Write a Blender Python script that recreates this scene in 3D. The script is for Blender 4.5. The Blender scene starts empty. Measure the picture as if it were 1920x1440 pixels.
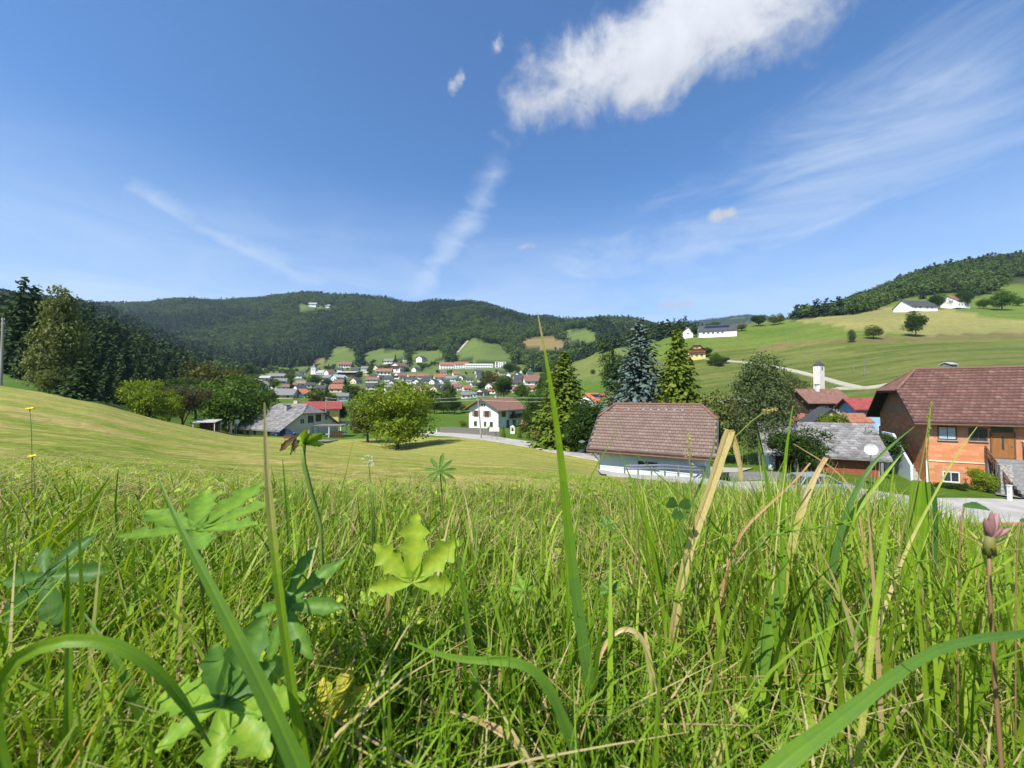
import bpy, math, random
import numpy as np
from mathutils import Vector, Matrix

# ------------------------------------------------------------------ camera, sky, sun, exposure
scene = bpy.context.scene
col = scene.collection
F, CX, CY, HOR = 721.0, 960.0, 720.0, 740.0          # photograph pixels (1920 x 1440)
PITCH = math.atan((HOR - CY) / F)
cam_d = bpy.data.cameras.new('camera'); cam = bpy.data.objects.new('camera', cam_d); col.objects.link(cam)
cam_d.sensor_width = 36.0; cam_d.lens = 36.0 * F / 1920.0
cam_d.clip_start = 0.02; cam_d.clip_end = 20000
cam.location = (0, 0, 0); cam.rotation_euler = (math.pi / 2 + PITCH, 0, 0)
cam_d.dof.use_dof = True; cam_d.dof.focus_distance = 1.6; cam_d.dof.aperture_fstop = 9.5
scene.camera = cam

SUN_AZ, SUN_EL = math.atan2(-0.62, -0.78), math.radians(50)      # azimuth from +Y towards +X
world = bpy.data.worlds.new('World'); scene.world = world; world.use_nodes = True
wn, wl = world.node_tree.nodes, world.node_tree.links
wn.clear()
def N(nodes, t, **kw):
    n = nodes.new(t)
    for k, v in kw.items(): setattr(n, k, v)
    return n
def WM(op, a, b=None, c=None, clamp=False):
    n = N(wn, 'ShaderNodeMath', operation=op, use_clamp=clamp)
    for i, v in enumerate((a, b, c)):
        if v is None: continue
        if hasattr(v, 'is_linked') or hasattr(v, 'links'): wl.new(v, n.inputs[i])
        else: n.inputs[i].default_value = v
    return n.outputs[0]
sky = N(wn, 'ShaderNodeTexSky', sky_type='NISHITA'); sky.sun_disc = False
sky.sun_elevation = SUN_EL; sky.sun_rotation = SUN_AZ
sky.altitude = 600; sky.air_density = 1.0; sky.dust_density = 0.6; sky.ozone_density = 2.2
tc = N(wn, 'ShaderNodeTexCoord'); sep = N(wn, 'ShaderNodeSeparateXYZ'); wl.new(tc.outputs['Generated'], sep.inputs[0])
az = WM('ARCTAN2', sep.outputs[0], sep.outputs[1]); el = WM('ARCSINE', sep.outputs[2])
def wnoise(scale, detail=6, rough=0.6, dist=0.0, offs=(0, 0, 0), sc=(1, 1, 1)):
    m = N(wn, 'ShaderNodeMapping'); wl.new(tc.outputs['Generated'], m.inputs[0])
    m.inputs['Location'].default_value = offs; m.inputs['Scale'].default_value = sc
    n = N(wn, 'ShaderNodeTexNoise'); wl.new(m.outputs[0], n.inputs[0])
    n.inputs['Scale'].default_value = scale; n.inputs['Detail'].default_value = detail
    n.inputs['Roughness'].default_value = rough; n.inputs['Distortion'].default_value = dist
    return n.outputs[0]
def capsule(a, b, ra, rb, ysc=1.0, warp=None, wamp=0.0):
    """distance in azimuth/elevation to a tapered streak on the sky, minus its radius"""
    x, y = az, el
    if warp is not None:
        y = WM('ADD', y, WM('MULTIPLY', WM('SUBTRACT', warp, 0.5), wamp))
    bx, by = b[0] - a[0], (b[1] - a[1]) * ysc
    px_, py_ = WM('SUBTRACT', x, a[0]), WM('MULTIPLY', WM('SUBTRACT', y, a[1]), ysc)
    l2 = bx * bx + by * by + 1e-9
    t = WM('MULTIPLY', WM('ADD', WM('MULTIPLY', px_, bx), WM('MULTIPLY', py_, by)), 1 / l2, clamp=True)
    dx = WM('SUBTRACT', px_, WM('MULTIPLY', t, bx)); dy = WM('SUBTRACT', py_, WM('MULTIPLY', t, by))
    d = WM('SQRT', WM('ADD', WM('MULTIPLY', dx, dx), WM('MULTIPLY', dy, dy)))
    return WM('SUBTRACT', d, WM('ADD', ra, WM('MULTIPLY', t, rb - ra)))
def ramp01(v, lo, hi):
    n = N(wn, 'ShaderNodeMapRange', interpolation_type='SMOOTHSTEP'); wl.new(v, n.inputs[0])
    n.inputs[1].default_value = lo; n.inputs[2].default_value = hi
    return n.outputs[0]
big, fine, soft = wnoise(7.0, 9, 0.62, 0.35), wnoise(26, 6, 0.6), wnoise(3.2, 4, 0.5)
edge = WM('ADD', WM('MULTIPLY', WM('SUBTRACT', big, 0.5), 0.26), WM('MULTIPLY', WM('SUBTRACT', fine, 0.5), 0.05))
d_big = WM('SUBTRACT', capsule((0.035, 0.655), (0.66, 0.772), 0.045, 0.118), edge)
a_big = ramp01(d_big, 0.038, -0.060)
small = None
for a, b, ra, rb, s in (((0.500, 0.3925), (0.520, 0.3925), 0.014, 0.012, 1.5), ((0.375, 0.2125), (0.435, 0.2145), 0.003, 0.0035, 1.0),
                        ((-0.155, 0.685), (-0.140, 0.700), 0.008, 0.004, 1.0), ((-0.04, 0.755), (-0.035, 0.76), 0.004, 0.004, 1.0), ((0.03, 0.37), (0.045, 0.37), 0.003, 0.003, 1.5)):
    d = WM('SUBTRACT', capsule(a, b, ra, rb, s), WM('MULTIPLY', WM('SUBTRACT', fine, 0.5), 0.07))
    r = WM('MULTIPLY', ramp01(d, 0.012, -0.012), 0.9)
    small = r if small is None else WM('MAXIMUM', small, r)
streak = wnoise(9, 5, 0.6, 0.6, sc=(1, 1, 2.4)); wisp = wnoise(3.0, 7, 0.62, 0.9, offs=(3.1, 0.4, 0), sc=(1.0, 1.0, 4.0))
cir = None
for a, b, ra, rb, k in (((-0.78, 0.368), (-0.47, 0.258), 0.008, 0.016, 0.50), ((-0.045, 0.525), (-0.115, 0.425), 0.004, 0.008, 0.42),
                        ((-0.115, 0.425), (-0.235, 0.262), 0.008, 0.030, 0.50), ((-0.40, 0.262), (-0.30, 0.225), 0.02, 0.03, 0.22)):
    d = WM('SUBTRACT', capsule(a, b, ra, rb, 1.0, soft, 0.06), WM('MULTIPLY', WM('SUBTRACT', streak, 0.5), 0.11))
    r = WM('MULTIPLY', ramp01(d, 0.050, -0.040), k)
    cir = r if cir is None else WM('MAXIMUM', cir, r)
d = WM('SUBTRACT', capsule((0.02, 0.225), (0.85, 0.43), 0.055, 0.10), WM('MULTIPLY', WM('SUBTRACT', wisp, 0.5), 0.30))
veil = WM('MULTIPLY', ramp01(d, 0.10, -0.10), WM('ADD', 0.20, WM('MULTIPLY', ramp01(wisp, 0.22, 0.86), 0.36)))
low = WM('MULTIPLY', ramp01(el, 0.52, 0.10), WM('ADD', 0.40, WM('MULTIPLY', ramp01(wisp, 0.34, 0.75), 0.32)))
thin = WM('MAXIMUM', WM('MAXIMUM', cir, veil), low)
lit = WM('ADD', 4.7, WM('MULTIPLY', ramp01(WM('ADD', d_big, WM('MULTIPLY', WM('SUBTRACT', el, 0.70), -0.55)), 0.06, -0.16), 1.9))
lit = WM('ADD', lit, WM('MULTIPLY', WM('SUBTRACT', fine, 0.5), 0.9))
ccol = N(wn, 'ShaderNodeMix', data_type='RGBA', blend_type='MULTIPLY'); ccol.inputs[0].default_value = 1.0
ccol.inputs[6].default_value = (0.95, 0.98, 1.06, 1); cx_ = N(wn, 'ShaderNodeCombineXYZ')
for i in range(3): wl.new(lit, cx_.inputs[i])
wl.new(cx_.outputs[0], ccol.inputs[7])
grade = N(wn, 'ShaderNodeMix', data_type='RGBA', blend_type='MULTIPLY'); grade.inputs[0].default_value = 1.0
grade.inputs[7].default_value = (0.63, 1.06, 1.42, 1); wl.new(sky.outputs[0], grade.inputs[6])
m1 = N(wn, 'ShaderNodeMix', data_type='RGBA'); wl.new(thin, m1.inputs[0]); wl.new(grade.outputs[2], m1.inputs[6]); m1.inputs[7].default_value = (5.9, 6.6, 7.5, 1)
m2 = N(wn, 'ShaderNodeMix', data_type='RGBA'); wl.new(WM('MAXIMUM', a_big, small), m2.inputs[0]); wl.new(m1.outputs[2], m2.inputs[6]); wl.new(ccol.outputs[2], m2.inputs[7])
bg = N(wn, 'ShaderNodeBackground'); bg.inputs[1].default_value = 0.084; wl.new(m2.outputs[2], bg.inputs[0])
wo = N(wn, 'ShaderNodeOutputWorld'); wl.new(bg.outputs[0], wo.inputs[0])
world.cycles.sampling_method = 'MANUAL'; world.cycles.sample_map_resolution = 512

sun_d = bpy.data.lights.new('sun', 'SUN'); sun_d.energy = 5.0; sun_d.angle = math.radians(0.53); sun_d.color = (1.0, 0.955, 0.87)
sun = bpy.data.objects.new('sun', sun_d); col.objects.link(sun)
sdir = Vector((math.sin(SUN_AZ) * math.cos(SUN_EL), math.cos(SUN_AZ) * math.cos(SUN_EL), math.sin(SUN_EL)))
sun.rotation_euler = sdir.to_track_quat('Z', 'Y').to_euler(); sun.location = (-40, -40, 60)
vs = scene.view_settings
vs.view_transform = 'Standard'; vs.look = 'None'; vs.gamma = 1.0; vs.use_curve_mapping = False; vs.exposure = 0.76
cy = scene.cycles
cy.max_bounces = 6; cy.diffuse_bounces = 3; cy.glossy_bounces = 2; cy.transmission_bounces = 4; cy.transparent_max_bounces = 6
cy.use_denoising = True; cy.caustics_reflective = False; cy.caustics_refractive = False; cy.sample_clamp_indirect = 6.0

rng = np.random.default_rng(7); random.seed(7)

# ------------------------------------------------------------------ materials
MATS = {}
def mat(name, c, rough=0.8, c2=None, scale=3.0, detail=5, bump=0.0, bscale=None, metal=0.0, spec=0.3, vec='Object', sc=(1, 1, 1), lo=0.35, hi=0.65, rnd=0.0):
    """plain surface: two colours mixed by noise, optional fine relief"""
    if name in MATS: return MATS[name]
    m = bpy.data.materials.new(name); m.use_nodes = True; n, l = m.node_tree.nodes, m.node_tree.links
    b = n['Principled BSDF']; b.inputs['Roughness'].default_value = rough; b.inputs['Metallic'].default_value = metal
    b.inputs['Specular IOR Level'].default_value = spec
    t = N(n, 'ShaderNodeTexCoord'); mp = N(n, 'ShaderNodeMapping'); l.new(t.outputs[vec], mp.inputs[0]); mp.inputs['Scale'].default_value = sc
    nz = N(n, 'ShaderNodeTexNoise'); l.new(mp.outputs[0], nz.inputs[0]); nz.inputs['Scale'].default_value = scale; nz.inputs['Detail'].default_value = detail
    mr = N(n, 'ShaderNodeMapRange'); l.new(nz.outputs[0], mr.inputs[0]); mr.inputs[1].default_value = lo; mr.inputs[2].default_value = hi
    mx = N(n, 'ShaderNodeMix', data_type='RGBA'); l.new(mr.outputs[0], mx.inputs[0])
    mx.inputs[6].default_value = (*c, 1); mx.inputs[7].default_value = (*(c2 or tuple(v * 0.78 for v in c)), 1)
    out = mx.outputs[2]
    if rnd:
        oi = N(n, 'ShaderNodeObjectInfo'); hs = N(n, 'ShaderNodeHueSaturation'); m2 = N(n, 'ShaderNodeMapRange')
        l.new(oi.outputs['Random'], m2.inputs[0]); m2.inputs[3].default_value = 1 - rnd; m2.inputs[4].default_value = 1 + rnd
        l.new(m2.outputs[0], hs.inputs['Value']); l.new(out, hs.inputs['Color']); out = hs.outputs[0]
    l.new(out, b.inputs['Base Color'])
    if bump:
        nb = N(n, 'ShaderNodeTexNoise'); l.new(mp.outputs[0], nb.inputs[0]); nb.inputs['Scale'].default_value = bscale or scale * 6
        bp = N(n, 'ShaderNodeBump'); bp.inputs['Strength'].default_value = bump; bp.inputs['Distance'].default_value = 0.02
        l.new(nb.outputs[0], bp.inputs['Height']); l.new(bp.outputs[0], b.inputs['Normal'])
    MATS[name] = m
    return m
def leaf_mat(name, stops, transl=0.35, rough=0.55, rnd=0.12, attr='tint', spec=0.15, noise=0.0, nscale=40.0):
    """foliage: colour ramp over a per-leaf random value, part of the light goes through the leaf"""
    if name in MATS: return MATS[name]
    m = bpy.data.materials.new(name); m.use_nodes = True; n, l = m.node_tree.nodes, m.node_tree.links
    b = n['Principled BSDF']; b.inputs['Roughness'].default_value = rough; b.inputs['Specular IOR Level'].default_value = spec
    at = N(n, 'ShaderNodeAttribute', attribute_name=attr); r = N(n, 'ShaderNodeValToRGB')
    v = at.outputs['Fac']
    if noise:
        t = N(n, 'ShaderNodeTexCoord'); nz = N(n, 'ShaderNodeTexNoise'); l.new(t.outputs['Object'], nz.inputs[0]); nz.inputs['Scale'].default_value = nscale; nz.inputs['Detail'].default_value = 4
        ma = N(n, 'ShaderNodeMath', operation='MULTIPLY_ADD'); l.new(nz.outputs[0], ma.inputs[0]); ma.inputs[1].default_value = noise; l.new(v, ma.inputs[2])
        sb = N(n, 'ShaderNodeMath', operation='SUBTRACT', use_clamp=True); l.new(ma.outputs[0], sb.inputs[0]); sb.inputs[1].default_value = noise * 0.5; v = sb.outputs[0]
    l.new(v, r.inputs[0])
    while len(r.color_ramp.elements) < len(stops): r.color_ramp.elements.new(0.5)
    for e, (p, c) in zip(r.color_ramp.elements, stops): e.position = p; e.color = (*c, 1)
    oi = N(n, 'ShaderNodeObjectInfo'); hs = N(n, 'ShaderNodeHueSaturation'); mr = N(n, 'ShaderNodeMapRange')
    l.new(oi.outputs['Random'], mr.inputs[0]); mr.inputs[3].default_value = 1 - rnd; mr.inputs[4].default_value = 1 + rnd
    l.new(mr.outputs[0], hs.inputs['Value']); l.new(r.outputs[0], hs.inputs['Color']); l.new(hs.outputs[0], b.inputs['Base Color'])
    tr = N(n, 'ShaderNodeBsdfTranslucent'); br = N(n, 'ShaderNodeMix', data_type='RGBA', blend_type='MULTIPLY'); br.inputs[0].default_value = 1.0
    l.new(hs.outputs[0], br.inputs[6]); br.inputs[7].default_value = (1.35, 1.25, 0.40, 1); l.new(br.outputs[2], tr.inputs[0])
    mx = N(n, 'ShaderNodeMixShader'); mx.inputs[0].default_value = transl; l.new(b.outputs[0], mx.inputs[1]); l.new(tr.outputs[0], mx.inputs[2])
    l.new(mx.outputs[0], n['Material Output'].inputs[0])
    MATS[name] = m
    return m

# ------------------------------------------------------------------ mesh helpers
def link(name, me, parent=None, loc=None, rz=0.0):
    o = bpy.data.objects.new(name, me); col.objects.link(o)
    if parent is not None: o.parent = parent
    if loc is not None: o.location = loc
    if rz: o.rotation_euler = (0, 0, rz)
    return o
def tag(o, label=None, cat=None, group=None, kind=None):
    if label: o['label'] = label
    if cat: o['category'] = cat
    if group: o['group'] = group
    if kind: o['kind'] = kind
    return o
def thing(name, label, cat, loc, rz=0.0, group=None):
    o = bpy.data.objects.new(name, None); o.empty_display_size = 0.3; col.objects.link(o); o.location = loc; o.rotation_euler = (0, 0, rz)
    return tag(o, label, cat, group)
def children(o): return [c for c in col.objects if c.parent is o]
def np_mesh(name, v, faces, material=None, tint=None, smooth=False):
    """v (n,3); faces list of int arrays (k, corners)"""
    me = bpy.data.meshes.new(name)
    loops = np.concatenate([f.ravel() for f in faces]).astype(np.int32)
    sizes = np.concatenate([np.full(len(f), f.shape[1], np.int32) for f in faces])
    starts = np.concatenate([[0], np.cumsum(sizes)[:-1]]).astype(np.int32)
    me.vertices.add(len(v)); me.vertices.foreach_set('co', np.ascontiguousarray(v, np.float32).ravel())
    me.loops.add(len(loops)); me.loops.foreach_set('vertex_index', loops)
    me.polygons.add(len(sizes)); me.polygons.foreach_set('loop_start', starts)
    try: me.polygons.foreach_set('loop_total', sizes)
    except Exception: pass
    me.polygons.foreach_set('use_smooth', np.full(len(sizes), bool(smooth)))
    if tint is not None:
        a = me.attributes.new('tint', 'FLOAT', 'FACE'); a.data.foreach_set('value', np.ascontiguousarray(tint, np.float32))
    me.update(calc_edges=True)
    if material: me.materials.append(material)
    return me
class MB:
    """collects faces of one part"""
    def __init__(s): s.v, s.f = [], []
    def add(s, v, f):
        k = len(s.v); s.v += [tuple(p) for p in v]; s.f += [tuple(i + k for i in q) for q in f]; return s
    def box(s, x0, x1, y0, y1, z0, z1, M=None):
        v = [(x, y, z) for z in (z0, z1) for y in (y0, y1) for x in (x0, x1)]
        if M is not None: v = [M @ Vector(p) for p in v]
        return s.add(v, [(0, 2, 3, 1), (4, 5, 7, 6), (0, 1, 5, 4), (2, 6, 7, 3), (0, 4, 6, 2), (1, 3, 7, 5)])
    def slab(s, pts, t):
        """flat polygon given thickness t straight down"""
        n = len(pts); top = [Vector(p) for p in pts]; bot = [p - Vector((0, 0, t)) for p in top]
        return s.add(top + bot, [tuple(range(n)), tuple(range(2 * n - 1, n - 1, -1))] + [(i, i + n, (i + 1) % n + n, (i + 1) % n) for i in range(n)])
    def tube(s, pts, radii, n=6, caps=True):
        pts = [Vector(p) for p in pts]
        if not hasattr(radii, '__len__'): radii = [radii] * len(pts)
        k = len(s.v)
        for i, p in enumerate(pts):
            d = (pts[min(i + 1, len(pts) - 1)] - pts[max(i - 1, 0)]).normalized()
            a = d.orthogonal().normalized() if abs(d.z) < 0.99 else Vector((1, 0, 0)); a = (Vector((0, 0, 1)).cross(d)).normalized() if abs(d.z) < 0.99 else a
            b = d.cross(a)
            for j in range(n):
                q = 2 * math.pi * j / n; s.v.append(tuple(p + (a * math.cos(q) + b * math.sin(q)) * radii[i]))
        for i in range(len(pts) - 1):
            for j in range(n):
                s.f.append((k + i * n + j, k + i * n + (j + 1) % n, k + (i + 1) * n + (j + 1) % n, k + (i + 1) * n + j))
        if caps:
            s.f.append(tuple(k + j for j in range(n - 1, -1, -1))); e = k + (len(pts) - 1) * n; s.f.append(tuple(e + j for j in range(n)))
        return s
    def lathe(s, prof, c=(0, 0, 0), n=12):
        k = len(s.v)
        for r, z in prof:
            for j in range(n):
                q = 2 * math.pi * j / n; s.v.append((c[0] + r * math.cos(q), c[1] + r * math.sin(q), c[2] + z))
        for i in range(len(prof) - 1):
            for j in range(n): s.f.append((k + i * n + j, k + i * n + (j + 1) % n, k + (i + 1) * n + (j + 1) % n, k + (i + 1) * n + j))
        s.f.append(tuple(k + j for j in range(n - 1, -1, -1))); e = k + (len(prof) - 1) * n; s.f.append(tuple(e + j for j in range(n)))
        return s
    def mesh(s, name, m=None, smooth=False):
        me = bpy.data.meshes.new(name); me.from_pydata(s.v, [], s.f); me.update()
        if m: me.materials.append(m)
        me.polygons.foreach_set('use_smooth', np.full(len(me.polygons), bool(smooth)))
        return me
    def build(s, name, m, parent=None, loc=None, rz=0.0, smooth=False): return link(name, s.mesh(name, m, smooth), parent, loc, rz)

# ------------------------------------------------------------------ terrain: profiles of (distance forward, picture row) per picture column
def tz(py):                                      # height per metre forward of a picture row
    dy = (CY - py) / F; return (math.sin(PITCH) + math.cos(PITCH) * dy) / (math.cos(PITCH) - math.sin(PITCH) * dy)
def ux(px): return (px - CX) / F
PROF = {
 -300: [(8, 770), (20, 735), (40, 715), (60, 700), (90, 672), (150, 640), (260, 590), (420, 560), (700, 575), (1500, 560)],
 0:   [(1.6, 890), (4, 815), (10, 768), (20, 747), (40, 730), (56, 722), (62, 719), (75, 700), (95, 682), (150, 650), (250, 610), (420, 585), (700, 590), (1400, 590)],
 100: [(1.8, 890), (4, 825), (10, 782), (20, 760), (40, 744), (52, 739), (60, 739), (80, 722), (110, 700), (160, 665), (250, 625), (420, 600), (700, 598), (1400, 588)],
 190: [(2, 893), (4, 836), (10, 793), (20, 773), (36, 760), (46, 757), (54, 760), (75, 752), (100, 735), (150, 705), (240, 660), (380, 628), (600, 615), (900, 610), (1400, 586), (1900, 600)],
 300: [(2.2, 895), (4, 851), (10, 815), (20, 799), (40, 789), (55, 788), (66, 792), (85, 786), (120, 766), (170, 738), (250, 705), (400, 678), (700, 655), (1000, 625), (1400, 577), (1900, 595)],
 400: [(2.4, 898), (4, 862), (10, 829), (20, 818), (40, 810), (66, 808), (80, 806), (110, 786), (150, 768), (220, 742), (320, 718), (480, 700), (650, 692), (800, 672), (1050, 630), (1400, 575), (1900, 592)],
 450: [(2.6, 899), (4, 866), (10, 837), (20, 827), (45, 820), (70, 819), (85, 816), (110, 795), (150, 772), (200, 753), (300, 726), (430, 709), (600, 698), (720, 690), (830, 674), (1100, 624), (1400, 574), (1900, 590)],
 560: [(2.8, 899), (4, 870), (10, 845), (20, 837), (45, 828), (66, 824), (85, 815), (110, 794), (150, 770), (200, 751), (300, 727), (430, 711), (600, 698), (720, 688), (830, 672), (1100, 614), (1400, 556), (1900, 590)],
 620: [(3, 899), (4, 874), (10, 852), (20, 845), (45, 837), (66, 831), (85, 818), (110, 796), (150, 771), (200, 752), (300, 728), (430, 711), (600, 698), (700, 687), (800, 674), (1100, 616), (1400, 564), (1900, 590)],
 740: [(3.2, 898), (4, 880), (10, 860), (20, 853), (45, 846), (66, 841), (85, 818), (110, 800), (150, 776), (200, 755), (300, 728), (430, 711), (560, 701), (660, 689), (760, 672), (1050, 620), (1400, 576), (1900, 590)],
 820: [(3.4, 898), (4, 884), (10, 866), (20, 859), (45, 848), (66, 832), (85, 817), (110, 801), (150, 778), (200, 756), (280, 734), (400, 714), (520, 701), (620, 692), (740, 670), (1050, 615), (1400, 571), (1900, 590)],
 900: [(3.6, 896), (4, 887), (10, 868), (20, 861), (45, 849), (64, 832), (82, 817), (105, 801), (150, 775), (190, 754), (260, 736), (360, 719), (480, 703), (600, 694), (680, 672), (800, 635), (1050, 605), (1400, 572), (1900, 590)],
 960: [(3.8, 893), (5, 884), (10, 870), (20, 863), (45, 850), (62, 836), (80, 821), (105, 800), (150, 772), (200, 750), (260, 734), (340, 720), (440, 706), (560, 696), (680, 676), (850, 645), (1100, 612), (1400, 594), (1900, 605)],
 1050:[(4, 900), (10, 881), (20, 877), (40, 866), (54, 850), (70, 832), (100, 802), (150, 770), (210, 742), (280, 718), (360, 708), (450, 700), (600, 688), (800, 655), (1100, 622), (1300, 614), (1900, 625)],
 1120:[(4, 905), (10, 890), (20, 892), (34, 884), (44, 868), (52, 855), (70, 835), (100, 802), (150, 762), (210, 726), (280, 696), (360, 672), (410, 658), (470, 664), (600, 660), (800, 640), (1000, 618), (1250, 605), (1900, 630)],
 1180:[(4, 915), (10, 900), (20, 897), (25, 896), (30, 905), (38, 890), (50, 861), (70, 833), (100, 800), (150, 755), (210, 715), (280, 682), (360, 655), (430, 648), (600, 655), (900, 640), (1300, 612), (1900, 640)],
 1260:[(4, 925), (10, 907), (20, 903), (24.5, 903), (27, 897), (30.5, 928), (38, 895), (50, 862), (70, 828), (100, 785), (140, 745), (190, 705), (240, 670), (290, 640), (330, 630), (450, 640), (800, 640), (1300, 628), (2000, 640), (3400, 612), (4200, 620)],
 1340:[(4, 935), (10, 918), (20, 912), (24.5, 912), (27, 900), (30.5, 925), (38, 890), (50, 858), (70, 820), (100, 775), (140, 733), (190, 692), (240, 655), (285, 627), (310, 622), (420, 640), (1000, 640), (2000, 632), (3400, 602), (4200, 612)],
 1420:[(4, 948), (10, 933), (18, 930), (23, 934), (28, 906), (34, 889), (42, 871), (60, 828), (90, 776), (120, 742), (160, 705), (210, 668), (260, 632), (300, 610), (330, 604), (420, 625), (1000, 630), (2000, 625), (3400, 596), (4200, 608)],
 1500:[(4, 962), (10, 948), (18, 945), (23, 944), (28, 914), (34, 891), (42, 868), (60, 820), (80, 776), (105, 745), (140, 710), (180, 676), (220, 648), (260, 618), (300, 602), (335, 596), (420, 604), (900, 622), (2000, 622), (3400, 604), (4200, 612)],
 1600:[(4, 985), (10, 975), (18, 972), (23, 962), (28, 924), (34, 897), (42, 868), (60, 812), (80, 768), (100, 740), (130, 708), (170, 672), (210, 637), (250, 607), (290, 592), (330, 588), (400, 582), (480, 572), (560, 570), (900, 610)],
 1735:[(3, 1022), (10, 1008), (20, 1001), (23.5, 985), (29.5, 936), (34, 905), (45, 864), (60, 805), (80, 752), (100, 715), (130, 684), (170, 655), (210, 631), (250, 603), (285, 584), (320, 574), (400, 550), (480, 527), (540, 518), (700, 540)],
 1830:[(3, 1040), (10, 1018), (20, 1006), (23.5, 986), (29.5, 936), (34, 905), (45, 862), (60, 800), (80, 740), (100, 703), (130, 675), (170, 650), (210, 630), (250, 605), (285, 585), (320, 574), (380, 550), (450, 520), (520, 497), (700, 520)],
 1920:[(3, 1050), (10, 1025), (20, 1010), (23.5, 988), (29.5, 937), (34, 905), (45, 862), (60, 795), (80, 730), (100, 695), (130, 670), (170, 648), (210, 628), (250, 602), (285, 583), (320, 568), (380, 535), (450, 505), (520, 482), (700, 500)],
 2250:[(3, 1080), (10, 1040), (23.5, 990), (34, 905), (60, 790), (100, 690), (170, 645), (250, 595), (320, 555), (450, 485), (520, 465), (700, 480)],
}
NR, RMIN, RMAX = 270, 0.06, 5200.0
RG = RMIN * (RMAX / RMIN) ** (np.arange(NR) / (NR - 1)); LG0, LGS = math.log(RMIN), math.log(RMAX / RMIN) / (NR - 1)
th_front = np.linspace(-63, 63, 381); th_back = np.linspace(63, 297, 61)[1:-1]
TH = np.radians(np.concatenate([th_front, th_back])); NT = len(TH)
def plane(x, y): return -0.33 - 0.117 * y - np.where(x < 0, 0.09, 0.135) * x
cols_th, tabs = [], []
for px, kn in sorted(PROF.items()):
    th = math.atan(ux(px)); u = ux(px)
    ys = [0.02, 0.3, 0.6, 1.0] + [k[0] for k in kn if k[0] > 1.3]
    zs = [float(plane(u * y, y)) for y in ys[:4]] + [k[0] * tz(k[1]) for k in kn if k[0] > 1.3]
    r = np.array(ys) / math.cos(th)
    ys.append(6000); r = np.append(r, 8000.0); zs.append(zs[-1] - 60)
    # monotone (Fritsch-Carlson) cubic in log r
    lx = np.log(r); z = np.array(zs); h = np.diff(lx); dl = np.diff(z) / h; m = np.zeros(len(z)); m[1:-1] = np.where(dl[:-1] * dl[1:] > 0, 2 * dl[:-1] * dl[1:] / (dl[:-1] + dl[1:] + 1e-12), 0); m[0], m[-1] = dl[0], dl[-1]
    q = np.log(RG); i = np.clip(np.searchsorted(lx, q) - 1, 0, len(h) - 1); t = np.clip((q - lx[i]) / h[i], 0, 1)
    tabs.append((2*t**3-3*t**2+1)*z[i] + (t**3-2*t**2+t)*h[i]*m[i] + (-2*t**3+3*t**2)*z[i+1] + (t**3-t**2)*h[i]*m[i+1]); cols_th.append(th)
cols_th = np.array(cols_th); tabs = np.array(tabs)
ZT = np.zeros((NT, NR))
for j in range(NR): ZT[:, j] = np.interp(np.clip(TH, cols_th[0], cols_th[-1]), cols_th, tabs[:, j])
for i in range(NT):                              # behind the camera: the meadow slope goes on, easing off
    d = math.degrees(TH[i])
    if d > 63.01:
        x, y = RG * math.sin(TH[i]), RG * math.cos(TH[i]); p = plane(x, y); p = 18 * np.tanh(p / 18)
        w = min(1.0, (d - 63) / 30, (297 - d) / 30); e = ZT[380] if d < 180 else ZT[0]
        e = np.where(RG > 60, 18 * np.tanh(e / 18), e); ZT[i] = e * (1 - w) + p * w
k = np.exp(-0.5 * (np.arange(-5, 6) / 2.0) ** 2); k /= k.sum()
ZT = sum(k[a + 5] * np.roll(ZT, a, axis=0) for a in range(-5, 6))
def vnoise(x, y, s, seed=0):
    r = np.random.default_rng(seed); g = r.random((64, 64)); x, y = x / s, y / s
    i, j = np.floor(x).astype(int), np.floor(y).astype(int); fx, fy = x - i, y - j; fx, fy = fx*fx*(3-2*fx), fy*fy*(3-2*fy)
    G = lambda a, b: g[a % 64, b % 64]
    return (G(i, j)*(1-fx)+G(i+1, j)*fx)*(1-fy) + (G(i, j+1)*(1-fx)+G(i+1, j+1)*fx)*fy - 0.5
X_, Y_ = RG[None] * np.sin(TH)[:, None], RG[None] * np.cos(TH)[:, None]
wfar = np.clip((RG - 650) / 300, 0, 1)[None]; wmid = np.clip((RG - 3) / 10, 0, 1)[None] * np.clip((120 - RG) / 60, 0, 1)[None]
ZT += wfar * (vnoise(X_, Y_, 190, 1) * 46 + vnoise(X_, Y_, 70, 2) * 14) + wmid * vnoise(X_, Y_, 4.0, 3) * 0.10 + vnoise(X_, Y_, 0.5, 4) * 0.03
TH_E = np.append(TH, TH[0] + 2 * math.pi); ZT_E = np.vstack([ZT, ZT[:1]])
def H(x, y):
    x, y = np.atleast_1d(np.asarray(x, float)), np.atleast_1d(np.asarray(y, float))
    r = np.maximum(np.hypot(x, y), RMIN); th = np.arctan2(x, y); th = np.where(th < TH[0], th + 2 * math.pi, th)
    fi = np.interp(th, TH_E, np.arange(NT + 1)); fj = np.clip((np.log(r) - LG0) / LGS, 0, NR - 1.001)
    i = np.minimum(fi.astype(int), NT - 1); j = fj.astype(int); a, b = fi - i, fj - j
    return (ZT_E[i, j]*(1-b)+ZT_E[i, j+1]*b)*(1-a) + (ZT_E[i+1, j]*(1-b)+ZT_E[i+1, j+1]*b)*a
def h1(x, y): return float(H(x, y)[0])
def at(px, d):                                   # point on the ground in a picture column, d metres forward
    x = ux(px) * d; return Vector((x, d, h1(x, d)))
def pt(px, py, d): return Vector((ux(px) * d, d, tz(py) * d))
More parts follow.
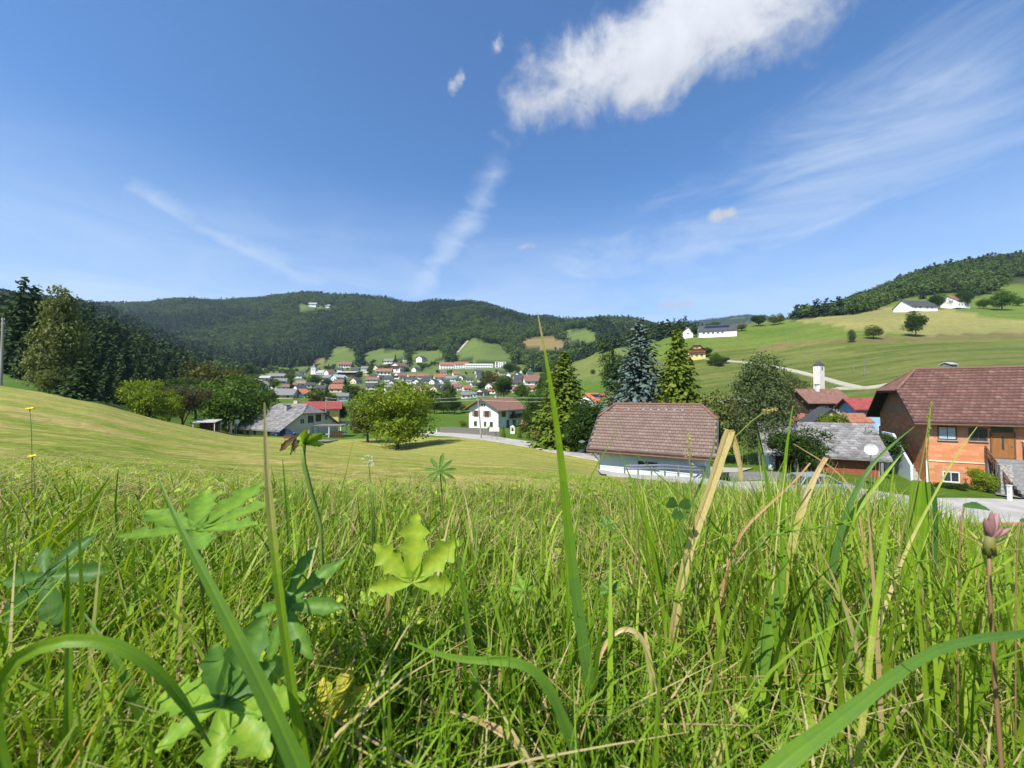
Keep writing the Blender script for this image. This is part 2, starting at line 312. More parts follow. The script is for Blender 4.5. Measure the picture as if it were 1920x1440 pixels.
def hit(px, py, dmin=2.0):                       # where the line of sight meets the ground
    ds = dmin * (4500 / dmin) ** (np.arange(900) / 899); z = H(ux(px) * ds, ds); below = tz(py) * ds < z
    k = int(np.argmax(below)) if below.any() else 600
    return Vector((ux(px) * ds[k], ds[k], z[k]))
def pix(x, y, z):                                # numpy: picture position of points
    x, y, z = map(np.asarray, (x, y, z)); yy = np.maximum(y, 0.01); c, s = math.cos(PITCH), math.sin(PITCH)
    dep = yy * c + z * s; up = -yy * s + z * c
    return CX + F * x / dep, CY - F * up / dep
def inpoly(px, py, poly):
    px, py = np.asarray(px), np.asarray(py); c = np.zeros(px.shape, bool); n = len(poly)
    for i in range(n):
        (x0, y0), (x1, y1) = poly[i], poly[(i + 1) % n]
        if y0 == y1: continue
        c ^= ((y0 > py) != (y1 > py)) & (px < (x1 - x0) * (py - y0) / (y1 - y0) + x0)
    return c
# ------------------------------------------------------------------ ground
PXG, PYG = pix(X_, Y_, ZT); front = (Y_ > 0.05) & (np.abs(PXG - 960) < 1500)
CLEAR = [[(622, 655), (640, 650), (660, 654), (672, 668), (655, 684), (608, 684), (616, 668)],
         [(676, 664), (698, 657), (722, 656), (764, 660), (756, 672), (722, 682), (686, 684)],
         [(846, 670), (862, 654), (878, 634), (886, 630), (906, 640), (944, 650), (952, 662), (976, 676), (940, 678)],
         [(1058, 620), (1096, 614), (1124, 630), (1122, 642), (1086, 641), (1058, 632)],
         [(474, 690), (524, 687), (530, 696), (478, 700)], [(766, 660), (790, 656), (826, 656), (838, 668), (800, 676), (768, 674)],
         [(556, 574), (590, 571), (632, 574), (630, 579), (590, 578), (560, 579)]]
BROWN = [[(966, 644), (1006, 630), (1030, 632), (1074, 646), (1040, 655), (990, 652)], [(585, 682), (592, 671), (608, 670), (612, 678), (596, 686)]]
FIELD = [[(1062, 712), (1062, 684), (1110, 668), (1162, 652), (1170, 660), (1170, 716)]]
FOREST_R = [(1474, 604), (1500, 596), (1560, 580), (1610, 566), (1650, 548), (1720, 512), (1800, 492), (1860, 478), (1990, 455), (1990, 500), (1905, 508), (1890, 526), (1868, 548), (1830, 556), (1800, 548), (1690, 560), (1640, 582), (1600, 590), (1540, 594)]
def anypoly(px, py, ps):
    r = np.zeros(np.shape(px), bool)
    for p in ps: r |= inpoly(px, py, p)
    return r
mown_far = np.interp(PXG, [-300, 0, 100, 190, 300, 400, 450, 560, 620, 740, 820, 900, 960, 1050, 1120, 1160, 1185], [58, 57, 53, 48, 60, 74, 76, 74, 76, 84, 82, 78, 74, 64, 48, 30, 5])
mown_near = np.interp(PXG, [-300, 0, 190, 450, 960, 1120, 1185], [1.2, 1.3, 1.45, 1.75, 2.5, 3.2, 3.4])
mown = np.clip((Y_ - mown_near) / 0.4, 0, 1) * np.clip((mown_far - Y_) / 2.0, 0, 1) * front
zone = np.zeros((NT, NR, 3)); zone[:] = (0.070, 0.125, 0.012)
far_w = np.clip((Y_ - 160) / 300, 0, 1)[..., None]; zone = zone * (1 - far_w) + np.array((0.095, 0.135, 0.034)) * far_w
near = (RG[None] < 6) & (mown < 0.5); zone[np.broadcast_to(near, (NT, NR))] = (0.075, 0.085, 0.026)
rh = front & (PXG > 1175) & (Y_ > 75); zone[rh] = (0.092, 0.145, 0.020)
rows = np.zeros((NT, NR)); rows[rh] = 0.6
dark = rh & (PYG > np.interp(PXG, [1175, 1330, 1500, 1920], [690, 655, 645, 634])); zone[dark] = (0.076, 0.106, 0.018); rows[dark] = 1.0
lightf = rh & inpoly(PXG, PYG, [(1470, 604), (1530, 604), (1600, 618), (1640, 626), (1720, 628), (1940, 624), (1940, 606), (1850, 594), (1780, 580), (1650, 576), (1560, 588)]); zone[lightf] = (0.215, 0.205, 0.070); rows[lightf] = 0.8
bs = rh & (np.abs(PYG - np.interp(PXG, [1400, 1500, 1720, 1920], [660, 643, 634, 628])) < 5) & (PXG > 1420); zone[bs] = (0.135, 0.115, 0.045)
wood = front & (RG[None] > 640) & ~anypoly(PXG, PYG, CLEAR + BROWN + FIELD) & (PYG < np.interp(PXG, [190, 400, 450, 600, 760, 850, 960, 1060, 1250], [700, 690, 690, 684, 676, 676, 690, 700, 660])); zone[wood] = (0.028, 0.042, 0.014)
zone[front & anypoly(PXG, PYG, CLEAR)] = (0.100, 0.140, 0.036); zone[front & anypoly(PXG, PYG, BROWN)] = (0.190, 0.145, 0.060); 
fl = front & anypoly(PXG, PYG, FIELD); zone[fl] = (0.115, 0.150, 0.036); rows[fl] = 0.7
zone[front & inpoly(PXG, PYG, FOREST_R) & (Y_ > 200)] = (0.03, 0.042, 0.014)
zone[front & (Y_ > 2600)] = (0.04, 0.06, 0.03)
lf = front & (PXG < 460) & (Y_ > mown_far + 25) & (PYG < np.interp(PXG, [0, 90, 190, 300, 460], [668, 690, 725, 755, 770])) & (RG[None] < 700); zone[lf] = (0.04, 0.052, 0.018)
lb = front & (PXG < 200) & (Y_ > mown_far) & ~lf & (Y_ < 200); zone[lb] = (0.075, 0.140, 0.020)
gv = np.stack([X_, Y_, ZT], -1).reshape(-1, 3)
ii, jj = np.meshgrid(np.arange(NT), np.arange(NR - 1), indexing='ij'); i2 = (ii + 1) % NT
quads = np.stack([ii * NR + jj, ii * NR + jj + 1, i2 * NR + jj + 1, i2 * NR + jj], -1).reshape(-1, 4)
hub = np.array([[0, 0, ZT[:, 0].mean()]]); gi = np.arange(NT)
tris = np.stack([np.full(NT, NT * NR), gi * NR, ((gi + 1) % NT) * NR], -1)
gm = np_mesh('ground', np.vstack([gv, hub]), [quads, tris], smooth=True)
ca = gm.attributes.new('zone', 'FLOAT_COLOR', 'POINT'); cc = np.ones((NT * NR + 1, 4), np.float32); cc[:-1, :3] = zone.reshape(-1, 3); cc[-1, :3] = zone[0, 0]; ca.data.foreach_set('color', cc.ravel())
for nm, arr in (('mown', mown), ('rows', rows)):
    a = gm.attributes.new(nm, 'FLOAT', 'POINT'); a.data.foreach_set('value', np.append(arr.ravel(), 0).astype(np.float32))
def ground_mat():
    m = bpy.data.materials.new('meadow_ground'); m.use_nodes = True; n, l = m.node_tree.nodes, m.node_tree.links
    b = n['Principled BSDF']; b.inputs['Roughness'].default_value = 0.95; b.inputs['Specular IOR Level'].default_value = 0.12
    t = N(n, 'ShaderNodeTexCoord')
    def nz(scale, sc=(1, 1, 1), rot=0.0, detail=5, rough=0.55):
        mp = N(n, 'ShaderNodeMapping'); mp.inputs['Rotation'].default_value = (0, 0, rot); mp.inputs['Scale'].default_value = sc; l.new(t.outputs['Object'], mp.inputs[0])
        q = N(n, 'ShaderNodeTexNoise'); q.inputs['Scale'].default_value = scale; q.inputs['Detail'].default_value = detail; q.inputs['Roughness'].default_value = rough; l.new(mp.outputs[0], q.inputs[0]); return q.outputs[0]
    def mr(v, a, b_, c=0.0, d=1.0):
        q = N(n, 'ShaderNodeMapRange'); l.new(v, q.inputs[0]); 
        for i, x in enumerate((a, b_, c, d)): q.inputs[i + 1].default_value = x
        return q.outputs[0]
    def mul(a, b_):
        q = N(n, 'ShaderNodeMath', operation='MULTIPLY'); l.new(a, q.inputs[0]); 
        if isinstance(b_, float): q.inputs[1].default_value = b_
        else: l.new(b_, q.inputs[1])
        return q.outputs[0]
    def mix(f, a, b_, bt='MIX'):
        q = N(n, 'ShaderNodeMix', data_type='RGBA', blend_type=bt)
        for i, x in ((0, f), (6, a), (7, b_)):
            if isinstance(x, (tuple, float)): q.inputs[i].default_value = x if isinstance(x, float) else (*x, 1)
            else: l.new(x, q.inputs[i])
        return q.outputs[2]
    zc = N(n, 'ShaderNodeAttribute', attribute_name='zone').outputs['Color']; mo = N(n, 'ShaderNodeAttribute', attribute_name='mown').outputs['Fac']; ro = N(n, 'ShaderNodeAttribute', attribute_name='rows').outputs['Fac']
    # mown swaths run along the slope, down to the right
    ang = math.atan2(0.46, 0.89)
    st = nz(1.0, (0.035, 0.30, 0.05), ang, 3, 0.5); st2 = nz(1.0, (0.30, 1.7, 0.2), ang, 5, 0.62); spk = nz(16.0, detail=8, rough=0.78); pat = nz(0.16, detail=5); fl1 = nz(1.0, (1.6, 4.2, 1.0), ang, 6, 0.7); fl2 = nz(5.0, detail=6, rough=0.7)
    mp = N(n, 'ShaderNodeMapping'); mp.inputs['Rotation'].default_value = (0, 0, ang); l.new(t.outputs['Object'], mp.inputs[0]); sx = N(n, 'ShaderNodeSeparateXYZ'); l.new(mp.outputs[0], sx.inputs[0])
    ph = N(n, 'ShaderNodeMath', operation='MULTIPLY_ADD'); l.new(sx.outputs[1], ph.inputs[0]); ph.inputs[1].default_value = 2.1; l.new(mul(st, 16.0), ph.inputs[2]); sn = N(n, 'ShaderNodeMath', operation='SINE'); l.new(ph.outputs[0], sn.inputs[0])
    fac = mr(sn.outputs[0], -0.55, 0.75); fac2 = mr(st2, 0.38, 0.64); sp = mr(spk, 0.35, 0.68)
    hay = mix(sp, (0.270, 0.210, 0.060), (0.530, 0.410, 0.170)); grn = mix(sp, (0.105, 0.160, 0.014), (0.250, 0.290, 0.040))
    q = N(n, 'ShaderNodeMath', operation='MULTIPLY_ADD', use_clamp=True); l.new(fac2, q.inputs[0]); q.inputs[1].default_value = 0.42; l.new(mul(fac, 0.52), q.inputs[2])
    q2 = N(n, 'ShaderNodeMath', operation='MULTIPLY_ADD', use_clamp=True); l.new(mr(fl1, 0.38, 0.62, -0.40, 0.40), q2.inputs[0]); q2.inputs[1].default_value = 1.0; l.new(mul(q.outputs[0], mr(pat, 0.25, 0.6, 0.55, 1.0)), q2.inputs[2])
    swath = mix(0.8, mix(q2.outputs[0], grn, hay), mix(mr(fl2, 0.32, 0.68), (0.48, 0.52, 0.46), (1.50, 1.45, 1.40)), 'MULTIPLY')
    # rows left by mowing on the far slope
    rw = nz(1.0, (0.010, 0.16, 0.16), 0.10, 3, 0.5); rcol = mix(mul(mr(rw, 0.42, 0.60), mul(ro, 0.42)), zc, (0.190, 0.185, 0.062))
    gen = mix(mr(nz(0.05, detail=6), 0.35, 0.65, 0.0, 0.45), rcol, (0.150, 0.165, 0.045)) if False else rcol
    var = mix(0.55, gen, mix(mr(nz(0.35, detail=7, rough=0.65), 0.30, 0.70), (0.55, 0.60, 0.50), (1.45, 1.35, 1.40)), 'MULTIPLY')
    var = mix(0.5, var, mix(mr(nz(0.025, detail=5), 0.32, 0.68), (0.70, 0.78, 0.75), (1.30, 1.18, 1.15)), 'MULTIPLY')
    var = mix(0.6, var, mix(sp, (0.6, 0.6, 0.6), (1.4, 1.4, 1.3)), 'MULTIPLY')
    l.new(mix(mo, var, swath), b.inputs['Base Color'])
    bp = N(n, 'ShaderNodeBump'); bp.inputs['Strength'].default_value = 0.55; bp.inputs['Distance'].default_value = 0.06; l.new(spk, bp.inputs['Height']); l.new(bp.outputs[0], b.inputs['Normal'])
    return m
gm.materials.append(ground_mat())
tag(link('ground', gm), kind='structure')

def strip(name, pts, width, material, lift=0.05, kind='structure', step=1.0, wid2=None):
    """paved strip laid on the ground along world points (x, y)"""
    P = [Vector((p[0], p[1])) for p in pts]; d = [0.0]
    for a, b in zip(P, P[1:]): d.append(d[-1] + (b - a).length)
    n = max(8, int(d[-1] / step)); s = np.linspace(0, d[-1], n); xs = np.interp(s, d, [p.x for p in P]); ys = np.interp(s, d, [p.y for p in P])
    ker = np.hanning(9); ker /= ker.sum()
    xs = np.convolve(np.pad(xs, 4, 'edge'), ker, 'valid'); ys = np.convolve(np.pad(ys, 4, 'edge'), ker, 'valid')
    tx, ty = np.gradient(xs), np.gradient(ys); L = np.hypot(tx, ty); nx, ny = -ty / L, tx / L
    w = np.interp(s / d[-1], [0, 1], [width, wid2 or width]) / 2; rows_ = []
    for f in (-1.03, -1.0, -0.5, 0, 0.5, 1.0, 1.03):
        x, y = xs + nx * w * f, ys + ny * w * f; z = H(x, y) + lift - (0.25 if abs(f) > 1.01 else 0.0) ; rows_.append(np.stack([x, y, z], -1))
    # keep the cross fall gentle
    v = np.stack(rows_, 1); mid = v[:, 3:4, 2]; v[:, 1:6, 2] = 0.4 * v[:, 1:6, 2] + 0.6 * np.maximum(mid, v[:, 1:6, 2]); v = v.reshape(-1, 3)
    a, c = np.meshgrid(np.arange(n - 1), np.arange(6), indexing='ij'); q = np.stack([a*7+c, a*7+c+1, (a+1)*7+c+1, (a+1)*7+c], -1).reshape(-1, 4)
    return tag(link(name, np_mesh(name, v, [q[:, ::-1]], material, smooth=False)), kind=kind)
M_ROAD = mat('road_asphalt', (0.40, 0.375, 0.34), 0.9, (0.30, 0.285, 0.26), 0.8, 8, 0.3, 30)
M_DARKASPH = mat('yard_asphalt', (0.155, 0.15, 0.145), 0.9, (0.20, 0.195, 0.19), 0.7, 7, 0.3, 30)
M_TRACK = mat('track_gravel', (0.38, 0.35, 0.27), 0.95, (0.29, 0.28, 0.19), 0.6, 6)
def w2(px, d): return (ux(px) * d, d)
strip('road', [w2(640, 118), w2(760, 98), w2(800, 92), w2(870, 84), w2(960, 71), w2(1040, 60), w2(1122, 50), w2(1190, 45), w2(1300, 41), w2(1400, 37)], 6.0, M_ROAD, 0.10)
strip('road', [w2(1110, 26.5), w2(1180, 26.2), w2(1300, 25.8), w2(1400, 26.0), w2(1500, 26.2), w2(1620, 26.5), w2(1735, 26.6), w2(1830, 26.6), w2(1920, 26.6), w2(2200, 26.0)], 5.6, M_ROAD, 0.10)
strip('kerb', [w2(1770, 23.75), w2(1830, 23.72), w2(1920, 23.7), w2(2200, 23.2)], .22, mat('kerb_brick', (0.42, 0.20, 0.13), .9, (0.33, 0.17, 0.12), 4, 5), 0.15, step=.5)
strip('side_road', [w2(1400, 37), w2(1430, 33.5), w2(1480, 31), w2(1560, 29), w2(1640, 28.2)], 6.0, M_DARKASPH, 0.085)
strip('driveway', [w2(1925, 29.0), w2(1912, 31.0), w2(1905, 32.8)], 3.2, M_DARKASPH, 0.14, step=0.3)
strip('hill_track', [tuple(hit(p, q, 60)[:2]) for p, q in ((1318, 672), (1340, 676), (1400, 680), (1450, 688), (1500, 699), (1540, 709), (1585, 722), (1620, 731), (1660, 724), (1690, 717))], 3.2, M_TRACK, 0.25, step=2.0)
strip('hill_track', [tuple(hit(p, q, 60)[:2]) for p, q in ((1560, 729), (1590, 729), (1640, 727), (1700, 716))], 4.5, M_TRACK, 0.22, step=1.0)
strip('village_road', [tuple(hit(p, q, 60)[:2]) for p, q in ((745, 729), (790, 729.5), (840, 730.5), (880, 732))], 5.0, M_ROAD, 0.4, step=4.0)
strip('village_road', [tuple(hit(p, q, 60)[:2]) for p, q in ((498, 714), (505, 722), (512, 728), (520, 736))], 4.0, M_ROAD, 0.4, step=3.0)
strip('forest_track', [tuple(hit(p, q, 300)[:2]) for p, q in ((856, 663), (866, 652), (880, 636))], 5.0, M_TRACK, 0.8, step=6.0)
strip('forest_track', [tuple(hit(p, q, 300)[:2]) for p, q in ((955, 664), (968, 670), (977, 677))], 5.0, M_TRACK, 0.8, step=6.0)
strip('garden_path', [tuple(hit(p, q, 40)[:2]) for p, q in ((585, 828), (600, 826), (614, 825))], 4.5, M_DARKASPH, 0.06, step=0.5)

# ------------------------------------------------------------------ foliage and trees
def quads_leaves(c, nrm, size, asp=0.6, tint=None, r=None):
    """diamond leaves: centres (n,3), rough normals (n,3), size (n,)"""
    r = r or rng; n = len(c); nrm = nrm / (np.linalg.norm(nrm, axis=1, keepdims=True) + 1e-9)
    a = np.cross(nrm, r.normal(size=(n, 3))); a /= np.linalg.norm(a, axis=1, keepdims=True) + 1e-9; b = np.cross(nrm, a)
    s = size[:, None]; fold = nrm * s * 0.18
    v = np.stack([c - a * s, c - b * s * asp + fold, c + a * s, c + b * s * asp + fold], 1).reshape(-1, 3)
    return v, np.arange(4 * n).reshape(n, 4), (r.random(n) if tint is None else tint)
def crown_decid(lobes, n_clump, per, leaf, seed, clump=0.9, droop=0.15):
    """lobes: (cx,cy,cz,rx,ry,rz); clumps of leaves spread through the lobes, denser to the outside"""
    r = np.random.default_rng(seed); L = np.array(lobes, float); w = L[:, 3] * L[:, 4] * L[:, 5]; w = w ** 0.7; w /= w.sum()
    k = r.choice(len(L), n_clump, p=w); d = r.normal(size=(n_clump, 3)); d /= np.linalg.norm(d, axis=1, keepdims=True)
    rad = r.random(n_clump) ** 0.28; cc = L[k, :3] + d * L[k, 3:] * rad[:, None]
    cs = clump * (0.6 + 0.8 * r.random(n_clump)); ct = r.random(n_clump)
    q = np.repeat(np.arange(n_clump), per); m = len(q); off = r.normal(size=(m, 3)); off *= (0.5 * cs[q])[:, None] * np.array([1, 1, 0.6])
    c = cc[q] + off; c[:, 2] -= droop * np.hypot(off[:, 0], off[:, 1])
    nrm = d[q] * 1.0 + r.normal(size=(m, 3)) * 0.85 + np.array([0, 0, 0.30])
    tint = np.clip(0.55 * ct[q] + 0.45 * r.random(m), 0, 1)
    return quads_leaves(c, nrm, leaf * (0.6 + 0.8 * r.random(m)), 0.62, tint, r)
def trunk_mb(h, r0, limbs, seed, lean=0.0):
    r = random.Random(seed); mb = MB(); n = 6
    pts = [(math.sin(i * 1.3 + seed) * 0.03 * h * i / n + lean * i / n, math.cos(i * 1.7 + seed) * 0.03 * h * i / n, h * i / n - 0.3 * (i == 0)) for i in range(n + 1)]
    mb.tube(pts, [r0 * (1.25 if i == 0 else 1) * (1 - 0.75 * i / n) for i in range(n + 1)], 8)
    for (x, y, z, zb) in limbs:
        i = min(n - 1, max(1, int(zb / h * n))); p = Vector(pts[i]); e = Vector((x, y, z)); mid = p.lerp(e, 0.5) + Vector((r.uniform(-.1, .1), r.uniform(-.1, .1), 0.12)) * (e - p).length
        mb.tube([p, mid, e], [r0 * 0.5, r0 * 0.32, r0 * 0.1], 6)
    return mb
M_BARK = mat('bark', (0.105, 0.085, 0.065), 0.95, (0.055, 0.045, 0.035), 6, 6, 0.5, 20, sc=(1, 1, 0.25))
M_BARKG = mat('grey_bark', (0.19, 0.175, 0.15), 0.95, (0.10, 0.09, 0.075), 6, 6, 0.5, 20, sc=(1, 1, 0.25))
LM = {
 'green': leaf_mat('leaves_green', [(0, (0.038, 0.082, 0.010)), (0.5, (0.070, 0.130, 0.016)), (1, (0.125, 0.190, 0.026))]),
 'walnut': leaf_mat('leaves_walnut', [(0, (0.090, 0.145, 0.010)), (0.5, (0.165, 0.230, 0.016)), (1, (0.285, 0.335, 0.034))]),
 'dark': leaf_mat('leaves_dark', [(0, (0.022, 0.050, 0.009)), (0.5, (0.040, 0.080, 0.013)), (1, (0.070, 0.115, 0.020))]),
 'olive': leaf_mat('leaves_olive', [(0, (0.068, 0.095, 0.022)), (0.5, (0.118, 0.145, 0.034)), (1, (0.180, 0.200, 0.052))]),
 'bronze': leaf_mat('leaves_bronze', [(0, (0.050, 0.055, 0.030)), (0.5, (0.085, 0.080, 0.042)), (1, (0.130, 0.110, 0.055))]),
 'rust': leaf_mat('leaves_rust', [(0, (0.055, 0.085, 0.014)), (0.5, (0.105, 0.110, 0.022)), (1, (0.190, 0.125, 0.035))]),
 'willow': leaf_mat('leaves_willow', [(0, (0.060, 0.090, 0.032)), (0.5, (0.095, 0.130, 0.048)), (1, (0.145, 0.180, 0.075))]),
 'spruce': leaf_mat('needles_spruce', [(0, (0.018, 0.040, 0.011)), (0.5, (0.033, 0.064, 0.016)), (1, (0.058, 0.098, 0.024))], 0.12, 0.7),
 'blue': leaf_mat('needles_blue', [(0, (0.055, 0.085, 0.075)), (0.5, (0.095, 0.135, 0.118)), (1, (0.150, 0.195, 0.170))], 0.12, 0.7),
 'thuja': leaf_mat('needles_thuja', [(0, (0.060, 0.100, 0.010)), (0.5, (0.115, 0.165, 0.016)), (1, (0.190, 0.235, 0.030))], 0.2, 0.6),
 'larch': leaf_mat('needles_larch', [(0, (0.095, 0.125, 0.032)), (0.5, (0.160, 0.185, 0.052)), (1, (0.240, 0.250, 0.080))], 0.2, 0.7),
}
def conifer(h, rad, n_wh, per, spray, seed, base=0.06, droop=0.28, fill=9, power=0.85, asp=0.30, up=0.0):
    """whorls of drooping branches, each a row of narrow sprays"""
    r = np.random.default_rng(seed); C, Nn, S, T = [], [], [], []
    for i in range(n_wh):
        f = (i + 0.5 * r.random()) / n_wh; z = h * (base + (1 - base) * f); R = rad * (1 - f) ** power * (0.85 + 0.3 * r.random()) + 0.02 * rad
        for j in range(max(3, int(per * (0.4 + 0.6 * (1 - f))))):
            a = 2 * math.pi * (j + r.random() * 0.8) / per * (per / max(3, int(per * (0.4 + 0.6 * (1 - f))))) + i * 1.1; Rb = R * (0.65 + 0.5 * r.random()); t0 = r.random()
            k = max(2, int(fill * Rb / rad) + 2); s = (np.arange(k) + 0.6) / k * Rb
            x = math.cos(a) * s; y = math.sin(a) * s; zz = z - droop * s + up * s * s / max(Rb, .1) + r.normal(size=k) * 0.03 * h / n_wh * 8
            c = np.stack([x, y, zz], -1); c = c + r.normal(size=c.shape) * spray * 0.35
            C.append(c); nn = np.tile([math.cos(a) * 0.55, math.sin(a) * 0.55, 0.8], (k, 1)) + r.normal(size=(k, 3)) * 0.45; Nn.append(nn)
            S.append(spray * (0.55 + 0.6 * r.random(k)) * (1 - 0.35 * f)); T.append(np.clip(0.6 * t0 + 0.4 * r.random(k), 0, 1))
    C, Nn, S, T = np.vstack(C), np.vstack(Nn), np.concatenate(S), np.concatenate(T)
    # long axis of a spray points outward and down
    n = len(C); nr = Nn / np.linalg.norm(Nn, axis=1, keepdims=True); out = np.stack([C[:, 0], C[:, 1], -droop * np.hypot(C[:, 0], C[:, 1])], -1) + r.normal(size=(n, 3)) * 0.35 * rad * 0.5
    a = out - nr * (out * nr).sum(1, keepdims=True); a /= np.linalg.norm(a, axis=1, keepdims=True) + 1e-9; b = np.cross(nr, a); s = S[:, None]
    v = np.stack([C - a * s, C - b * s * asp * 1.6, C + a * s, C + b * s * asp * 1.6], 1).reshape(-1, 3)
    return v, np.arange(4 * n).reshape(n, 4), T
PROTO = {}
def crown_mesh(key, data, material):
    v, f, t = data; PROTO[key] = np_mesh(key, v, [f], material, t); return PROTO[key]
def tree(name, label, cat, loc, trunk_me, crown_me, sx=1.0, sz=1.0, rz=0.0, group=None):
    t = thing(name, label, cat, loc, rz, group); t.scale = (sx, sx, sz)
    link('trunk', trunk_me, t); link('crown', crown_me, t)
    return t
# prototypes of 10 m height (scaled per tree)
def lobed(n, R, zc, rz_, seed, small=0.55):
    r = random.Random(seed); L = [(0, 0, zc, R * 0.75, R * 0.75, rz_ * 0.85)]
    for i in range(n):
        a = 2 * math.pi * i / n + r.uniform(-.4, .4); q = r.uniform(.45, .75) * R; L.append((math.cos(a) * q, math.sin(a) * q, zc + r.uniform(-.55, .5) * rz_, R * r.uniform(small - .1, small + .1), R * r.uniform(small - .1, small + .1), rz_ * r.uniform(.32, .5)))
    return L
def add_decid(key, mk, n_cl, per, leaf, seed, R=3.6, zc=5.45, rz_=4.4, n=9, clump=0.9, h=6.0, limb=8):
    crown_mesh(key, crown_decid(lobed(n, R, zc, rz_, seed), n_cl, per, leaf, seed, clump), LM[mk])
    r = random.Random(seed); lb = [(math.cos(i * 2.4) * R * .6, math.sin(i * 2.4) * R * .6, zc + r.uniform(-.3, .5) * rz_, r.uniform(1.6, 4.0)) for i in range(limb)]
    PROTO[key + '_trunk'] = trunk_mb(h, 0.24, lb, seed).mesh('trunk', M_BARK)
add_decid('walnut', 'walnut', 520, 26, 0.16, 11, 4.3, 5.4, 4.6, 13, 0.8)
add_decid('round_green', 'green', 430, 24, 0.17, 12, n=12)
add_decid('round_dark', 'dark', 400, 24, 0.18, 13, 3.9, n=12)
add_decid('olive', 'olive', 300, 22, 0.20, 14, 3.4)
add_decid('bronze', 'bronze', 260, 20, 0.20, 15, 4.2, 6.2, 3.2)
add_decid('rust', 'rust', 300, 22, 0.20, 16, 4.6, 6.0, 3.8)
add_decid('bush', 'walnut', 380, 24, 0.22, 17, 5.8, 4.6, 4.8, 10, 1.1, 4.0)
add_decid('bush_dark', 'dark', 260, 22, 0.26, 18, 5.5, 4.6, 4.8, 10, 1.1, 4.0)
add_decid('village_green', 'green', 90, 14, 0.42, 19, 3.9, 5.6, 4.2)
add_decid('village_dark', 'dark', 90, 14, 0.42, 20, 4.1, 5.4, 4.4)
add_decid('village_olive', 'olive', 90, 14, 0.42, 21, 3.7, 5.6, 4.2)
crown_mesh('willow', crown_decid([(0, 0, 5.2, 3.0, 3.0, 4.6), (0.3, 0, 8.0, 1.5, 1.5, 2.2), (-1.6, 0, 4.2, 1.8, 1.8, 2.8), (1.7, 0.3, 3.8, 1.9, 1.9, 2.6), (-0.6, .5, 7.0, 1.6, 1.6, 2.0), (0.9, -.4, 6.4, 1.6, 1.6, 2.2), (0, -1.5, 4.4, 1.8, 1.8, 3.0)], 620, 26, 0.11, 31, 0.8, 0.3), LM['willow'])
PROTO['willow_trunk'] = trunk_mb(7.0, 0.2, [(1, .5, 5, 2), (-1, .2, 5, 1.6), (.4, -1, 6, 2.4)], 31).mesh('trunk', M_BARKG)
crown_mesh('spruce', conifer(10, 1.75, 30, 11, 0.42, 41), LM['spruce'])
crown_mesh('spruce_wide', conifer(10, 2.3, 26, 12, 0.46, 42, droop=0.35), LM['spruce'])
crown_mesh('larch', crown_decid([(0, 0, 2.4, 2.3, 2.3, 2.3), (-.5, .2, 4.2, 1.9, 1.9, 1.9), (.5, -.3, 5.4, 1.7, 1.7, 1.8), (-.3, 0, 6.8, 1.3, 1.3, 1.6), (.1, .1, 8.3, .95, .95, 1.5), (.8, .5, 3.4, 1.6, 1.6, 1.4), (-1.1, -.6, 3.0, 1.5, 1.5, 1.4), (.55, -.2, 8.0, .6, .6, .8), (.9, .3, 6.6, .7, .7, 1.0)], 560, 24, 0.15, 43, .75, .35), LM['larch'])
PROTO['larch_trunk'] = trunk_mb(8.5, 0.2, [(1, .5, 5, 3), (-1, .2, 5, 2.6), (.4, -1, 6, 3.4)], 43).mesh('trunk', M_BARK)
crown_mesh('blue_spruce', conifer(10, 2.7, 66, 30, 0.25, 44, base=0.02, droop=0.12, up=0.10, fill=9, power=0.82), LM['blue'])
crown_mesh('thuja', conifer(10, 2.7, 72, 34, 0.25, 45, base=0.01, droop=0.05, fill=8, power=0.74, asp=0.42), LM['thuja'])
crown_mesh('village_spruce', conifer(10, 1.9, 14, 9, 0.75, 46), LM['spruce'])
PROTO['straight_trunk'] = MB().tube([(0, 0, -0.4), (0, 0, 4), (0.02, 0, 9.6)], [0.20, 0.13, 0.02], 8).mesh('trunk', M_BARK)
def plant(kind, name, label, cat, px, d, top=None, h=None, wid=1.0, group=None, rz=None, dz=0.0):
    """tree of a kind in picture column px, d metres forward; height from the picture row of its top or given"""
    p = at(px, d); p.z += dz
    hh = h if h is not None else d * tz(top) - p.z
    tk = PROTO.get(kind + '_trunk', PROTO['straight_trunk']); s = hh / 10.0
    return tree(name, label, cat, p, tk, PROTO[kind], s * wid, s, random.uniform(0, 6.28) if rz is None else rz, group)

# ---- single trees that stand out
plant('walnut', 'walnut_tree', 'large round yellow-green tree on the meadow, its forked trunk showing', 'tree', 746, 64, top=706, wid=1.08, rz=0.6)
plant('olive', 'garden_tree', 'smaller olive-green tree beside the large round meadow tree', 'tree', 690, 72, top=736, wid=1.0)
plant('thuja', 'thuja_tree', 'tall yellow-green cypress right of the white chalet, above the road', 'tree', 1058, 62, top=660, wid=1.45)
plant('thuja', 'thuja_tree', 'tall yellow-green cypress behind the brown tiled barn', 'tree', 1272, 47, top=616, wid=1.0, rz=2.0)
plant('blue_spruce', 'blue_spruce', 'tall blue-grey spruce behind the brown tiled barn', 'tree', 1200, 51, top=598, wid=1.35)
plant('willow', 'willow_tree', 'grey-green upright leafy tree between the brown barn and grey shed', 'tree', 1428, 42, top=656, wid=0.82)
plant('round_green', 'garden_tree', 'rounded green tree on the left of the grey-roofed farmhouse', 'tree', 446, 89, top=690, wid=1.2, dz=-1.5)
plant('bush', 'hazel_bush', 'big bright green bush at the lower edge of the meadow', 'bush', 282, 57, top=700, wid=0.75, dz=-.6)
plant('bronze', 'plum_tree', 'bronze-tinged bushy tree with pale trunk beside the big green bush', 'tree', 344, 66, top=712, wid=0.95, dz=-.8)
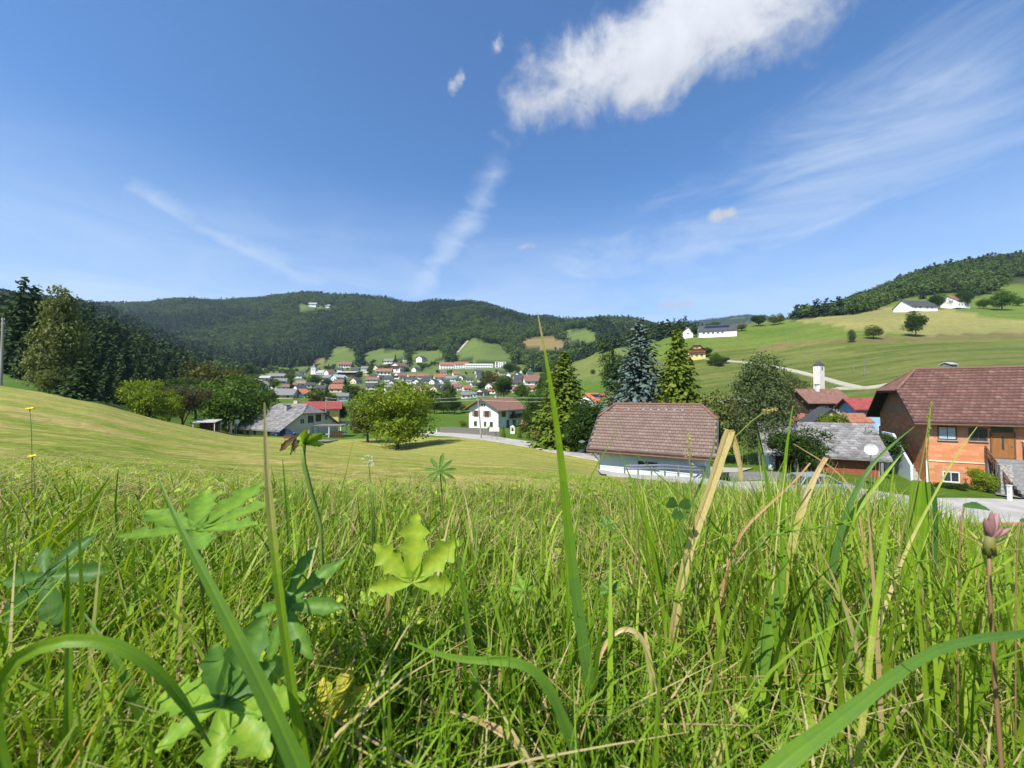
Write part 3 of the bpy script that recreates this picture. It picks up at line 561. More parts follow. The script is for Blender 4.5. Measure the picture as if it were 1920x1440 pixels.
plant('rust', 'beech_tree', 'broad tree with a rusty brown tinged crown below the spruce wood', 'tree', 398, 118, top=670, wid=1.0, dz=-1)
plant('larch', 'larch_tree', 'tall loose olive-brown tree rising in front of the dark spruces', 'tree', 108, 64, top=528, wid=0.72, rz=1.0)
plant('spruce_wide', 'spruce_tree', 'low broad dark spruce at the meadow edge, in front of the tall loose tree', 'tree', 152, 51, top=672, wid=1.9)
plant('olive', 'hedge_bush', 'dull olive bush under the tall loose olive-brown tree', 'bush', 92, 56, top=690, wid=1.0)
plant('round_dark', 'garden_tree', 'dark leafy tree behind the bright bush and the bronze tree', 'tree', 368, 100, top=700, wid=1.0)
plant('round_dark', 'garden_tree', 'dense dark tree between the cypress and the barn roof', 'tree', 1110, 55, top=742, wid=1.0)
plant('olive', 'garden_tree', 'olive tree mass right of the road cypress, below the orange roof', 'tree', 1150, 58, top=728, wid=1.0)
plant('bush_dark', 'garden_bush', 'dark bush along the road wall, left of the barn roof', 'bush', 1086, 56, top=780, wid=0.8)
plant('round_dark', 'garden_tree', 'dark tree left of the road cypress beside the white chalet', 'tree', 1012, 74, top=734, wid=0.9)
plant('round_green', 'garden_tree', 'leafy green tree with shade below, right of the white chalet', 'tree', 1028, 88, top=700, wid=0.9)
plant('spruce_wide', 'dark_conifer', 'dark narrow tree standing left of the blue-grey spruce', 'tree', 1150, 70, top=650, wid=0.9)
plant('round_dark', 'garden_tree', 'dark rounded tree on the slope beside the yellow and brown house', 'tree', 1160, 150, top=652, wid=0.7)
plant('olive', 'shrub', 'twiggy pale shrub in seed between the cypress and the willow-like tree', 'shrub', 1340, 45, top=722, wid=0.9)
plant('round_dark', 'shed_tree', 'low dark leafy tree growing against the grey shingled shed', 'tree', 1492, 34.5, top=795, wid=1.15)
plant('olive', 'garden_tree', 'green tree behind the willow-like tree, near the white tower', 'tree', 1482, 88, top=692, wid=0.9)
plant('bush', 'flowering_bush', 'cream flowering bush below the grey hipped house', 'bush', 1562, 47, top=762, wid=0.5)
plant('round_dark', 'garden_bush', 'dark bush between the grey shed and the brick house', 'bush', 1640, 37, top=800, wid=0.9)
plant('bush', 'juniper_bush', 'green shrub beside the steps of the brick house', 'bush', 1838, 31.4, top=872, wid=0.65)
for px, d, h in ((1755, 32.6, 0.5), (1775, 32.2, 0.6), (1797, 31.8, 0.65)):
    plant('bush_dark', 'low_shrub', 'low dark shrub growing along the foot of the brick wall', 'shrub', px, d, h=h, wid=1.1, group='shrubs along the brick wall')
G = 'conifers of the dark wood left of the valley'
# ---- wood left of the valley: every spruce on its own
r_ = random.Random(5)
edge_x, edge_y = [-40, 0, 20, 40, 62, 90, 140, 180, 230, 260, 300, 350, 400, 440, 470], [560, 575, 560, 532, 546, 570, 562, 576, 596, 618, 640, 662, 682, 696, 706]
spots = []
for row, (d0, dd, npx, drop) in enumerate(((70, 6, 46, 95), (84, 8, 40, 62), (104, 12, 36, 34), (130, 14, 30, 14), (160, 16, 24, 2))):
    px = 8
    while px < 445:
        px += r_.uniform(0.6, 1.35) * npx * 0.62
        spots.append((px, d0 + r_.uniform(0, dd) + max(0, px - 190) * 0.33, drop))
for px, d, drop in spots:
    top = np.interp(px, edge_x, edge_y) + drop + r_.uniform(-6, 10)
    if d * tz(top) - at(px, d).z < 4.5 or px > 450: continue
    h = d * tz(top) - at(px, d).z
    if h > 32: top += (h - 30) * F / d
    kd = 'spruce' if r_.random() < 0.7 else 'spruce_wide'; low = drop > 60
    lab = ('narrow' if kd == 'spruce' else 'broad') + ' dark spruce ' + ('at the front edge of the wood above the meadow' if low else 'deep in the dense wood left of the valley')
    plant(kd, 'spruce_tree', lab, 'tree', px, d, top=top, wid=r_.uniform(1.0, 1.35), group=lab.replace('spruce ', 'spruces '))
plant('spruce', 'spruce_tree', 'tallest pointed spruce at the top of the left wood', 'tree', 38, 80, top=518, wid=1.15)
plant('spruce', 'spruce_tree', 'second pointed spruce next to the tallest one of the left wood', 'tree', 61, 82, top=532, wid=1.15)
# ---- trees on the right-hand slope
for kind, nm, lab, px, py, top, wid in (
 ('round_dark', 'field_tree', 'dense upright dark bush-tree standing alone on the right-hand meadow', 1720, 632, 582, 0.75),
 ('olive', 'field_shrub', 'wide ragged shrub on the right-hand meadow strip', 1640, 636, 607, 1.25),
 ('willow', 'field_shrub', 'small grey-green shrub beside the wide ragged shrub on the slope', 1599, 642, 617, 0.9),
 ('round_dark', 'farm_tree', 'round dark tree at the end of the hilltop barn', 1762, 580, 549, 0.8),
 ('round_dark', 'farm_tree', 'tall dark tree right of the red-roofed hilltop farmhouse', 1813, 579, 540, 0.85),
 ('round_dark', 'farm_tree', 'smaller dark tree in front of the red-roofed hilltop farmhouse', 1795, 579, 556, 0.9),
 ('round_green', 'farm_tree', 'round tree standing free right of the hilltop farm', 1884, 582, 539, 0.95),
 ('round_green', 'farm_tree', 'small round tree between the hilltop farm and the free-standing tree', 1849, 579, 557, 0.95),
 ('round_green', 'farm_tree', 'small tree at the far end of the hilltop farm track', 1916, 574, 554, 1.0),
 ('round_dark', 'crest_tree', 'broad dark tree on the meadow crest beside the white farm', 1424, 612, 589, 1.2),
 ('olive', 'crest_tree', 'loose tree on the meadow crest, next to the broad dark one', 1453, 610, 588, 1.1),
 ('olive', 'crest_tree', 'loose thin tree ending the row on the meadow crest', 1466, 608, 585, 0.8),
 ('round_green', 'crest_tree', 'low tree behind the long roof of the white farm', 1340, 622, 600, 1.1),
 ('rust', 'farm_bush', 'brownish bush at the gable of the white farm', 1392, 621, 606, 1.3),
 ('round_dark', 'farm_tree', 'dark tree left of the white farm, by the small gabled house', 1306, 632, 611, 1.1),
 ('round_green', 'farm_bush', 'pale green bush below the white farm', 1317, 633, 618, 1.2),
 ('round_dark', 'garden_tree', 'round dark tree right of the yellow and brown hillside house', 1328, 668, 650, 1.1),
 ('round_green', 'garden_tree', 'spreading green tree below the yellow and brown hillside house', 1342, 686, 658, 1.1),
 ('rust', 'garden_bush', 'small yellowing tree below the hillside house', 1332, 686, 674, 1.2),
 ('round_dark', 'garden_bush', 'small dark tree on the lawn below the hillside house', 1350, 688, 670, 1.1),
 ('round_dark', 'garden_bush', 'round dark bush beside the hill track', 1361, 682, 668, 1.2)):
    p = hit(px, py, 60); plant(kind, nm, lab, 'bush' if 'bush' in nm or 'shrub' in nm else 'tree', px, p.y, top=top, wid=wid)
for px, py, top in ((1670, 566, 543), (1688, 563, 543), (1735, 561, 536), (1615, 577, 565), (1548, 594, 584)):
    p = hit(px, py, 200); plant('village_spruce', 'slope_tree', 'slender conifer in front of the hillside wood on the right', 'tree', px, p.y, top=top, wid=1.1, group='conifers at the edge of the right-hand wood')
# ------------------------------------------------------------------ far woods (one mass each): points with instanced trees
def far_tree_proto(name, conif, seed, m):
    r = np.random.default_rng(seed)
    if conif: d = conifer(1.0, 0.20, 9, 7, 0.085, seed, base=0.12, fill=3, asp=0.5)
    else: d = crown_decid(lobed(6, 0.34, 0.55, 0.42, seed), 46, 6, 0.075, seed, 0.16)
    return bpy.data.objects.new(name, np_mesh(name, d[0], [d[1]], m, d[2]))
FM_C = leaf_mat('far_conifer', [(0, (0.018, 0.040, 0.016)), (1, (0.050, 0.085, 0.032))], 0.1, 0.8, 0.35)
FM_D = leaf_mat('far_leaves', [(0, (0.040, 0.075, 0.016)), (1, (0.105, 0.155, 0.036))], 0.2, 0.8, 0.30)
FAR = [far_tree_proto('far_conifer_a', True, 61, FM_C), far_tree_proto('far_conifer_b', True, 62, FM_C), far_tree_proto('far_broadleaf_a', False, 63, FM_D), far_tree_proto('far_broadleaf_b', False, 64, FM_D)]
def instancer(name, pts, scale, idx, rot, protos, label, cat):
    me = bpy.data.meshes.new(name); me.vertices.add(len(pts)); me.vertices.foreach_set('co', np.asarray(pts, np.float32).ravel())
    for nm, arr, ty in (('sc', scale, 'FLOAT_VECTOR'), ('pick', idx, 'INT'), ('turn', rot, 'FLOAT')):
        a = me.attributes.new(nm, ty, 'POINT'); a.data.foreach_set('vector' if ty == 'FLOAT_VECTOR' else 'value', np.asarray(arr, np.int32 if ty == 'INT' else np.float32).ravel())
    o = link(name, me); ng = bpy.data.node_groups.new(name, 'GeometryNodeTree'); n, l = ng.nodes, ng.links
    ng.interface.new_socket('Geometry', in_out='INPUT', socket_type='NodeSocketGeometry'); ng.interface.new_socket('Geometry', in_out='OUTPUT', socket_type='NodeSocketGeometry')
    gi_, go = n.new('NodeGroupInput'), n.new('NodeGroupOutput'); iop = n.new('GeometryNodeInstanceOnPoints'); l.new(gi_.outputs[0], iop.inputs['Points'])
    jn = n.new('GeometryNodeJoinGeometry')
    for p in reversed(protos):
        oi = n.new('GeometryNodeObjectInfo'); oi.inputs[0].default_value = p; oi.inputs['As Instance'].default_value = True; l.new(oi.outputs['Geometry'], jn.inputs[0])
    l.new(jn.outputs[0], iop.inputs['Instance']); iop.inputs['Pick Instance'].default_value = True
    def na(nm, ty):
        q = n.new('GeometryNodeInputNamedAttribute'); q.data_type = ty; q.inputs[0].default_value = nm; return q.outputs[0]
    l.new(na('pick', 'INT'), iop.inputs['Instance Index']); l.new(na('sc', 'FLOAT_VECTOR'), iop.inputs['Scale'])
    cx = n.new('ShaderNodeCombineXYZ'); l.new(na('turn', 'FLOAT'), cx.inputs[2])
    er = n.new('FunctionNodeEulerToRotation'); l.new(cx.outputs[0], er.inputs[0]); l.new(er.outputs[0], iop.inputs['Rotation'])
    l.new(iop.outputs[0], go.inputs[0]); md = o.modifiers.new('scatter', 'NODES'); md.node_group = ng
    return tag(o, label, cat, kind='stuff')
def scatter_wood(name, label, ok, dens_step, box, hmin, hmax, conif=0.5, seed=3, maxn=40000, patch=220):
    r = np.random.default_rng(seed); (x0, x1, y0, y1) = box
    gx, gy = np.meshgrid(np.arange(x0, x1, dens_step), np.arange(y0, y1, dens_step)); x = gx.ravel() + r.uniform(-.48, .48, gx.size) * dens_step; y = gy.ravel() + r.uniform(-.48, .48, gx.size) * dens_step
    z = H(x, y); px, py = pix(x, y, z); h = hmin + (hmax - hmin) * r.random(len(x)); k = ok(px, py, x, y, z, h); x, y, z, h = x[k], y[k], z[k], h[k]
    if len(x) > maxn: q = r.choice(len(x), maxn, False); x, y, z, h = x[q], y[q], z[q], h[q]
    cn = (vnoise(x, y, patch, 8) + vnoise(x, y, patch / 4, 9) * 0.6 + 0.5 + r.normal(size=len(x)) * 0.12) < conif
    idx = np.where(cn, r.integers(0, 2, len(x)), r.integers(2, 4, len(x))); h = np.where(cn, h * 1.1, h * 0.85)
    w = h * (0.85 + 0.4 * r.random(len(x))) * np.where(cn, 1.15, 1.05)
    return instancer(name, np.stack([x, y, z - 0.4], -1), np.stack([w, w, h], -1), idx, r.uniform(0, 6.28, len(x)), FAR, label, 'wood')
open_ = CLEAR + BROWN + FIELD
low_lim = lambda px: np.interp(px, [150, 400, 450, 480, 530, 600, 620, 680, 760, 850, 985, 1000, 1060, 1100, 1200, 1260], [690, 690, 696, 690, 690, 686, 688, 688, 679, 679, 684, 700, 702, 676, 655, 650])
def ok_hill(px, py, x, y, z, h):
    k = (y > 500) & (y < 1650) & (px > 120) & (px < 1330) & (py < low_lim(px))
    for f in (0, .5, .95):
        a, b = pix(x, y, z + h * f); k &= ~anypoly(a + vnoise(x, y, 30, 41) * 10, b + vnoise(x, y, 30, 42) * 7, open_)
    return k
scatter_wood('hillside_wood', 'dark mixed forest covering the long hill behind the village', ok_hill, 9.5, (-1750, 800, 500, 1650), 14, 25, 0.50)
def ok_right(px, py, x, y, z, h):
    return (y > 250) & (y < 640) & (px > 1465) & (inpoly(px, py, FOREST_R) | ((py < 560) & (px > 1880) & (y > 430)) | ((y > 480) & (px > 1560)))
scatter_wood('slope_wood', 'dark wood along the crest of the right-hand slope', ok_right, 7.0, (180, 1000, 250, 640), 9, 16, 0.38, 4)
def ok_left(px, py, x, y, z, h): return (px > -260) & (px < 470) & (y > 175) & (y < 560) & (py < np.interp(px, [-260, 0, 200, 330, 470], [690, 665, 690, 705, 715]))
scatter_wood('valley_side_wood', 'dark spruce slope rising behind the left-hand wood', ok_left, 8.0, (-800, -100, 170, 560), 14, 22, 0.75, 5)
def ok_far(px, py, x, y, z, h): return (y > 2600) & (px > 1180) & (px < 1620) & (vnoise(x, y, 260, 12) < 0.22)
scatter_wood('distant_hill_wood', 'bluish wooded hill far away beyond the white farm', ok_far, 24, (700, 3200, 2600, 4000), 16, 24, 0.5, 6)
def ok_mid(px, py, x, y, z, h):
    k = (y > 220) & (y < 640) & (px > 990) & (px < 1300) & (((py < np.interp(px, [990, 1060, 1110, 1165, 1300], [690, 690, 668, 652, 640])) & (py > 600)))
    for f in (0, .5, .95):
        a, b = pix(x, y, z + h * f); k &= ~anypoly(a, b, open_)
    return k
scatter_wood('spur_wood', 'darker wood behind the green spur left of the blue spruce', ok_mid, 7.5, (20, 320, 330, 640), 10, 17, 0.55, 7)

# ------------------------------------------------------------------ houses
M_WHITE = mat('white_render', (0.78, 0.77, 0.74), 0.9, (0.70, 0.69, 0.66), 1.2, 6, 0.15, 25)
M_CREAM = mat('cream_render', (0.66, 0.58, 0.42), 0.9, (0.55, 0.47, 0.33), 1.0, 6, 0.15, 25)
M_YELLOW = mat('yellow_render', (0.70, 0.52, 0.17), 0.9, (0.60, 0.44, 0.14), 1.0, 6)
M_BLUEW = mat('blue_render', (0.26, 0.42, 0.60), 0.9, (0.22, 0.37, 0.54), 1.0, 6)
M_PALEB = mat('pale_blue_render', (0.62, 0.70, 0.74), 0.9, (0.54, 0.63, 0.67), 1.0, 6)
M_PINKW = mat('pale_render', (0.70, 0.62, 0.58), 0.9, (0.62, 0.55, 0.50), 1.0, 6)
M_WOOD = mat('dark_timber', (0.085, 0.045, 0.024), 0.8, (0.050, 0.028, 0.016), 5, 5, 0.3, 20, sc=(1, 1, 0.15))
M_WOODR = mat('red_timber', (0.26, 0.080, 0.040), 0.8, (0.20, 0.060, 0.032), 5, 5, 0.3, 20)
M_WOODO = mat('orange_timber', (0.42, 0.17, 0.06), 0.8, (0.32, 0.13, 0.05), 5, 5)
M_GREYW = mat('weathered_timber', (0.20, 0.185, 0.17), 0.9, (0.12, 0.11, 0.10), 4, 6, 0.4, 18, sc=(1, 1, 0.15))
M_GLASS = mat('window_glass', (0.030, 0.036, 0.045), 0.08, (0.05, 0.055, 0.06), 0.6, 2, spec=0.6)
M_FRAME = mat('window_frame', (0.72, 0.71, 0.68), 0.6)
M_BFRAME = mat('brown_frame', (0.15, 0.075, 0.04), 0.6)
M_CONC = mat('concrete', (0.36, 0.35, 0.33), 0.92, (0.27, 0.26, 0.25), 2.0, 7, 0.3, 25)
M_METAL = mat('zinc', (0.32, 0.33, 0.35), 0.45, metal=0.8)
M_SOLAR = mat('solar_panel', (0.012, 0.018, 0.05), 0.12, spec=0.6)
def roofmat(name, c, c2=None): return mat(name, c, 0.85, c2 or tuple(v * 0.62 for v in c), 2.2, 8, 0.5, 14)
R_RED = roofmat('roof_red_metal', (0.30, 0.062, 0.054)); R_BROWN = roofmat('roof_brown', (0.22, 0.115, 0.085)); R_RBROWN = roofmat('roof_red_brown', (0.33, 0.135, 0.080)); R_ORANGE = roofmat('roof_orange', (0.66, 0.17, 0.055))
R_GREY = roofmat('roof_grey', (0.21, 0.205, 0.205)); R_DARK = roofmat('roof_slate', (0.070, 0.072, 0.080)); R_LIGHT = roofmat('roof_pale_grey', (0.42, 0.42, 0.42)); R_TERRA = roofmat('roof_terracotta', (0.31, 0.135, 0.085))
class House:
    """x along the ridge, front faces -y; origin at the middle of the base"""
    def __init__(s, name, label, loc, rz, L, W, he, pitch, wall, roof, hip=0.0, ov=0.7, og=0.6, cat='house', group=None, flat=False, th=0.18, sink=1.5, roof_parts=True):
        s.t = thing(name, label, cat, loc, rz, group); s.L, s.W, s.he, s.tp = L, W, he, math.tan(math.radians(pitch)); s.th = th
        s.zr = he + s.tp * W / 2; s.ov, s.og = ov, og; s.flat = flat
        hx, hy = L / 2, W / 2; s.zh = s.zr - hip * (s.zr - he); yh = (s.zr - s.zh) / s.tp if not flat else 0
        mb = MB()
        if flat: mb.box(-hx, hx, -hy, hy, -sink, he)
        elif hip > 0:
            e = [(-hy, -sink), (hy, -sink), (hy, he), (yh, s.zh), (-yh, s.zh), (-hy, he)]; n = 6
            mb.add([(-hx, y, z) for y, z in e] + [(hx, y, z) for y, z in e], [tuple(range(n - 1, -1, -1)), tuple(range(n, 2 * n))] + [(i, (i + 1) % n, (i + 1) % n + n, i + n) for i in range(n)])
        else:
            e = [(-hy, -sink), (hy, -sink), (hy, he), (0, s.zr), (-hy, he)]; n = 5
            mb.add([(-hx, y, z) for y, z in e] + [(hx, y, z) for y, z in e], [tuple(range(n - 1, -1, -1)), tuple(range(n, 2 * n))] + [(i, (i + 1) % n, (i + 1) % n + n, i + n) for i in range(n)])
        s.wall = mb.build('wall', wall, s.t)
        up = th + 0.01
        mb = MB()
        if flat: mb.box(-hx - og, hx + og, -hy - ov, hy + ov, he + 0.003, he + 0.35)
        else:
            a = hx + og; ye = hy + ov; ze = s.zr - s.tp * ye + up; zr = s.zr + up; zh = s.zh + up; b = a - (yh * 0.9 if hip else 0)
            for sg in (-1, 1):
                if hip: P = [(-a, sg * ye, ze), (a, sg * ye, ze), (a, sg * yh, zh), (b, 0, zr), (-b, 0, zr), (-a, sg * yh, zh)]
                else: P = [(-a, sg * ye, ze), (a, sg * ye, ze), (a, 0, zr), (-a, 0, zr)]
                mb.slab(P if sg < 0 else P[::-1], th)
            if hip:
                for sg in (-1, 1):
                    P = [(sg * a, -yh, zh), (sg * a, yh, zh), (sg * b, 0, zr)]; mb.slab(P if sg > 0 else P[::-1], th)
        s.roof = mb.build('roof', roof, s.t); s.a = hx + og
    def S(s, side, al, z, out):                  # point on a wall
        hx, hy = s.L / 2, s.W / 2
        return {'f': Matrix.Translation((al, -hy - out, z)), 'b': Matrix.Translation((-al, hy + out, z)) @ Matrix.Rotation(math.pi, 4, 'Z'),
                'l': Matrix.Translation((-hx - out, -al, z)) @ Matrix.Rotation(-math.pi / 2, 4, 'Z'), 'r': Matrix.Translation((hx + out, al, z)) @ Matrix.Rotation(math.pi / 2, 4, 'Z')}[side]
    def win(s, side, al, z, w=1.1, h=1.2, frame=None, shut=None, bars=True, sill=True, name='window'):
        M = s.S(side, al, z, 0.0); f = frame or M_FRAME; k = 0.07
        fr = MB()
        for (x0, x1, z0, z1) in ((-w/2-k, w/2+k, h, h+k), (-w/2-k, w/2+k, -k, 0), (-w/2-k, -w/2, 0, h), (w/2, w/2+k, 0, h)): fr.box(x0, x1, -0.05, 0.02, z0, z1, M)
        if bars: fr.box(-0.025, 0.025, -0.035, 0.02, 0, h, M)
        o = fr.build(name, f, s.t); MB().box(-w/2, w/2, -0.015, 0.03, 0, h, M).build('pane', M_GLASS, o)
        if sill: MB().box(-w/2-0.12, w/2+0.12, -0.14, 0.0, -0.13, -k-0.003, M).build('sill', M_CONC, o)
        if shut:
            for sg in (-1, 1):
                x = sg * (w * 0.75 + k + 0.02); MB().box(x - w * 0.25, x + w * 0.25, -0.06, -0.012, -0.03, h + 0.03, M).build('shutter', shut, o)
        return o
    def door(s, side, al, w=1.0, h=2.1, m=None, z=0.0):
        M = s.S(side, al, z, 0.0); d = MB().box(-w/2, w/2, -0.045, 0.02, 0, h, M).build('door', m or M_BFRAME, s.t)
        fr = MB()
        for (x0, x1, z0, z1) in ((-w/2-.09, -w/2-.004, 0, h+.09), (w/2+.004, w/2+.09, 0, h+.09), (-w/2, w/2, h+.004, h+.09)): fr.box(x0, x1, -0.075, 0.02, z0, z1, M)
        fr.build('frame', M_BFRAME, d); MB().box(w/2-.16, w/2-.1, -0.11, -0.046, h*.46, h*.5, M).build('handle', M_METAL, d); return d
    def chimney(s, al, y, w=0.6, up=1.0, m=None):
        z0 = s.zr - s.tp * abs(y) - 0.4 if not s.flat else s.he; z1 = s.zr + up if not s.flat else s.he + 1.2
        c = MB().box(al - w/2, al + w/2, y - w/2, y + w/2, z0, z1).build('chimney', m or M_CONC, s.roof)
        MB().box(al - w/2 - .08, al + w/2 + .08, y - w/2 - .08, y + w/2 + .08, z1 + 0.002, z1 + .1).build('chimney_cap', R_DARK, s.roof); return c
    def balcony(s, side, al, z, w, dep=1.2, m=None, flowers=False):
        M = s.S(side, al, z, 0.0); m = m or M_WOOD; b = MB().box(-w/2, w/2, -dep, 0, -.16, 0, M).build('balcony', m, s.t)
        n = max(4, int(w / 0.22)); bal = MB()
        for i in range(n + 1): x = -w/2 + w * i / n; bal.box(x - .07, x + .07, -dep, -dep + .04, .003, .92, M)
        for sg in (-1, 1):
            for i in range(5): y = -dep + .12 + i * dep / 6; bal.box(sg * w/2 - (.05 if sg > 0 else 0), sg * w/2 + (.05 if sg < 0 else 0), y - .07, y + .07, .003, .92, M)
        bal.build('railing', m, b); MB().box(-w/2 - .05, w/2 + .05, -dep - .03, -dep + .08, .925, 1.0, M).build('handrail', m, b)
        if flowers:
            c = rng.uniform((-w/2, -dep - .25, .75), (w/2, -dep - .02, 1.2), (160, 3)); c = np.array([M @ Vector(p) for p in c])
            v, f, t = quads_leaves(c, rng.normal(size=(160, 3)), np.full(160, .10)); tag(link('flower_box', np_mesh('flower_box', v, [f], leaf_mat('geraniums', [(0, (0.05, 0.10, 0.02)), (0.45, (0.06, 0.12, 0.02)), (0.5, (0.45, 0.03, 0.03)), (1, (0.55, 0.06, 0.05))]), t), b), None)
        return b
    def solar(s, x0, x1, y0, y1):
        """panel block on the front slope, y0..y1 measured from the ridge down the plan"""
        up = s.th + 0.09; z = lambda y: s.zr - s.tp * y + up
        return MB().slab([(x0, -y1, z(y1)), (x1, -y1, z(y1)), (x1, -y0, z(y0)), (x0, -y0, z(y0))], 0.06).build('solar_panel', M_SOLAR, s.t)
    def gutter(s, side=-1, m=None):
        ye = (s.W / 2 + s.ov + 0.07) * side; z = s.zr - s.tp * abs(ye) + 0.06
        return MB().tube([(-s.a, ye, z), (s.a, ye, z)], 0.075, 8).build('gutter', m or M_METAL, s.roof)
# ------------------------------------------------------------------ near buildings
def tile_cover(house, rowl, colw, material, sides=(-1,), seed=0, lift=0.012, name='tile_cover', rag=0.0, gap=-0.03, var=.22):
    """overlapping roof tiles joined into one cover: each tile lies tilted, its lower edge proud of the row below"""
    r = np.random.default_rng(seed); h = house; a = h.a; ye = h.W / 2 + h.ov; zr = h.zr + h.th + 0.01; cosp = 1 / math.sqrt(1 + h.tp ** 2); SL = ye / cosp
    hipd = (h.zr - h.zh) / h.tp / cosp if h.zh < h.zr else 0; b = a - (hipd * cosp * 0.9 if hipd else 0)
    V, T = [], []
    for sg in sides:
        for i in range(int(SL / rowl) + 1):
            s0, s1 = i * rowl, min((i + 1) * rowl, SL) - gap; n = int(2 * a / colw) + 1; x = -a + np.arange(n) * colw + (0.5 * colw if i % 2 else 0)
            lim = a if not hipd else np.interp((s0 + s1) / 2, [0, hipd], [b, a]); k = (x > -lim - 0.02) & (x + colw < lim + colw * 0.5); x = x[k]
            if not len(x): continue
            m = len(x); e = r.uniform(-rag, rag, m); x1 = np.minimum(x + colw * 0.93, a)
            up0, up1 = lift, lift + 0.035 + r.uniform(0, 0.008, m)
            def P(xx, s, up):
                y = sg * s * cosp; z = zr - np.asarray(s) * cosp * h.tp + np.asarray(up) ; return np.stack([xx, np.broadcast_to(y, xx.shape), np.broadcast_to(z, xx.shape)], -1)
            xm = (x + x1) / 2
            q = [P(x, s0, up0), P(xm, s0, up0 + .012), P(x1, s0, up0), P(x1, s1 + e, up1), P(xm, s1 + e, up1 + .022), P(x, s1 + e, up1), P(x, s1 + e, up1 - .045), P(x1, s1 + e, up1 - .045)]
            V.append(np.stack(q, 1)); T.append(np.clip(r.normal(0.5, var, m), 0, 1))
    V = np.concatenate(V); T = np.concatenate(T); n = len(V); o = (np.arange(n) * 8)[:, None]
    fq = np.concatenate([o + np.array([0, 5, 4, 1]), o + np.array([1, 4, 3, 2]), o + np.array([5, 6, 7, 3])]); 
    me = np_mesh(name, V.reshape(-1, 3), [fq], material, np.tile(T, 3))
    return tag(link(name, me, house.roof), kind='stuff')
def tile_mat(name, stops, rough=0.75):
    m = leaf_mat(name, stops, 0.0, rough, 0.0, noise=0.5, nscale=1.3); return m
def brick_cover(house, side, along0, along1, z0, z1, bw, bh, holes, material, name='brick_course_face'):
    r = np.random.default_rng(3); V, T = [], []; row = 0; z = z0
    while z + bh <= z1 + 0.01:
        x = along0 - (bw / 2 if row % 2 else 0)
        while x < along1:
            xa, xb = max(x, along0), min(x + bw - 0.014, along1); cz = z + bh / 2
            if xb - xa > 0.05 and not any(xa < hx1 and xb > hx0 and z < hz1 and z + bh > hz0 for hx0, hx1, hz0, hz1 in holes):
                M = house.S(side, 0, 0, 0); d = 0.0025 + r.uniform(0, 0.002); za, zb = z, z + bh - 0.011
                P = [(xa, 0, za), (xb, 0, za), (xb, 0, zb), (xa, 0, zb), (xa, -d, za), (xb, -d, za), (xb, -d, zb), (xa, -d, zb)]; V.append([tuple(M @ Vector(p)) for p in P]); T.append(r.random())
            x += bw
        z += bh; row += 1
    V = np.array(V); n = len(V); o = (np.arange(n) * 8)[:, None]; F_ = [[4, 5, 6, 7], [0, 1, 5, 4], [3, 7, 6, 2], [0, 4, 7, 3], [1, 2, 6, 5]]
    fq = np.concatenate([o + np.array(q) for q in F_]); return tag(link(name, np_mesh(name, V.reshape(-1, 3), [fq], material, np.tile(np.array(T), 5)), house.wall), kind='stuff')
def ridge_cap(h, m, name='ridge_tile', step=0.4):
    yh = (h.zr - h.zh); b = h.a - (yh / h.tp * 0.9 if yh > 0.01 else 0); z = h.zr + h.th + 0.05; n = int(2 * b / step)
    me = MB().tube([(0, 0, 0), (step * 1.04, 0, 0.012)], [0.12, 0.135], 8).mesh(name, m)
    for i in range(n): link(name, me, h.roof, (-b + i * step, 0, z))
    if yh > 0.01:
        for sx in (-1, 1):
            for sy in (-1, 1):
                p, q = Vector((sx * b, 0, z)), Vector((sx * h.a, sy * yh / h.tp, h.zh + h.th + 0.05)); MB().tube([p, q], [0.11, 0.12], 8).build('hip_ridge', m, h.roof)

def hip_cover(h, m):
    yh = (h.zr - h.zh) / h.tp; b_ = h.a - yh * 0.9; up = h.th + 0.01
    for sg in (-1, 1):
        P = [(sg * (h.a + .02), -yh, h.zh + up + .03), (sg * (h.a + .02), yh, h.zh + up + .03), (sg * b_, 0, h.zr + up + .05)]; MB().slab(P if sg > 0 else P[::-1], .025).build('hip_face', m, h.roof)
R_GAPSHADE = roofmat('roof_gap_shade', (0.055, 0.036, 0.030))  # dark roof base seen through tile gaps, painted shade for the row lines
# --- brown tiled barn below the meadow
T_GAR = tile_mat('tiles_barn', [(0, (0.130, 0.086, 0.068)), (0.5, (0.188, 0.130, 0.105)), (1, (0.265, 0.195, 0.160))])
g = House('tiled_barn', 'pale barn with a big brown tiled half-hipped roof and strip window', (12.85, 34.3, -8.0), math.radians(-30), 8.1, 7.2, 3.95, 39.5, M_PALEB, R_GAPSHADE, hip=0.38, ov=0.9, og=0.8, cat='barn')
tile_cover(g, 0.36, 0.30, T_GAR, (-1, 1), 4, gap=.06, var=.09); ridge_cap(g, R_BROWN); hip_cover(g, R_BROWN); g.gutter(-1, M_BFRAME)
for x in (-0.1,): g.win('f', x, 2.15, 1.5, 0.45, bars=True)
MB().box(-4.12, 4.12, -3.64, -3.603, 1.9, 2.02).build('wall_band', M_WHITE, g.t); MB().box(-4.12, 4.12, -3.65, -3.603, -1.0, 1.55).build('plinth', M_WHITE, g.t)
for sx in (-1, 1):                               # barge boards on the gable slopes
    z = lambda y: g.zr + g.th - g.tp * abs(y)
    for sy in (-1, 1): MB().slab([(sx * (g.a + .012), sy * 4.5, z(4.5) + .03), (sx * (g.a + .10), sy * 4.5, z(4.5) + .03), (sx * (g.a + .10), sy * 1.4, z(1.4) + .03), (sx * (g.a + .012), sy * 1.4, z(1.4) + .03)][::sx * sy], 0.26).build('barge_board', R_DARK, g.roof)
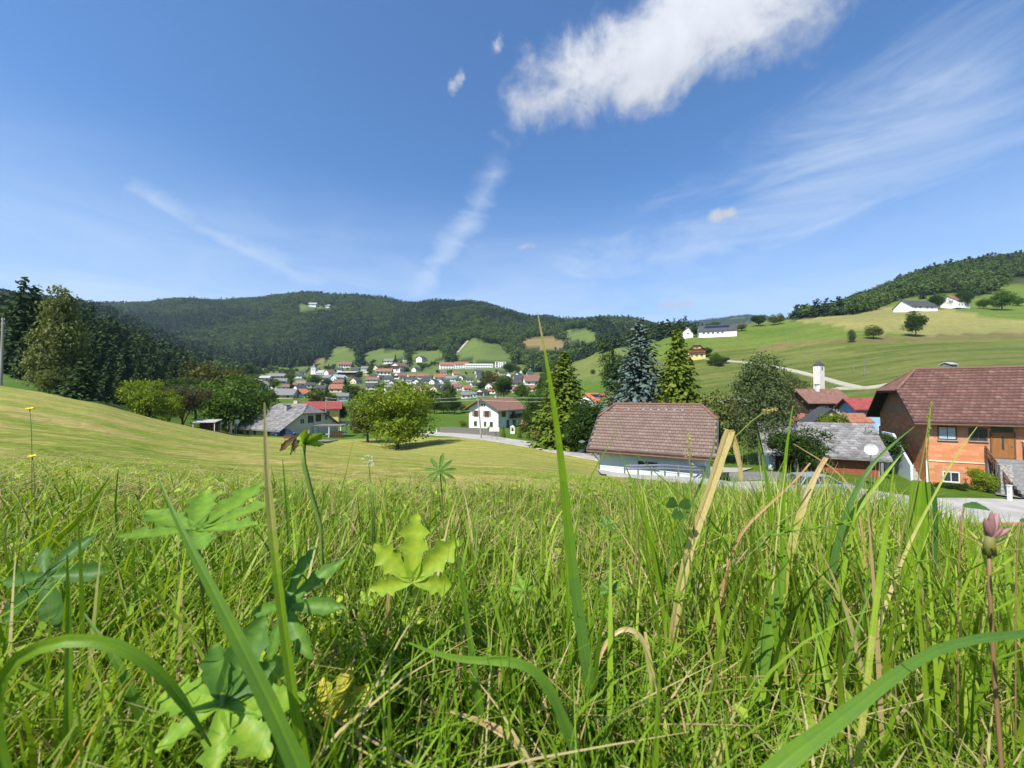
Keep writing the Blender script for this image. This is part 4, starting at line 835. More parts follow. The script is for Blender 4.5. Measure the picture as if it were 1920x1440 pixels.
me = MB().box(-.14, .14, -.05, .05, 0, .10).mesh('snow_guard', mat('snow_guard_paint', (0.42, 0.10, 0.07), 0.7)); me2 = MB().lathe([(.10, 0), (.09, .08), (.03, .12)], n=8).mesh('roof_vent', R_LIGHT)
for i in range(10):
    x = -2.9 + i * 0.64; y = -0.62; link('snow_guard' if i in (0, 2, 9) else 'roof_vent', me if i in (0, 2, 9) else me2, g.roof, (x, y, g.zr + g.th - g.tp * .62 + .04))
MB().tube([(-4.4, -4.45, 0.9 + 2.2), (-4.25, -4.1, 2.7), (-4.08, -3.75, 2.4), (-4.08, -3.75, 0.2)], .05, 8).build('downpipe', M_METAL, g.t)

# --- orange brick house on the right
M_BRICK = leaf_mat('bricks', [(0, (0.49, 0.185, 0.080)), (0.5, (0.54, 0.215, 0.098)), (1, (0.60, 0.270, 0.140))], 0.0, 0.85, 0.0, noise=0.35, nscale=2.0)
M_MORTAR = mat('mortar', (0.46, 0.235, 0.140), 0.95, (0.40, 0.19, 0.11), 3, 6)
T_BR = tile_mat('tiles_brick_house', [(0, (0.095, 0.046, 0.038)), (0.5, (0.135, 0.068, 0.055)), (1, (0.230, 0.130, 0.105))])
b = House('brick_house', 'orange brick house with dark red tiled roof and wooden front door', (46.3, 34.6, -7.8), math.radians(-27), 17, 10, 5.87, 40, M_MORTAR, R_GAPSHADE, hip=0.49, ov=0.75, og=1.0)
tile_cover(b, 0.40, 0.36, T_BR, (-1,), 5, gap=.065, var=.13); ridge_cap(b, R_BROWN); hip_cover(b, R_BROWN); b.gutter(-1, M_BFRAME)
b.win('f', -7.15, 3.95, 1.05, 1.05, M_BFRAME); b.win('f', -5.3, 3.95, 0.95, 0.95, M_BFRAME); b.win('f', -7.0, 0.35, 0.9, 0.75, M_FRAME); b.win('f', -1.2, 3.95, 1.0, 1.0, M_BFRAME); b.win('f', 2.2, 3.95, 1.0, 1.0, M_BFRAME)
blind = MB(); M = b.S('f', -7.15, 3.95, 0)
for i in range(9): blind.box(-.5, .5, -.030, -.018, .06 + i * .11, .13 + i * .11, M)
blind.build('slat_blind', M_PALEB, b.t)
dr = b.door('f', -3.9, 1.25, 2.1, mat('oak_door', (0.30, 0.13, 0.04), 0.5, (0.22, 0.09, 0.03), 3, 5, sc=(4, 4, .4)), 2.55); M = b.S('f', -3.9, 2.55, 0); MB().box(-.07, .07, -.055, -.046, .7, 1.75, M).build('glazing', M_GLASS, dr); MB().box(-.62, .62, -.05, .02, 2.2, 2.55, M).build('transom', M_GLASS, dr)
M = b.S('f', -2.55, 3.6, 0); mb_ = MB().box(-.28, .28, -.18, -.004, 0, .36, M).build('letter_box', M_METAL, b.t); MB().box(-.31, .31, -.22, -.004, .364, .42, M).build('lid', M_FRAME, mb_)
holes = [(-7.85, -6.4, 3.75, 5.15), (-6.0, -4.65, 3.75, 5.05), (-7.65, -6.35, .15, 1.3), (-4.7, -3.1, 2.4, 5.3), (-1.9, -.5, 3.75, 5.1), (1.5, 2.9, 3.75, 5.1)]
brick_cover(b, 'f', -8.5, 8.5, -0.6, 6.0, 0.5, 0.25, holes, M_BRICK); brick_cover(b, 'l', -5.0, 5.0, -0.6, 5.9, 0.5, 0.25, [], M_BRICK)
MB().box(-8.52, -4.9, -5.06, -5.022, 1.98, 2.09).build('stone_band', M_CREAM, b.wall); MB().box(-8.55, -8.38, -5.06, -5.024, -1, 2.0).build('corner_strip', M_WHITE, b.wall)
# outside stair with parapet along the left gable
st = MB()
for i in range(9): st.box(-9.35, -8.6, -4.4 + i * .36, -4.4 + (i + 1) * .36 + .02, -1.0, .2 + i * .27)
st.build('gable_stair', M_CONC, b.t)
P = [(-9.55, -5.0, -1.2), (-9.55, -5.0, 1.5), (-9.55, -1.4, 4.0), (-9.55, 1.2, 4.0), (-9.55, 1.2, -1.2)]
mb_ = MB().add(P + [(x + .16, y, z) for x, y, z in P], [(0, 1, 2, 3, 4), (9, 8, 7, 6, 5)] + [(i, i + 5, (i + 1) % 5 + 5, (i + 1) % 5) for i in range(5)]); mb_.build('stair_parapet', M_PALEB, b.t)
for i, z in enumerate((1.9, 1.65)): MB().box(-9.60, -9.553, -3.2 + i * .6, -2.8 + i * .6, z - .2, z + .02).build('parapet_fitting', R_DARK, b.t)
# front steps down from the door with timber railings
stp = bpy.data.objects.new('front_steps', None); col.objects.link(stp); stp.parent = b.t
me = MB().box(-.95, .95, -.32, .02, -.24, 0).mesh('step', mat('step_stone', (0.27, 0.265, 0.26), .95, (0.18, 0.175, 0.17), 3, 6))
for i in range(10): link('step', me, stp, (-3.9 + .05 * i, -5.35 - i * .30, 2.53 - i * .255))
MB().box(-4.95, -2.85, -5.36, -5.03, -1.0, 2.5).build('landing', mat('dark_concrete', (0.20, 0.195, 0.19), .95, (0.14, 0.135, 0.13), 2, 6), stp)
for sx in (-1.05, 1.1):
    rl = MB()
    for i in range(4): y = -5.2 - i * .95; z = 2.5 - i * .80; rl.box(-3.9 + sx - .05, -3.9 + sx + .05, y - .05, y + .05, z - .3, z + 1.0)
    for kz in (.35, .65, .95): rl.add([(-3.9 + sx - .03, -5.15, 2.5 + kz), (-3.9 + sx + .03, -5.15, 2.5 + kz), (-3.9 + sx + .03, -8.1, kz), (-3.9 + sx - .03, -8.1, kz), (-3.9 + sx - .03, -5.15, 2.62 + kz), (-3.9 + sx + .03, -5.15, 2.62 + kz), (-3.9 + sx + .03, -8.1, kz + .12), (-3.9 + sx - .03, -8.1, kz + .12)], [(0, 1, 2, 3), (7, 6, 5, 4), (0, 4, 5, 1), (1, 5, 6, 2), (2, 6, 7, 3), (3, 7, 4, 0)])
    rl.build('stair_railing', M_BFRAME, stp)
tag(MB().box(-.35, .35, -.3, .3, -.5, 2.2).build('stone_pillar', mat('rubble_stone', (0.42, 0.40, 0.37), 0.95, (0.16, 0.15, 0.14), 7, 4, 0.6, 12), None, (38.95, 30.6, -7.75), math.radians(-27)), 'rough grey stone pillar beside the shrub at the brick house', 'pillar')

# --- white chalet by the road
p = at(932, 104)
c = House('white_chalet', 'white two-storey chalet with brown roof, timber balcony and shuttered windows', (p.x, p.y + 4, p.z - .2), math.radians(58), 13.5, 9.6, 5.4, 27, M_WHITE, roofmat('chalet_tiles', (0.25, 0.125, 0.085), (0.17, 0.085, 0.06)), ov=1.3, og=1.3)
M_SHUT = mat('shutters', (0.34, 0.20, 0.13), 0.7)
for al, z in ((-2.4, 3.2), (1.2, 3.2)): c.win('l', al, z, 1.2, 1.45, M_BFRAME, M_SHUT)
for al, w in ((-2.6, .9), (.6, .6), (2.6, .9)): c.win('l', al, .7, w, 1.1, M_BFRAME)
for al in (-.35, .35): c.win('l', al, 5.9, .4, .6, M_BFRAME, bars=False, sill=False)
for al, z in ((-4.2, 3.2), (0.6, 3.0)): c.win('f', al, z, 1.7, 1.6, M_BFRAME)
c.win('f', 1.0, .5, 1.5, 1.5, M_BFRAME); c.door('f', -2.2); c.balcony('f', 2.5, 2.75, 8.2, 1.3, M_WOOD, True); c.chimney(1.0, 1.2); c.gutter(-1); MB().tube([(-6.6, -4.9, -1), (-6.6, -4.9, 5.0)], .06, 6).build('downpipe', M_BFRAME, c.t)
# --- old farmhouse with the grey shingle roof
p = at(545, 86)
M_SHING = roofmat('old_shingles', (0.195, 0.185, 0.18), (0.125, 0.118, 0.115))
f = House('grey_farmhouse', 'cream farmhouse with a huge weathered grey roof and small chimney', (-50.9, 89.2, -9.5), math.radians(-27), 14.0, 13.5, 2.5, 35, M_CREAM, M_SHING, hip=0.42, ov=1.0, og=0.8, sink=2.5)
tile_cover(f, 0.62, 0.9, tile_mat('shingle_rows', [(0, (0.120, 0.113, 0.110)), (0.5, (0.190, 0.182, 0.178)), (1, (0.270, 0.258, 0.250))]), (-1,), 6, rag=0.04, gap=.03)
for al, z, w, h in ((-2.3, 3.2, .9, 1.0), (-.3, 3.3, 1.2, 1.45), (1.6, 3.5, 1.2, 1.45), (3.6, 3.7, .7, 1.0)): f.win('r', al, z, w, h, M_WOOD if w > 1 else M_FRAME, bars=w < 1, sill=False)
for al in (-5.2, -2.6, 2.4): f.win('f', al, .9, .8, .8, M_BFRAME)
f.door('r', .9, 1.1, 2.0, M_FRAME, .3); f.chimney(1.2, -2.0, .9, -.1, M_CONC)
# lean-to terrace roof and log store beside it
p = at(648, 84)
t = thing('terrace_canopy', 'flat grey terrace canopy on posts beside the grey-roofed farmhouse', 'canopy', (p.x - 2.3, p.y, p.z), math.radians(4)); MB().box(-3.6, 2.3, -1.9, 1.9, 2.45, 2.62).build('canopy_roof', M_GREYW, t)
me = MB().box(-.08, .08, -.08, .08, -.5, 2.447).mesh('post', M_PALEB)
for x, y in ((-.5, -1.7), (1.9, -1.7), (1.9, 1.7), (-.5, 1.7)): link('post', me, t, (x, y, 0))
t = thing('log_screen', 'round-ended screen of dark upright boards under the terrace canopy', 'screen', (p.x - .7, p.y - 2.4, p.z)); me = MB().box(-.11, .11, -.03, .03, -.3, 1.5).mesh('board', M_WOOD)
for i in range(10): link('board', me, t, (-1.15 + i * .25, .10 * (i % 2), 0))
t = thing('white_table', 'small white garden table under the terrace canopy', 'table', (p.x - 3.0, p.y - 1.5, p.z)); MB().lathe([(.5, .70), (.5, .74)], n=14).build('table_top', M_FRAME, t); MB().lathe([(.25, 0), (.04, .06), (.04, .698)], n=8).build('pedestal', M_FRAME, t)
# satellite dish and posts left of the farmhouse
def dish(name, label, loc, r, rz, hpost):
    t = thing(name, label, 'satellite dish', loc, rz); MB().tube([(0, 0.12, -.4), (0, 0.12, hpost)], .04, 6).build('mast', M_METAL, t)
    n = 14; mb = MB(); rings = 4; v = [(0, .10 * r * 1.2, hpost)]
    for k in range(1, rings + 1):
        q = r * k / rings
        for j in range(n): a_ = 2 * math.pi * j / n; v.append((q * math.cos(a_), .12 * r - .28 * q * q / r, hpost + q * math.sin(a_) * 1.05 + .15 * q * 0))
    fs = [(0, 1 + (j + 1) % n, 1 + j) for j in range(n)] + [(1 + (k-1)*n + j, 1 + (k-1)*n + (j+1) % n, 1 + k*n + (j+1) % n, 1 + k*n + j) for k in range(1, rings) for j in range(n)]
    mb.add(v, fs); mb.add([(x, y + .03, z) for x, y, z in v], [q[::-1] for q in fs]); mb.build('reflector', M_FRAME, t, smooth=True)
    MB().tube([(0, .1, hpost - r), (0, -.55 * r - .2, hpost - r * .3)], .02, 6).build('feed_arm', M_METAL, t); return t
p = at(1630, 31); dish('satellite_dish', 'round white satellite dish on a post in front of the grey shed', (p.x, p.y, p.z), 0.44, math.radians(-30), (842 - HOR) / -F * 31 - p.z)
p = at(446, 81); dish('satellite_dish', 'small white dish at the corner of the grey-roofed farmhouse', (p.x, p.y, p.z), 0.45, math.radians(60), 2.9)
for i, (px, d, h) in enumerate(((436, 80, 2.8), (442, 80.5, 3.2), (428, 81, 2.4), (433, 82, 2.2))):
    p = at(px, d); tag(MB().tube([(0, 0, -.3), (.03 * i, 0, h * .6), (0, .05, h)], [.09, .08, .07], 7).build('garden_post', M_GREYW, None, p), 'weathered garden post left of the grey-roofed farmhouse', 'post', 'posts left of the farmhouse')
p = at(390, 78); t = thing('garden_shelter', 'low pale-roofed shelter behind the meadow edge, left of the farmhouse', 'shelter', p, math.radians(10)); MB().slab([(-2.1, -1.3, 1.55), (2.1, -1.3, 1.55), (2.1, 1.3, 1.95), (-2.1, 1.3, 1.95)], .1).build('roof', R_LIGHT, t)
me = MB().box(-.06, .06, -.06, .06, -.4, 1.45).mesh('post', M_FRAME)
for x, y in ((-1.9, -1.1), (1.9, -1.1), (-1.9, 1.1), (1.9, 1.1)): link('post', me, t, (x, y, 0))
MB().box(-1.7, 1.7, .6, .7, -.4, 1.3).build('back_wall', M_WOODR, t)
# --- grey shingled shed
p = at(1535, 38.5)
s = House('grey_shed', 'low shed with a long weathered grey shingle roof and open dark front', (p.x, p.y + 1.0, -7.7), math.radians(-24), 8.6, 6.2, 2.35, 37, M_PALEB, M_SHING, ov=.8, og=.5, cat='shed')
tile_cover(s, 0.34, 0.5, MATS['shingle_rows'], (-1,), 8, rag=.03)
MB().box(-.2, 4.1, -3.16, -3.103, -.4, 2.2).build('timber_front', M_WOODR, s.t)
for x in (-3.0, -1.2): MB().box(x - .75, x + .75, -3.14, -3.103, -.3, 2.0).build('garage_door', M_WOOD, s.t)
for x in (-4.0, -2.1, -.3, 4.1): MB().box(x - .09, x + .09, -3.8, -3.62, -.6, 2.0).build('post', M_GREYW, s.t)
# --- small buildings behind
def simple(name, label, px, d, L, W, he, pitch, wall, roof, rz, dz=0.0, wins=(), hip=0, ov=.7, og=.6, cat='house', chim=None, group=None, flat=False, dx=0):
    p = at(px, d); h = House(name, label, (p.x, p.y, p.z + dz), math.radians(rz), L, W, he, pitch, wall, roof, hip, ov, og, cat, group, flat)
    for w in wins: h.win(*w)
    if chim: h.chimney(*chim)
    return h
simple('brown_roof_house', 'timber house with a plain brown roof below the white tower', 1530, 72, 6.4, 6.5, 3.5, 33, M_WOOD, R_BROWN, -6, .2, (('f', -.8, 1.6, 1.2, 1.0), ('f', 1.3, 1.6, .9, 1.0)), chim=(-.2, -.6, .5, .9, M_FRAME))
simple('orange_house', 'orange-brown timber house with a low roof beside the willow-like tree', 1508, 58, 5.0, 6.0, 2.7, 26, M_WOODO, R_RBROWN, 62, -.5, (('f', 0, 1.0, 1.0, 1.0),))
h = simple('grey_hip_house', 'cream house with a steep slate-grey roof above the grey shed', 1545, 51, 6.0, 5.6, 3.3, 42, M_CREAM, R_DARK, 62, -.6, (('l', -.9, 1.4, .9, 1.0), ('l', 1.0, 3.4, .6, .6)), ov=.5, og=.4)
simple('blue_house', 'bright blue house with a red metal roof beside the brick house', 1632, 58, 5.6, 5.5, 4.4, 24, M_BLUEW, R_RED, -20, -.2, (('f', .3, .8, 1.3, 1.1, M_FRAME),))
simple('small_annex', 'small red-brown roofed annex between the grey and blue houses', 1590, 56, 2.6, 3.0, 2.6, 28, M_WHITE, R_RBROWN, -10, .2)
simple('grey_barn', 'grey sheet-roofed barn partly hidden behind the right cypress', 1322, 66, 5.2, 5.5, 2.6, 24, M_PINKW, R_GREY, 10, 0.6, cat='barn')
simple('dark_hut', 'small dark hut with tilted pale roof behind the willow-like tree', 1380, 92, 4.0, 4.0, 2.4, 18, M_WOOD, R_LIGHT, 40, 1.0, cat='hut')
p = at(1536, 84); t = thing('white_tower', 'slim white tower with a dark pointed cap rising above brown roofs', 'tower', (p.x, p.y, p.z), .3); zt = (HOR - 685) / F * 84 - p.z
MB().box(-.7, .7, -.7, .7, -.6, zt).build('shaft', M_PINKW, t); MB().add([(-.85, -.85, zt + .003), (.85, -.85, zt + .003), (.85, .85, zt + .003), (-.85, .85, zt + .003), (0, 0, zt + 1.0)], [(3, 2, 1, 0), (0, 1, 4), (1, 2, 4), (2, 3, 4), (3, 0, 4)]).build('cap', R_DARK, t)
MB().box(-.2, .2, -.74, -.703, zt - 1.1, zt - .4).build('louvre', M_GREYW, t)
p = hit(1780, 692, 60); simple('field_hut', 'tiny grey field hut with a pale roof on the right-hand meadow', 1780, p.y, 3.0, 2.2, 1.3, 25, M_GREYW, R_LIGHT, 15, 0, cat='hut', ov=.3, og=.3)
# --- hill farms
h = simple('white_farm', 'long white farm building with dark roof on the meadow crest', 1345, hit(1345, 630, 120).y, 24, 11, 3.3, 40, M_WHITE, R_DARK, -20, -.3, [('f', x, 1.2, 1.4, 1.0) for x in (-9, -6, -3, 0, 3)] + [('r', y, z, 1.0, 1.1) for y in (-2.6, 0, 2.6) for z in (.8, 3.6)] , ov=.6, og=.4, cat='farm building')
h.solar(-8, 8, .8, 3.0)
simple('gable_house', 'small white house with brown gable left of the white farm', 1290, hit(1291, 633, 120).y, 8, 7, 4.2, 40, M_WHITE, R_BROWN, 72, 0, (('l', 0, 2.0, 1.1, 1.2),), chim=(0, .5))
h = simple('hillside_house', 'yellow hillside house with brown hipped roof and timber balcony', 1306, hit(1306, 672, 100).y, 10.5, 9, 4.6, 42, M_YELLOW, R_BROWN, 68, -.3, [('l', y, .8, 1.2, 1.3) for y in (-2.6, 0, 2.6)] + [('l', 0, 5.2, 1.2, 1.2)], hip=.35, ov=1.0, og=1.1)
h.balcony('l', 0, 3.2, 8.4, 1.3, M_WOODR, True); MB().box(-5.28, -5.253, -4.4, 4.4, 3.0, 5.4).build('gable_boarding', M_WOOD, h.wall)
simple('hilltop_barn', 'long barn with dark grey roof on the upper right-hand slope', 1720, hit(1720, 583, 150).y, 22, 13, 2.6, 40, M_WHITE, R_DARK, 6, -.3, [('f', x, .9, 1.6, 1.0) for x in (-8, -4, 2, 6)], cat='barn')
simple('hilltop_farmhouse', 'white farmhouse with a red-brown roof among trees on the upper slope', 1796, hit(1796, 580, 150).y + 6, 14, 10, 5.0, 38, M_WHITE, R_TERRA, 12, .5, [('f', x, z, 1.1, 1.2) for x in (-4.5, -1.5, 1.5, 4.5) for z in (.8, 3.2)])
h = simple('orange_roof_house', 'house with bright orange roof and solar panels below the green spur', 1114, 150, 9.6, 9, 3.6, 30, M_WHITE, R_ORANGE, 38, -1.0, [('r', y, z, 1.1, 1.2) for y in (-2, 1.2) for z in (.5, 3.0)], ov=1.0, og=1.0)
h.solar(-3.4, 2.2, .9, 3.6); MB().box(4.803, 4.83, -4.4, 4.4, 2.6, 3.6).build('gable_boarding', M_WOOD, h.wall)

# --- village: (name, label, px, base row, width px, depth factor, eaves ratio, pitch, wall, roof, turn, extras)
W_, C_, Y_w, PB, PK, TW = M_WHITE, M_CREAM, M_YELLOW, M_PALEB, M_PINKW, M_WOOD
GV = 'houses of the village in the valley'
VIL = [
 ('barn', 'pale grey sheet-roofed barn at the left end of the village', 492, 713, 24, .6, .28, 24, W_, R_LIGHT, 8), ('long_house', 'long dark-grey roofed farm range left of the church', 518, 709, 28, .4, .22, 30, C_, R_GREY, 6),
 ('timber_house', 'dark timber house with grey pyramid roof and white ground floor', 526, 720, 20, .9, .45, 30, W_, R_GREY, 20), ('house', 'white village house with dark roof between the barn range and the church', 558, 709, 15, .8, .5, 30, W_, R_DARK, 10),
 ('house', 'house with broad grey-brown roof and white gable near the round church tree', 562, 723, 18, .8, .4, 34, W_, roofmat('roof_taupe', (0.26, 0.215, 0.19)), 25), ('hut', 'small brown shed in front of the taupe-roofed house', 553, 726, 10, .8, .5, 34, TW, R_BROWN, 15),
 ('house', 'grey-roofed house close to the right of the church', 613, 712, 16, .8, .4, 34, W_, R_GREY, -10), ('hall', 'wide flat pale-roofed hall with dark upper walls right of the church', 651, 707, 31, .7, .34, 10, TW, R_LIGHT, 0),
 ('house', 'pale blue gabled house in front of the flat-roofed hall', 633, 714, 24, .7, .4, 26, PB, R_LIGHT, 60), ('house', 'white house with brown roof on the field above the church', 646, 689, 22, .6, .35, 30, W_, R_BROWN, 4),
 ('barn', 'big grey-roofed barn behind the weathered farmhouse roof', 533, 747, 36, .75, .30, 32, C_, R_GREY, 4), ('house', 'white-gabled house with red-brown roof next to the big grey barn', 565, 745, 28, .8, .42, 33, W_, R_RBROWN, 14),
 ('house', 'pale blue house with grey roof beyond the red roofs', 641, 751, 28, .8, .5, 26, PB, R_GREY, 30), ('chalet', 'dark red timber chalet with orange balcony in the village', 671, 735, 18, .9, .5, 28, M_WOODR, R_BROWN, 70),
 ('house', 'house with red and grey roof halves above the village orchard', 719, 703, 27, .6, .35, 28, W_, R_TERRA, 6), ('chalet', 'large white chalet with broad gable at the top of the village', 746, 698, 30, .8, .5, 26, W_, R_BROWN, 72),
 ('chalet', 'reddish gabled house just below the large white chalet', 748, 710, 22, .8, .4, 30, W_, R_RBROWN, 62), ('house', 'low pale house with light red roof right of the reddish gabled house', 770, 709, 17, .7, .4, 28, PK, roofmat('roof_faded_red', (0.40, 0.16, 0.11)), 40),
 ('house', 'house with a pale pink-orange roof in the middle of the village', 792, 711, 22, .7, .4, 28, W_, R_TERRA, 15), ('house', 'white house with red-brown roof and chimney below the school', 822, 713, 22, .8, .42, 32, W_, R_RBROWN, 20),
 ('house', 'white house with grey roof right of the red-brown roofed one', 845, 715, 20, .8, .4, 26, W_, R_GREY, 10), ('house', 'white gabled house with red-brown roof standing alone by the village road', 777, 735, 16, .9, .5, 35, W_, R_RBROWN, 72),
 ('house', 'narrow yellow house with pale roof among village trees', 686, 704, 10, .9, .7, 30, Y_w, R_LIGHT, 10), ('house', 'long low house with dark red roof in the orchard', 698, 717, 24, .6, .3, 30, W_, R_BROWN, -6),
 ('garage', 'flat pale roof building beside the dark village roofs', 763, 720, 16, .7, .5, 8, W_, R_LIGHT, 5), ('house', 'small white house on the meadow edge above the village', 760, 677, 12, .8, .5, 30, W_, R_DARK, 20),
 ('house', 'modern white house with single gable on the meadow edge', 789, 679, 17, .8, .6, 28, W_, R_DARK, 68), ('house', 'white house with grey roof half hidden by hedges above the village', 728, 682, 16, .8, .4, 28, W_, R_GREY, 0),
 ('house', 'dark solar-roofed house below the forest edge right of the school', 1005, 697, 23, .8, .4, 34, C_, R_DARK, 12), ('hut', 'small pale gabled hut near the dark solar-roofed house', 978, 701, 8, 1, .6, 38, PB, R_LIGHT, 60),
 ('house', 'cream house with slate roof next to the broad brown roof', 972, 716, 22, .8, .45, 36, C_, R_DARK, 15), ('house', 'house with broad brown roof, dormer and white gable front', 997, 722, 30, .9, .40, 36, W_, R_BROWN, 8),
 ('house', 'white house with grey roof at the left of the white trio', 873, 747, 20, .8, .5, 28, W_, R_GREY, 12), ('house', 'tall narrow white house in the middle of the white trio', 886, 746, 14, .9, .8, 22, W_, R_GREY, 12),
 ('chalet', 'white chalet with slate roof and dark balcony at the right of the white trio', 904, 742, 26, .9, .45, 25, W_, R_DARK, 62), ('house', 'white house with red tiled roof joined to the slate-roofed chalet', 922, 738, 18, .8, .4, 28, W_, R_TERRA, -12),
 ('house', 'white house with dark roof behind the white trio', 888, 725, 15, .8, .55, 28, W_, R_DARK, 30), ('hut', 'small cream house by the village road', 852, 724, 11, .8, .55, 20, C_, R_LIGHT, 10),
]
for px, py, w, rz in ((773, 718, 17, 12), (783, 720, 15, 70), (797, 718, 16, 20), (813, 720, 16, 64), (802, 713, 14, 5), (836, 720, 14, 20), (828, 719, 13, 70), (858, 716, 13, 20), (700, 709, 14, 20), (712, 712, 15, 65), (728, 715, 16, 10), (736, 722, 15, 70), (760, 714, 14, 25), (787, 726, 14, 10), (820, 727, 13, 15), (866, 712, 13, 65), (880, 716, 14, 10)):
    VIL.append(('house', 'dark-roofed white house in the dense middle of the village', px, py, w, .85, .45, 32, W_, R_DARK, rz))
hr = random.Random(31); seen = [(v[2], v[3], v[4]) for v in VIL]; tries = 0; added = 0
while added < 44 and tries < 4000:
    tries += 1; px = hr.uniform(478, 1010); py = hr.uniform(692, 746); w = hr.uniform(12, 18) * (1 + (py - 705) / 90)
    if not inpoly(px, py, [(470, 712), (600, 698), (700, 692), (850, 700), (1010, 704), (1000, 735), (940, 742), (850, 736), (690, 742), (560, 738), (500, 730)]) or any(abs(px - x) < (w + q) * .52 and abs(py - y) < 7 for x, y, q in seen): continue
    if 575 < px < 615 and py < 712: continue
    rn, rm = hr.choice((('dark slate', R_DARK), ('grey', R_GREY), ('brown', R_BROWN), ('red-brown', R_RBROWN), ('dark slate', R_DARK))); wn_, wm = hr.choice((('white', W_), ('white', W_), ('cream', C_)))
    seen.append((px, py, w)); VIL.append(('house', 'small %s house with %s roof scattered in the village' % (wn_, rn), px, py, w, .85, .45, 34, wm, rm, hr.choice((8, 15, 24, 62, 70)))); added += 1
for px, py, w, rz in ((584, 575, 13, 5), (611, 577, 11, 12)): VIL.append(('house', 'tiny pale house on the clearing at the top of the forested hill', px, py, w, .7, .5, 28, W_, R_LIGHT, rz))
for nm, lab, px, py, wpx, df, er, pitch, wall, roof, rz in VIL:
    p = hit(px, py, 90); wide = wpx * 1.12 * p.y / F
    k = abs(math.cos(math.radians(rz))) + df * abs(math.sin(math.radians(rz))); L = wide / k / 1.08; W = max(L * df, 3.0); grp = GV if 'dense middle' in lab else lab.replace('house', 'houses') if 'scattered' in lab else ('hilltop houses' if 'tiny pale' in lab else None)
    he = max(2.2, er * L * .82); pitch *= 1.12
    h = House(nm if nm in ('barn', 'hut', 'garage', 'hall', 'chalet') else 'village_house' if nm == 'house' else nm, lab, (p.x, p.y + W * .3, p.z - .2), math.radians(rz), L, W, he, pitch, wall, roof, ov=.09 * L, og=.07 * L, cat={'barn': 'barn', 'hut': 'hut', 'garage': 'garage', 'hall': 'hall'}.get(nm, 'house'), group=grp, sink=4)
    ww = max(.9, .09 * L); n = max(2, int(L / 4.2)); fl = [0.28 * he] if he < 4.4 else [.16 * he, .60 * he]
    for z in fl:
        for i in range(n): h.win('f', -L / 2 + (i + .5) * L / n, z, ww, ww * 1.1, M_BFRAME, bars=False, sill=False)
        for y in (-.22, .22):
            h.win('r', y * W, z, ww, ww * 1.1, M_BFRAME, bars=False, sill=False)
            h.win('l', y * W, z, ww, ww * 1.1, M_BFRAME, bars=False, sill=False)
    if nm in ('chalet', 'timber_house'):
        sd = 'l' if rz > 45 else 'f'; h.balcony(sd, 0, he * .55, (W if sd == 'l' else L) * .85, 1.1, M_WOOD); MB().box(-L / 2 - .06, -L / 2 - .005, -W / 2 + .1, W / 2 - .1, he * .58, he).build('gable_boarding', M_WOOD, h.wall)
    if nm in ('house', 'chalet', 'long_house', 'timber_house'): h.chimney(L * .15, W * .1, .07 * L, .04 * L)
    if 'solar-roofed' in lab: h.solar(-L * .35, L * .35, W * .1, W * .42)
# red metal-roofed house with yellow wall
p = at(606, 112); h = House('yellow_house', 'yellow house under a bright red metal roof behind the farmhouse', (p.x, p.y, p.z), math.radians(22), 8.6, 7.5, 4.6, 24, M_YELLOW, R_RED, ov=.9, og=.9); [h.win('r', y, z, 1.0, 1.1) for y in (-1.6, 1.2) for z in (.6, 2.9)]; h.win('f', 1.5, 2.6, 1.0, 1.1)
p = at(576, 112); h = House('red_roof_annex', 'lower annex with bright red metal roof behind the farmhouse ridge', (p.x, p.y, p.z), math.radians(8), 6.4, 6.5, 3.6, 26, M_CREAM, R_RED, ov=.5, og=.4); h.chimney(-2.6, -1.0, 1.0, 1.5, M_CREAM)
# church
p = hit(588, 702, 200); ch = thing('church', 'white village church with grey roof and slim pointed steeple', 'church', (p.x, p.y, p.z - 1), math.radians(8)); u = p.y / F
MB().box(-4 * u, 4 * u, -4 * u, 4 * u, -3, 14 * u).build('tower', M_WHITE, ch); w_ = 4.3 * u
MB().add([(-w_, -w_, 14.05 * u), (w_, -w_, 14.05 * u), (w_, w_, 14.05 * u), (-w_, w_, 14.05 * u), (-1.3 * u, -1.3 * u, 18 * u), (1.3 * u, -1.3 * u, 18 * u), (1.3 * u, 1.3 * u, 18 * u), (-1.3 * u, 1.3 * u, 18 * u), (0, 0, 24 * u)], [(3, 2, 1, 0)] + [(i, (i + 1) % 4, 4 + (i + 1) % 4, 4 + i) for i in range(4)] + [(4 + i, 4 + (i + 1) % 4, 8) for i in range(4)]).build('steeple', R_GREY, ch)
for sx in (-1.6, 1.6): MB().box(sx * u - .6 * u, sx * u + .6 * u, -4.08 * u, -4.004 * u, 9 * u, 12 * u).build('belfry_opening', M_GLASS, ch)
MB().lathe([(1.4 * u, 0), (1.4 * u, .1 * u)], n=14).build('clock_face', M_CREAM, ch).matrix_local = Matrix.Translation((0, -4.01 * u, 7 * u)) @ Matrix.Rotation(math.pi / 2, 4, 'X')
e = [(-4.5, -3), (4.5, -3), (4.5, 4), (0, 9.2), (-4.5, 4)]; mb = MB(); x0, x1 = 4.05 * u, 22 * u
mb.add([(x0, y * u, z * u if z > 0 else z) for y, z in e] + [(x1, y * u, z * u if z > 0 else z) for y, z in e], [(4, 3, 2, 1, 0), (5, 6, 7, 8, 9)] + [(i, (i + 1) % 5, (i + 1) % 5 + 5, i + 5) for i in range(5)]); mb.build('nave', M_WHITE, ch)
mb = MB()
for sg in (-1, 1): P = [(x0, sg * 5 * u, 3.7 * u), (x1 + .6, sg * 5 * u, 3.7 * u), (x1 + .6, 0, 9.6 * u), (x0, 0, 9.6 * u)]; mb.slab(P if sg < 0 else P[::-1], .3)
